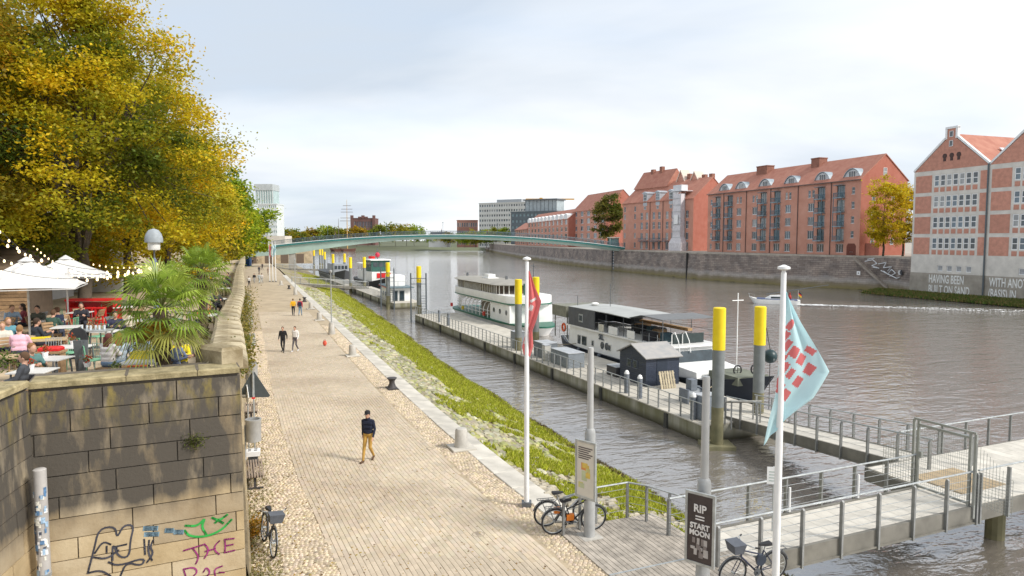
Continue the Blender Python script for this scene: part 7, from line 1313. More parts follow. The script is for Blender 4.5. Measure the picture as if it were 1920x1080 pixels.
def hand(S_, w_, d, side, r_=.011):
    w_, d = Vector(w_), Vector(d).normalized(); a = Vector((1, 0, 0)); f = d.cross(a).normalized() if abs(d.x) < .9 else Vector((0, 0, 1))
    pc_ = w_ + d * .075; limb(S_, w_, w_ + d * .05, .027, .03, 0)
    for k in range(4): off = f * (-.03 + .02 * k); L_ = (.075, .088, .085, .066)[k]; b_ = pc_ + off; m_ = b_ + d * L_ * .5; limb(S_, w_ + d * .04 + off * .8, b_, .014, r_, 0); limb(S_, b_, m_, r_, r_ * .9, 0); limb(S_, m_, m_ + d * L_ * .45 + a * (-side) * .018, r_ * .9, r_ * .75, 0)
    limb(S_, w_ + d * .02 - f * .02, w_ + d * .06 - f * .052, .013, .011, 0); limb(S_, w_ + d * .06 - f * .052, w_ + d * .095 - f * .058, .011, .009, 0)
def person_mesh(name, kind, vox):
    S_ = []; ex = []
    if kind.startswith('walk') or kind == 'stand':
        k = {'walk': 1, 'walkb': -1, 'stand': 0}[kind]; hz = .93
        for s in (-1, 1):
            f = s * k                                              # +1 leg forward
            kn = Vector((s * .095, -.13 if f > 0 else (-.03 if f == 0 else -.06), .50)); an = Vector((s * .09, -.24 if f > 0 else (.02 if f == 0 else .22), .09 if f >= 0 else .14)); to = an + Vector((s * .02, -.15, -.045 if f >= 0 else -.10))
            limb(S_, (s * .085, 0, hz), kn, .088, .06, 2); limb(S_, kn, an + Vector((0, 0, .02)), .062, .042, 2); limb(S_, an + Vector((0, .03, -.03)), to, .042, .036, 3); limb(S_, an + Vector((0, .035, -.05)), to + Vector((0, 0, -.012)), .034, .03, 3)
            sh_ = Vector((s * .185, 0, 1.41)); el = Vector((s * .245, .06 - .05 * (-f), 1.14)); wr = Vector((s * .25, -.03 + .16 * f * .8, .90)); limb(S_, sh_, el, .062, .048, 1); limb(S_, el, wr, .048, .034, 1); hand(S_, wr, (wr - el), s, .010)
        tz = 0.; lean = Vector((0, 0, 0)); base = Vector((0, 0, 0))
        limb(S_, (-.075, 0, .95), (.075, 0, .95), .105, .105, 2); limb(S_, (-.075, 0, 1.06), (.075, 0, 1.06), .108, .108, 1); limb(S_, (-.09, .005, 1.2), (.09, .005, 1.2), .112, .112, 1); limb(S_, (-.11, .01, 1.34), (.11, .01, 1.34), .108, .108, 1); limb(S_, (-.14, 0, 1.42), (.14, 0, 1.42), .065, .065, 1); hc = Vector((0, -.03, 1.635))
        limb(S_, (0, .0, 1.42), (0, -.01, 1.55), .058, .052, 0)
    else:
        ln = {'sit': .10, 'lean': -.12, 'sitb': .02}[kind]; hz = .50
        for s in (-1, 1):
            kn = Vector((s * .12, -.43, .50)); an = Vector((s * .11, -.40 + (.08 if s > 0 else -.05), .09)); to = an + Vector((0, -.15, -.045)); limb(S_, (s * .085, 0, hz), kn, .09, .062, 2); limb(S_, kn, an, .062, .043, 2); limb(S_, an + Vector((0, .03, -.03)), to, .042, .035, 3)
            sh_ = Vector((s * .185, -ln * .9, .96)); el = Vector((s * .25, -.10 - ln * .9, .74)); wr = Vector((s * .14, -.36 - ln * .5, .80)) if kind != 'lean' else Vector((s * .16, -.30, .64)); limb(S_, sh_, el, .062, .05, 1); limb(S_, el, wr, .048, .034, 1); hand(S_, wr, wr - el, s, .012)
        for z, r_, h in ((.52, .112, 2), (.62, .112, 1), (.75, .115, 1), (.88, .110, 1), (.96, .07, 1)): y = -ln * (z - .5) * 2; limb(S_, (-.09, y, z), (.09, y, z), r_, r_, h)
        limb(S_, (0, -ln * .95, .96), (0, -ln * 1.15 - .01, 1.08), .058, .052, 0); hc = Vector((0, -ln * 1.2 - .035, 1.17))
    ex = [(hc, (.078, .098, .118)), (hc + Vector((0, -.025, -.06)), (.055, .068, .06)), (hc + Vector((0, -.1, -.012)), (.014, .022, .026)), (hc + Vector((-.08, .01, -.01)), (.012, .022, .032)), (hc + Vector((.08, .01, -.01)), (.012, .022, .032))]
    return body_mesh(name, S_, vox, ex), hc
PM = {}
for kind, vox in (('walk', .017), ('walkb', .02), ('stand', .02), ('sit', .02), ('lean', .02), ('sitb', .02)): PM[kind] = person_mesh('person_' + kind, kind, vox)
PM['near'] = person_mesh('person_near', 'walkb', .0095)
SK = [M('skin_light', (.52, .30, .21), .6, .08, 6), M('skin_tan', (.40, .22, .14), .6, .08, 6)]
def cm(c): return M('cloth_%02d%02d%02d' % tuple(int(min(.99, v) * 99) for v in c), c, .9, .12, 6, bump=.2)
def hair_mesh(long):
    mb = MB(); mb.lathe_e((0, .018, .022), (.088, .102, .112), 12, 8, 0)
    vs = [(x, y, z) if not (y < -.045 and z < .055) else (x * .9, -.05 + (y + .05) * .15, z) for x, y, z in mb.v]; mb.v = vs
    if long: mb.loft([[(-.085, .0, .04), (.085, .0, .04), (.08, .10, .04), (-.08, .10, .04)], [(-.09, .02, -.12), (.09, .02, -.12), (.085, .12, -.12), (-.085, .12, -.12)], [(-.075, .06, -.30), (.075, .06, -.30), (.07, .13, -.30), (-.07, .13, -.30)]])
    return mb.mesh('hair', True)
HM = {0: hair_mesh(False), 1: hair_mesh(True)}
cap_me = MB().lathe([(.096, 0), (.098, .04), (.085, .09), (.05, .115), (.01, .12)], 14).add([(-.07, -.085, .01), (.07, -.085, .01), (.055, -.17, -.002), (-.055, -.17, -.002), (-.07, -.085, .02), (.07, -.085, .02), (.055, -.17, .008), (-.055, -.17, .008)], [(3, 2, 1, 0), (4, 5, 6, 7), (0, 1, 5, 4), (1, 2, 6, 5), (2, 3, 7, 6), (3, 0, 4, 7)]).mesh('cap', True)
def person(lab, kind, loc, rz, top_, leg, hair=(.05, .03, .02), long=0, shoe=(.03, .03, .03), skin=0, grp=None, sc=1., cap=None, bag=None):
    me, hc = PM[kind]; o = thing('person', lab, 'person', loc, rz, grp); o.scale = (sc, sc, sc); b_ = obj('body', me, None, o)
    for i, m_ in enumerate((SK[skin], cm(top_), cm(leg), cm(shoe))): b_.material_slots[i].link = 'OBJECT'; b_.material_slots[i].material = m_
    h = obj('hair', HM[long], None, o, hc)
    if not h.data.materials: h.data.materials.append(cm((.05, .03, .02)))
    h.material_slots[0].link = 'OBJECT'; h.material_slots[0].material = cm(hair)
    if cap: obj('cap', cap_me, cm(cap), o, hc + Vector((0, .0, .045)))
    if bag: mb = MB(); mb.chbox((0, .19, 1.22), (.30, .16, .42), .05); mb.build('backpack', cm(bag), o)
    return o
def at_g(px, py, z=.02): p = G(px, py, z); return (p.x, p.y, z)
T0 = math.atan2(.36, .92)
m1 = person('man in dark cap, navy jacket and mustard trousers walking towards the viewer', 'near', at_g(691, 864), -.22, (.012, .016, .035), (.42, .25, .06), (.03, .025, .02), shoe=(.10, .055, .03), cap=(.02, .02, .022))
me, hc = PM['near']; mb = MB()
for s in (-1, 1): mb.ell((s * .032, -.125, 1.645), (.011, .006, .007), 8, 5)
mb.build('eyes', M('eye_dark', (.02, .015, .012), .3), m1, True); mb = MB(); mb.ell((0, -.122, 1.565), (.026, .008, .007), 8, 5); mb.build('mouth', M('lip', (.35, .13, .11), .5), m1, True)
mb = MB(); mb.lathe([(.135, .985), (.165, .99), (.17, 1.02), (.165, 1.06)], 18); mb.v = [(x, y * .74, z) for x, y, z in mb.v]; mb.build('jacket_hem', cm((.012, .016, .035)), m1, True); mb = MB(); mb.lathe([(.075, 1.45), (.085, 1.5), (.075, 1.53)], 14); mb.build('collar', cm((.012, .016, .035)), m1, True)
person('person in black suit walking with a companion in white', 'walk', at_g(531, 660), .1, (.015, .015, .017), (.015, .015, .018), grp=None)
person('person in white jacket and grey trousers beside the one in black', 'walkb', at_g(554, 659), -.2, (.72, .70, .68), (.11, .10, .11), shoe=(.6, .6, .6))
person('walker in yellow jacket seen from behind', 'walk', at_g(550, 592), PI + .2, (.72, .40, .02), (.03, .03, .04), (.20, .13, .06)); person('walker in red jacket and jeans with dark backpack', 'walkb', at_g(563, 592), PI + .1, (.40, .02, .05), (.16, .26, .38), (.06, .04, .03), bag=(.03, .03, .06))
gp_ = 'distant strollers on the promenade'
for i, (px, py, k, rz, a, b_, lab) in enumerate([(457, 537, 'walk', PI, (.02, .02, .022), (.02, .02, .025), 'distant stroller all in black close to the wall'), (467, 538, 'walkb', PI, (.65, .65, .65), (.03, .03, .035), 'distant stroller in white top and dark trousers'), (477, 531, 'walk', 0, (.02, .02, .022), (.30, .30, .31), 'distant stroller in black jacket and grey trousers'), (486, 531, 'walk', PI, (.45, .50, .53), (.45, .52, .55), 'distant stroller in pale blue-grey clothes'), (491, 531, 'walkb', PI, (.62, .60, .58), (.45, .48, .5), 'distant stroller in white beside the pale blue one'), (486, 513, 'walk', 0, (.05, .05, .06), (.05, .05, .06), 'far stroller in dark grey behind the pale pair'), (492, 506, 'walkb', 0, (.08, .07, .07), (.03, .03, .04), 'far stroller in brownish black right of the dark grey one'), (474, 496, 'stand', 0, (.03, .03, .03), (.03, .03, .03), 'far black figure just right of the blue cabin'), (483, 494, 'stand', 0, (.03, .03, .035), (.05, .04, .04), 'far black figure in the middle under the bridge'), (497, 493, 'walk', PI, (.02, .02, .02), (.02, .02, .02), 'far black figure left of a close pair under the bridge'), (501, 493, 'walkb', PI, (.02, .02, .03), (.02, .02, .02), 'far black figure right of a close pair under the bridge'), (469, 492, 'stand', .4, (.25, .12, .08), (.05, .05, .06), 'far figure in brown coat beside the blue cabin'), (503, 516, 'walk', 0, (.40, .30, .24), (.35, .28, .22), 'far stroller in beige by the flagpoles')]):
    person(lab, k, at_g(px, py), rz + (i % 3 - 1) * .2, a, b_, grp=gp_)
for i, (t_, c) in enumerate(((.06, (.6, .6, .62)), (.235, (.05, .05, .05)), (.50, (.04, .04, .05)), (.62, (.3, .05, .05)), (.80, (.05, .06, .1)))):
    q = bl_ + bd * (t_ * BLn); person(['person in white at the left bridge end', 'dark figure walking left of the bridge middle', 'dark figure at the crest of the footbridge', 'person in red on the right half of the footbridge', 'person in navy near the right end of the footbridge'][i], 'walk', (q.x, q.y - 1.2, top(t_) + .06), brz + (PI / 2 if i % 2 else -PI / 2), c, (.04, .04, .05), grp='people crossing the footbridge')
# ================================================================ CAFE TERRACE
def TP(px, py, dz): p = G(px, py, TZ + dz); return Vector((p.x, p.y, TZ))
tw = M('table_white', (.62, .61, .58), .5, .06, 3); tg_ = M('chair_green', (.18, .42, .26), .5, .1, 3); woodl = M('beer_wood', (.46, .34, .20), .7, .2, 4, rnd=.12); gold = M('table_timber', (.40, .30, .19), .75, .2, 4, rnd=.1)
def table(lab, loc, rz, top_m, w_=.75, d_=.75, h=.74, slats=False, grp='cafe tables'):
    o = thing('cafe_table', lab, 'table', loc, rz, grp)
    if slats:
        for k in range(6): MB().bx(-w_ / 2, w_ / 2, -d_ / 2 + k * d_ / 6 + .008, -d_ / 2 + (k + 1) * d_ / 6 - .008, h - .03, h).build('slat', top_m, o)
        lm = wood_b
    else: MB().chbox((0, 0, h - .015), (w_, d_, .03), .008).build('table_top', top_m, o); lm = dsteel
    for sx in (-1, 1):
        for sy in (-1, 1): MB().cyl((sx * (w_ / 2 - .08), sy * (d_ / 2 - .08), h - .03), (sx * (w_ / 2 - .04), sy * (d_ / 2 - .05), 0), .022, n=6).build('leg', lm, o)
    return o
def chair(lab, loc, rz, m_, kind='metal', grp='cafe chairs'):
    o = thing('cafe_chair', lab, 'chair', loc, rz, grp)                # faces -y
    if kind == 'wood':
        for k in range(5): MB().box((0, -.2 + k * .09, .45), (.42, .078, .02)).build('seat_slat', m_, o)
        for k in range(3): MB().box((0, .26 + k * .035, .62 + k * .1), (.42, .02, .08), 0, 0, -.3).build('back_slat', m_, o)
        for s in (-1, 1): MB().cyl((s * .21, -.22, 0), (s * .21, .34, .86), .02, n=5).build('leg', m_, o); MB().cyl((s * .18, .24, 0), (s * .18, -.2, .45), .02, n=5).build('leg', m_, o)
    else:
        MB().chbox((0, 0, .45), (.42, .42, .03), .01).build('seat', m_, o)
        for sx in (-1, 1):
            MB().cyl((sx * .18, -.18, .44), (sx * .2, -.21, 0), .014, n=6).build('leg', m_, o); MB().cyl((sx * .18, .18, .44), (sx * .2, .23, 0), .014, n=6).build('leg', m_, o)
        q = MB().tube([(-.2, .2, .45), (-.2, .24, .84), (.2, .24, .84), (.2, .2, .45)], .014, 6).build('back_frame', m_, o)
        for k in range(5): MB().cyl((-.13 + k * .065, .205, .45), (-.13 + k * .065, .24, .83), .007, n=5).build('back_bar', m_, q)
    return o
tabs = [(62, 694, 'white table in front of the man in grey jacket', tw, .8, .7, .1), (95, 671, 'white table beside the woman in green sweater', tw, .8, .7, .0), (137, 649, 'white-topped table near the dark menu board', tw, .9, .7, .1), (270, 677, 'pale table with yellow box just left of the palm trunk', tw, 1.0, .75, .1), (222, 657, 'small white table between the long-haired women', tw, .7, .7, .2), (198, 620, 'white table in front of the person by the red bar', tw, .8, .7, .0), (213, 700, 'pale timber table with cactus pot at the wall edge', gold, .95, .7, .15), (125, 612, 'table between two men under the second parasol', tw, .8, .8, .3)]
for px, py, lab, m_, a, b_, rz in tabs: table(lab, TP(px, py, .74), rz, m_, a, b_)
for px, py, lab, rz in ((10, 668, 'slatted wooden table cut by the left picture edge', .4), (82, 636, 'slatted wooden table with yellow cloth behind the green sweater', .5), (22, 632, 'slatted wooden table before the pink hoodie', .4)): table(lab, TP(px, py, .74), rz, woodl, 1.2, .7, slats=True)
mb = MB(); q = TP(76, 634, .74); mb.bx(-.25, .25, -.2, .2, .745, .76); o = thing('table_cloth', 'yellow cloth lying on the slatted wooden table', 'cloth', q, .5); mb.build('cloth', yellow_p, o)
chs = [(128, 690, 'green spindle chair in front of the menu board', -.3, tg_, 'metal'), (96, 690, 'grey steel chair beside the white table left of the green chair', .2, steel, 'metal'), (200, 697, 'pale green cross-back chair near the long-haired women', 2.8, M('chair_sage', (.30, .40, .33), .5), 'metal'), (178, 705, 'mint green chair at the wall edge', 2.2, tg_, 'metal'), (232, 685, 'orange wooden chair left of the palm', 2.6, M('chair_orange', (.55, .24, .04), .5), 'metal'), (185, 655, 'mint chair behind the long-haired women', -.4, tg_, 'metal'),
       (100, 652, 'folding wooden chair right of the yellow cloth table', .9, wood_b, 'wood'), (112, 642, 'folding wooden chair behind the man in dark hoodie', .9, woodl, 'wood'), (125, 634, 'folding wooden chair of the man in navy pullover', .9, wood_b, 'wood'), (155, 618, 'empty folding wooden chair in front of the red bar', .9, woodl, 'wood'), (163, 606, 'second empty folding chair near the red bar', 1.0, woodl, 'wood'), (12, 690, 'brown folding chair at the lower left edge', .8, wood_b, 'wood'), (8, 640, 'brown folding chair behind the pink hoodie at the left edge', -.6, wood_b, 'wood'), (290, 640, 'grey steel chair half hidden by the palm fronds', .4, steel, 'metal'), (350, 668, 'dark chair between palm and parapet', .5, dsteel, 'metal'), (395, 572, 'dark blue chair far along the parapet', .5, navy, 'metal'), (385, 600, 'orange chair by the parapet behind the palms', .3, M('chair_orange'), 'metal')]
for px, py, lab, rz, m_, k in chs: chair(lab, TP(px, py, .0), rz, m_, k)
rdx = random.Random(21)
for k, (px, py, lab, m_) in enumerate([(150, 585, 'white table deep in the terrace left of the red bar', tw), (100, 600, 'white table under the near parasol pole', tw), (40, 590, 'timber table in the shade of the near parasol', gold), (250, 600, 'pale table behind the palm towards the marquee', tw), (230, 575, 'far white table right of the red bar', tw), (300, 585, 'far pale table seen through the palm leaves', tw), (395, 590, 'white table close to the parapet behind the palms', tw), (410, 560, 'far white table along the parapet', tw), (422, 540, 'farthest white table along the parapet', tw)]):
    q = TP(px, py, .74); table(lab, q, rdx.uniform(0, 1), m_, .8, .7)
    chair('chair left of the ' + lab, q + Vector((-.65, .1, 0)), 1.6 + rdx.uniform(-.3, .3), [tg_, wood_b, steel, dsteel][k % 4], ['metal', 'wood'][k % 2]); chair('chair right of the ' + lab, q + Vector((.65, -.1, 0)), -1.6 + rdx.uniform(-.3, .3), [wood_b, tg_, dsteel, steel][k % 4], ['wood', 'metal'][k % 2])
def seat_at(px, py, dist): p = D(px, py, dist); return (p.x, p.y, TZ - .02)
ppl = [(33, 668, 14.9, 'lean', -1.2, 'man in grey jacket slouching at the front left table', (.06, .065, .075), (.07, .07, .10), (.10, .06, .03), 0), (52, 652, 16.3, 'sit', 1.2, 'person in green sweater raising hands at the white table', (.09, .19, .18), (.05, .05, .06), (.25, .12, .05), 0), (33, 614, 19.6, 'sit', PI + .3, 'person in pink hoodie seen from behind', (.70, .42, .50), (.04, .04, .06), (.25, .14, .06), 0), (11, 598, 21.8, 'sit', 1.0, 'person in white and teal top at the left edge', (.10, .25, .30), (.05, .05, .06), (.30, .16, .07), 1), (66, 602, 21.5, 'sitb', PI - .5, 'person in dark hoodie with pale print seen from behind', (.03, .035, .045), (.03, .03, .04), (.05, .03, .02), 0), (73, 577, 25.8, 'sit', .2, 'bearded man in olive jacket facing the viewer', (.07, .075, .06), (.05, .05, .05), (.03, .025, .02), 0), (114, 580, 25.0, 'sit', -1.6, 'man in navy pullover leaning over his table', (.02, .03, .06), (.03, .04, .07), (.10, .05, .03), 0), (216, 588, 23.7, 'sitb', .5, 'person in dark blue shirt sitting in front of the red bar', (.03, .03, .06), (.03, .03, .05), (.03, .025, .02), 0), (201, 634, 17.9, 'sitb', PI - .2, 'woman with long dark red hair seen from behind', (.60, .57, .55), (.15, .22, .32), (.12, .035, .03), 1), (222, 633, 18.1, 'sitb', PI + .5, 'woman with long auburn hair beside the dark red-haired one', (.35, .42, .48), (.15, .22, .32), (.24, .10, .03), 1), (262, 628, 18.4, 'sit', .6, 'person half hidden behind the palm leaves', (.20, .27, .36), (.03, .03, .05), (.06, .04, .03), 0), (324, 641, 17.3, 'sit', PI / 2, 'person in denim jacket right of the palm trunk', (.17, .21, .33), (.03, .035, .07), (.35, .2, .1), 0), (336, 634, 17.9, 'sit', .4, 'person in bright yellow jacket right of the palm', (.75, .58, .02), (.05, .05, .05), (.2, .12, .06), 0), (4, 612, 20.5, 'lean', .6, 'person in pale shirt cut by the left picture edge', (.55, .52, .45), (.06, .07, .10), (.28, .16, .08), 0), (418, 523, 46, 'sit', .5, 'dark guest on the terrace at the far bend of the parapet', (.03, .03, .035), (.03, .03, .03), (.03, .02, .02), 0), (428, 517, 52, 'sitb', -.5, 'dark guest farthest along the terrace parapet', (.06, .05, .06), (.03, .03, .03), (.03, .02, .02), 0)]
ppl += [(152, 570, 27.0, 'sit', .5, 'guest in black by the table left of the red bar', (.03, .03, .035), (.03, .03, .04), (.05, .04, .03), 0), (45, 575, 26.5, 'sitb', -.8, 'guest in maroon in the shade of the near parasol', (.20, .04, .05), (.04, .04, .05), (.04, .03, .02), 1), (95, 585, 24.0, 'sit', PI, 'guest in dark green with back to the viewer', (.04, .08, .06), (.04, .05, .08), (.10, .06, .03), 0), (245, 580, 24.8, 'sitb', -1.2, 'guest in cream sweater behind the palm', (.55, .50, .40), (.08, .09, .12), (.12, .07, .03), 1), (390, 566, 27.8, 'sit', -1.0, 'guest in orange jacket close to the parapet', (.60, .16, .03), (.05, .05, .06), (.08, .05, .03), 0), (20, 575, 26.0, 'sit', .9, 'guest in light blue shirt at the far left edge', (.30, .40, .52), (.05, .06, .09), (.20, .12, .06), 0), (405, 545, 34.0, 'sit', .6, 'guest in black seated midway along the parapet', (.03, .03, .04), (.03, .03, .03), (.05, .03, .02), 0)]
for px, py, dd, k, rz, lab, a, b_, hc_, lg_ in ppl:
    person(lab, k, seat_at(px, py, dd), rz, a, b_, hc_, lg_, grp='guests seated on the cafe terrace')
    q = seat_at(px, py, dd); o = thing('cafe_stool', 'wooden seat under the ' + ' '.join(lab.split()[:10]), 'stool', (q[0], q[1], TZ), rz, 'cafe stools'); MB().box((0, .05, .385), (.4, .4, .03)).build('seat', wood_b, o); [MB().cyl((sx * .16, .05 + sy * .16, .37), (sx * .18, .05 + sy * .18, 0), .018, n=5).build('leg', wood_b, o) for sx in (-1, 1) for sy in (-1, 1)]
# table things
def pot(lab, loc, pc_, fc, s=.1):
    o = thing('flower_pot', lab, 'flower pot', loc, 0, 'flower pots on the tables'); MB().lathe([(s * .6, 0), (s * .85, s * 1.1), (s * .75, s * 1.1), (.01, s)], 10).build('pot', pc_, o, True); n = 90; P = rng.normal(0, 1, (n, 3)) * s * .55 + np.array([0, 0, s * 1.7]); C = np.array(fc)[rng.integers(0, len(fc), n)]; obj('blossom', leaf_mesh('blossom', P, s * .6, C), leafmat('autumn_leaf', .48), o); return o
redf = [(.50, .05, .03), (.55, .10, .03), (.10, .14, .03)]
for px, py, lab in ((137, 646, 'red flower pot on the table by the menu board'), (85, 668, 'red flower pot on the table of the green sweater'), (164, 688, 'red flower pot at the mint green chair'), (58, 692, 'dark red drink on the front left table')): q = TP(px, py, .74); pot(lab, (q.x, q.y, TZ + .742), white_p, redf)
for px, py, lab, fc in ((216, 698, 'cactus pot on the timber table at the wall edge', [(.10, .15, .04), (.20, .25, .08)]), (283, 673, 'leafy green pot beside the yellow box', [(.10, .18, .03), (.16, .25, .05)])): q = TP(px, py, .74); pot(lab, (q.x, q.y, TZ + .742), M('pot_olive', (.38, .36, .20), .7), fc)
q = TP(265, 672, .74); o = thing('yellow_box', 'yellow box on the pale table beside the palm', 'box', (q.x, q.y, TZ + .742), .1); MB().chbox((0, 0, .09), (.45, .2, .18), .01).build('body', yellow_p, o)
q = TP(258, 705, .2); o = thing('orange_crate', 'orange and yellow crate under the pale table beside the palm', 'crate', (q.x, q.y, TZ), .2); MB().chbox((0, 0, .25), (.4, .3, .5), .02).build('body', M('crate_orange', (.60, .13, .02), .6, .2, 3), o)
q = TP(108, 712, .0); o = thing('red_seat_cushion', 'red cushion on the low bench by the wall', 'cushion', (q.x, q.y - .2, TZ + .82), .15); MB().chbox((0, 0, .05), (.5, .35, .1), .04).build('cushion', red_p, o); o2 = thing('low_bench', 'low bench carrying the red cushion by the wall', 'bench', (q.x, q.y - .2, TZ), .15); MB().chbox((0, 0, .78), (.6, .4, .06), .01).build('seat', wood_b, o2); [MB().bx(x - .03, x + .03, -.15, .15, 0, .75).build('leg', wood_b, o2) for x in (-.25, .25)]
q = TP(148, 673, 0); o = thing('menu_board', 'dark round-topped menu board standing between the tables', 'menu board', q, .1); mb = MB(); mb.prismy([(-.26, .0), (.26, 0), (.28, .7), (.22, .88), (.1, .97), (-.1, .97), (-.22, .88), (-.28, .7)], -.03, .03); mb.build('panel', M('board_slate', (.035, .037, .042), .6), o); MB().box((0, .15, .4), (.4, .02, .85), 0, 0, -.3).build('rear_leg', dsteel, o)
for k, (px, lab) in enumerate(((150, 'narrow grey stand-up menu beside the mint chair, left one'), (158, 'narrow grey stand-up menu beside the mint chair, right one'))): q = TP(px, 706, 0); o = thing('menu_stand', lab, 'menu board', (q.x, q.y, TZ), .1, 'stand-up menus'); MB().box((0, 0, .55), (.22, .04, .9), 0, 0, .12 - .24 * k).build('panel', M('stand_grey', (.12, .13, .135), .6), o); MB().box((0, .02, .05), (.26, .2, .1)).build('foot', dsteel, o)
q = TP(172, 672, 0); o = thing('serving_station', 'dark steel serving station with glasses behind the menu board', 'counter', q, .1); MB().chbox((0, .2, .86), (1.0, .5, .05), .01).build('counter_top', steel, o); [MB().bx(x - .02, x + .02, y - .02, y + .02, 0, .84).build('leg', steel, o) for x in (-.45, .45) for y in (0, .4)]; MB().bx(-.42, .42, .05, .38, .3, .33).build('shelf', dsteel, o)
for k in range(6): MB().lathe([(.03, 0), (.035, .13), (.028, .13), (.026, .02)], 8).build('glass', M('glass_clear', (.6, .65, .68), .1), o, loc=(-.35 + k * .13, .2 + .05 * (k % 2), .885))
# red bar with stools
q = TP(178, 607, 0); o = thing('bar_table', 'long bright red bar table behind the wooden chairs', 'table', q, .08); MB().chbox((0, 0, 1.07), (2.15, .65, .09), .01).build('table_top', red_p, o); [MB().bx(x - .06, x + .06, -.28, .28, 0, 1.02).build('leg', red_p, o) for x in (-.98, .98)]; MB().bx(-.92, .92, .2, .25, .25, .95).build('rear_panel', M('red_dark', (.42, .012, .012), .5), o)
for k, x in enumerate((-.45, .15, .6)): s = thing('bar_stool', ['left', 'middle', 'right'][k] + ' red boxy bar stool in front of the red bar', 'stool', q + Vector((x, -.55, 0)), .08, 'red bar stools'); MB().chbox((0, 0, .76), (.36, .34, .05), .01).build('seat', red_p, s); [MB().bx(a - .03, a + .03, b_ - .03, b_ + .03, 0, .735).build('leg', red_p, s) for a in (-.14, .14) for b_ in (-.13, .13)]; MB().bx(-.11, .11, -.16, -.10, .2, .26).build('foot_rest', red_p, s)
# parasols
canv = M('canvas_white', (.60, .59, .57), .85, .04, 1)
def parasol(lab, px, py, hgt, rim, hd, rz, txt):
    p = G(px, py, TZ); o = thing('parasol', lab, 'parasol', (p.x, p.y, TZ), rz, 'white square parasols'); MB().cyl((0, 0, 0), (0, 0, hgt - .02), .035, n=10).build('pole', M('pole_white', (.62, .62, .6), .4), o, True); MB().chbox((0, 0, .05), (.7, .7, .1), .02).build('base', M('base_concrete', (.42, .40, .36), .9), o)
    cs = [(hd * math.cos(a), hd * math.sin(a)) for a in (0, PI / 2, PI, 3 * PI / 2)]; n = 8
    for k in range(4):
        a, b_ = Vector((*cs[k], rim)), Vector((*cs[(k + 1) % 4], rim)); T = Vector((0, 0, hgt)); vs = []; fs = []
        for j in range(n + 1):
            for i in range(n + 1): t_ = j / n; e_ = a.lerp(b_, i / n); e_ = e_ + Vector((0, 0, -.05 * math.sin(PI * i / n) * -1)); q_ = T.lerp(e_, t_); q_.z -= .10 * math.sin(PI * t_) * (1 - .6 * abs(2 * i / n - 1)); vs.append(q_)
        fs = [(j * (n + 1) + i, j * (n + 1) + i + 1, (j + 1) * (n + 1) + i + 1, (j + 1) * (n + 1) + i) for j in range(n) for i in range(n)]; mb = MB(); mb.add(vs, fs); mb.build('canopy_panel', canv, o, True)
        mb = MB(); mb.add([a, b_, b_ - Vector((0, 0, .03)), a - Vector((0, 0, .03))], [(0, 1, 2, 3)]); mb.build('valance', canv, o); MB().cyl((0, 0, rim + .35), a - Vector((0, 0, .02)), .012, n=5).build('rib', M('rib_wood', (.5, .46, .38), .6), o)
    mb = MB(); mb.lathe([(.28, hgt - .11), (.05, hgt + .04), (.01, hgt + .06)], 8); mb.build('top_vent', canv, o)
    # print on the face towards the viewer
    a, b_ = Vector((*cs[2], rim)), Vector((*cs[3], rim)); T = Vector((0, 0, hgt)); ux = (b_ - a).normalized(); up = (T - (a + b_) / 2).normalized(); nn = ux.cross(up); c = T.lerp((a + b_) / 2, .70) + nn * .012
    me = text_mesh(txt, .30, 1.2, .002, 'CENTER', .004); q = obj('print', me, M('print_grey', (.50, .50, .49), .8), o); q.matrix_local = Matrix((( ux.x, up.x, nn.x, c.x), (ux.y, up.y, nn.y, c.y), (ux.z, up.z, nn.z, c.z), (0, 0, 0, 1)))
    mb = MB(); mb.tube([(c + ux * .62 * math.cos(t_ * PI / 14) + up * (.1 + .26 * math.sin(t_ * PI / 14))) + nn * .003 for t_ in range(28)], .008, 4, closed=True); mb.build('print_oval', M('print_grey'), o); return o
parasol('near white square parasol with grey oval print', 57, 643, 3.05, 2.02, 2.35, -.35, 'MA'); parasol('farther white square parasol behind the first one', 129, 617, 3.02, 2.2, 2.15, -.35, 'MA')
# globe lamp
p = G(297, 693, TZ); gl_ = thing('globe_lamp', 'slate-blue lamp post with domed hood rising behind the palm', 'lamp', (p.x, p.y, TZ)); MB().lathe([(.11, 0), (.11, .7), (.075, .8), (.07, 3.1), (.03, 3.2)], 14).build('post', M('lamp_slate', (.10, .13, .19), .5, .1, 3), gl_, True); MB().cyl((0, 0, 3.15), (0, 0, 3.5), .02).build('stem', dsteel, gl_); MB().lathe([(.15, 3.42), (.16, 3.44), (.16, 3.65), (.05, 3.66)], 16).build('glass_drum', M('lamp_glass', (.75, .74, .70), .3), gl_, True)
MB().lathe([(.235, 3.63), (.24, 3.66), (.235, 3.76), (.20, 3.88), (.13, 3.98), (.02, 4.02)], 20).build('hood', M('hood_grey', (.30, .33, .35), .6, .15, 5), gl_, True)
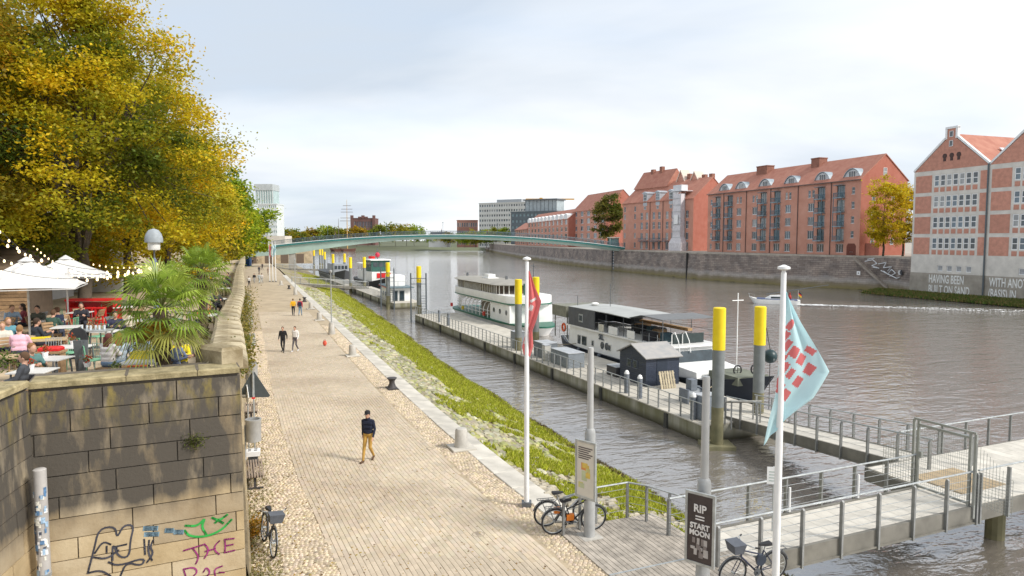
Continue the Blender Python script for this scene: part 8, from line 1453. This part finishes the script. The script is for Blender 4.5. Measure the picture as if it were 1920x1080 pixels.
# string lights
bulb = M('bulb_warm', (.9, .8, .6), .3, em=((1, .72, .36), 1.0)); bulbw = M('bulb_pale', (.85, .85, .82), .2, em=((1, .9, .75), .25)); socket = black_p; bme = MB().lathe([(.012, .0), (.024, -.02), (.036, -.06), (.025, -.09), (.005, -.10)], 8).mesh('bulb', True)
LT = Vector((p.x, p.y, TZ + 3.0)); strs = [(LT, D(-40, 425, 19), .55, 16, 'light string from the globe lamp to the upper left edge'), (LT, D(-40, 492, 22), .45, 18, 'light string from the globe lamp low over the near parasol'), (LT, D(60, 455, 34), .8, 22, 'light string from the globe lamp to the dark tree trunk'), (LT, D(10, 470, 38), .7, 24, 'longest light string running back from the globe lamp to the pavilion'), (D(170, 498, 36), D(-30, 400, 20), .9, 18, 'light string sagging from the tall tree to the upper left'), (D(300, 492, 40), D(120, 478, 36), .4, 16, 'light string behind the parasols at tree height'), (D(-30, 470, 21), D(110, 500, 29), .2, 12, 'short light string above the second parasol')]
for k, (a, b_, sag, n, lab) in enumerate(strs):
    o = thing('light_string', lab, 'string lights', a, 0, 'festoon light strings'); cu = lambda t_: (b_ - a) * t_ + Vector((0, 0, -4 * sag * t_ * (1 - t_))); MB().tube([cu(i / 24) for i in range(25)], .008, 4).build('cable', socket, o)
    for j in range(n): t_ = (j + .5) / n; obj('bulb', bme, bulb if (j * 7 + k) % 3 == 0 else bulbw, o, cu(t_) - Vector((0, 0, .02))) if True else None

# fallen leaves
lf = []
for _ in range(2600):
    y = 14.8 + 45 * random.random() ** 1.6; u = random.random() ** 3; lf.append((xw(y) + .2 + u * 7, y, .028))
C = np.array([(.42, .27, .04), (.30, .17, .04), (.20, .12, .05), (.45, .34, .06)])[rng.integers(0, 4, len(lf))]
me = leaf_mesh('fallen_leaves', lf, .075, C, up=6.); o = obj('fallen_leaves', me, leafmat('autumn_leaf', .48)); tag(o, 'scattered fallen autumn leaves on the promenade near the wall', 'leaves', kind='stuff')
print('OBJECTS', len(bpy.data.objects))
bpy.data.scenes.remove(TMP)
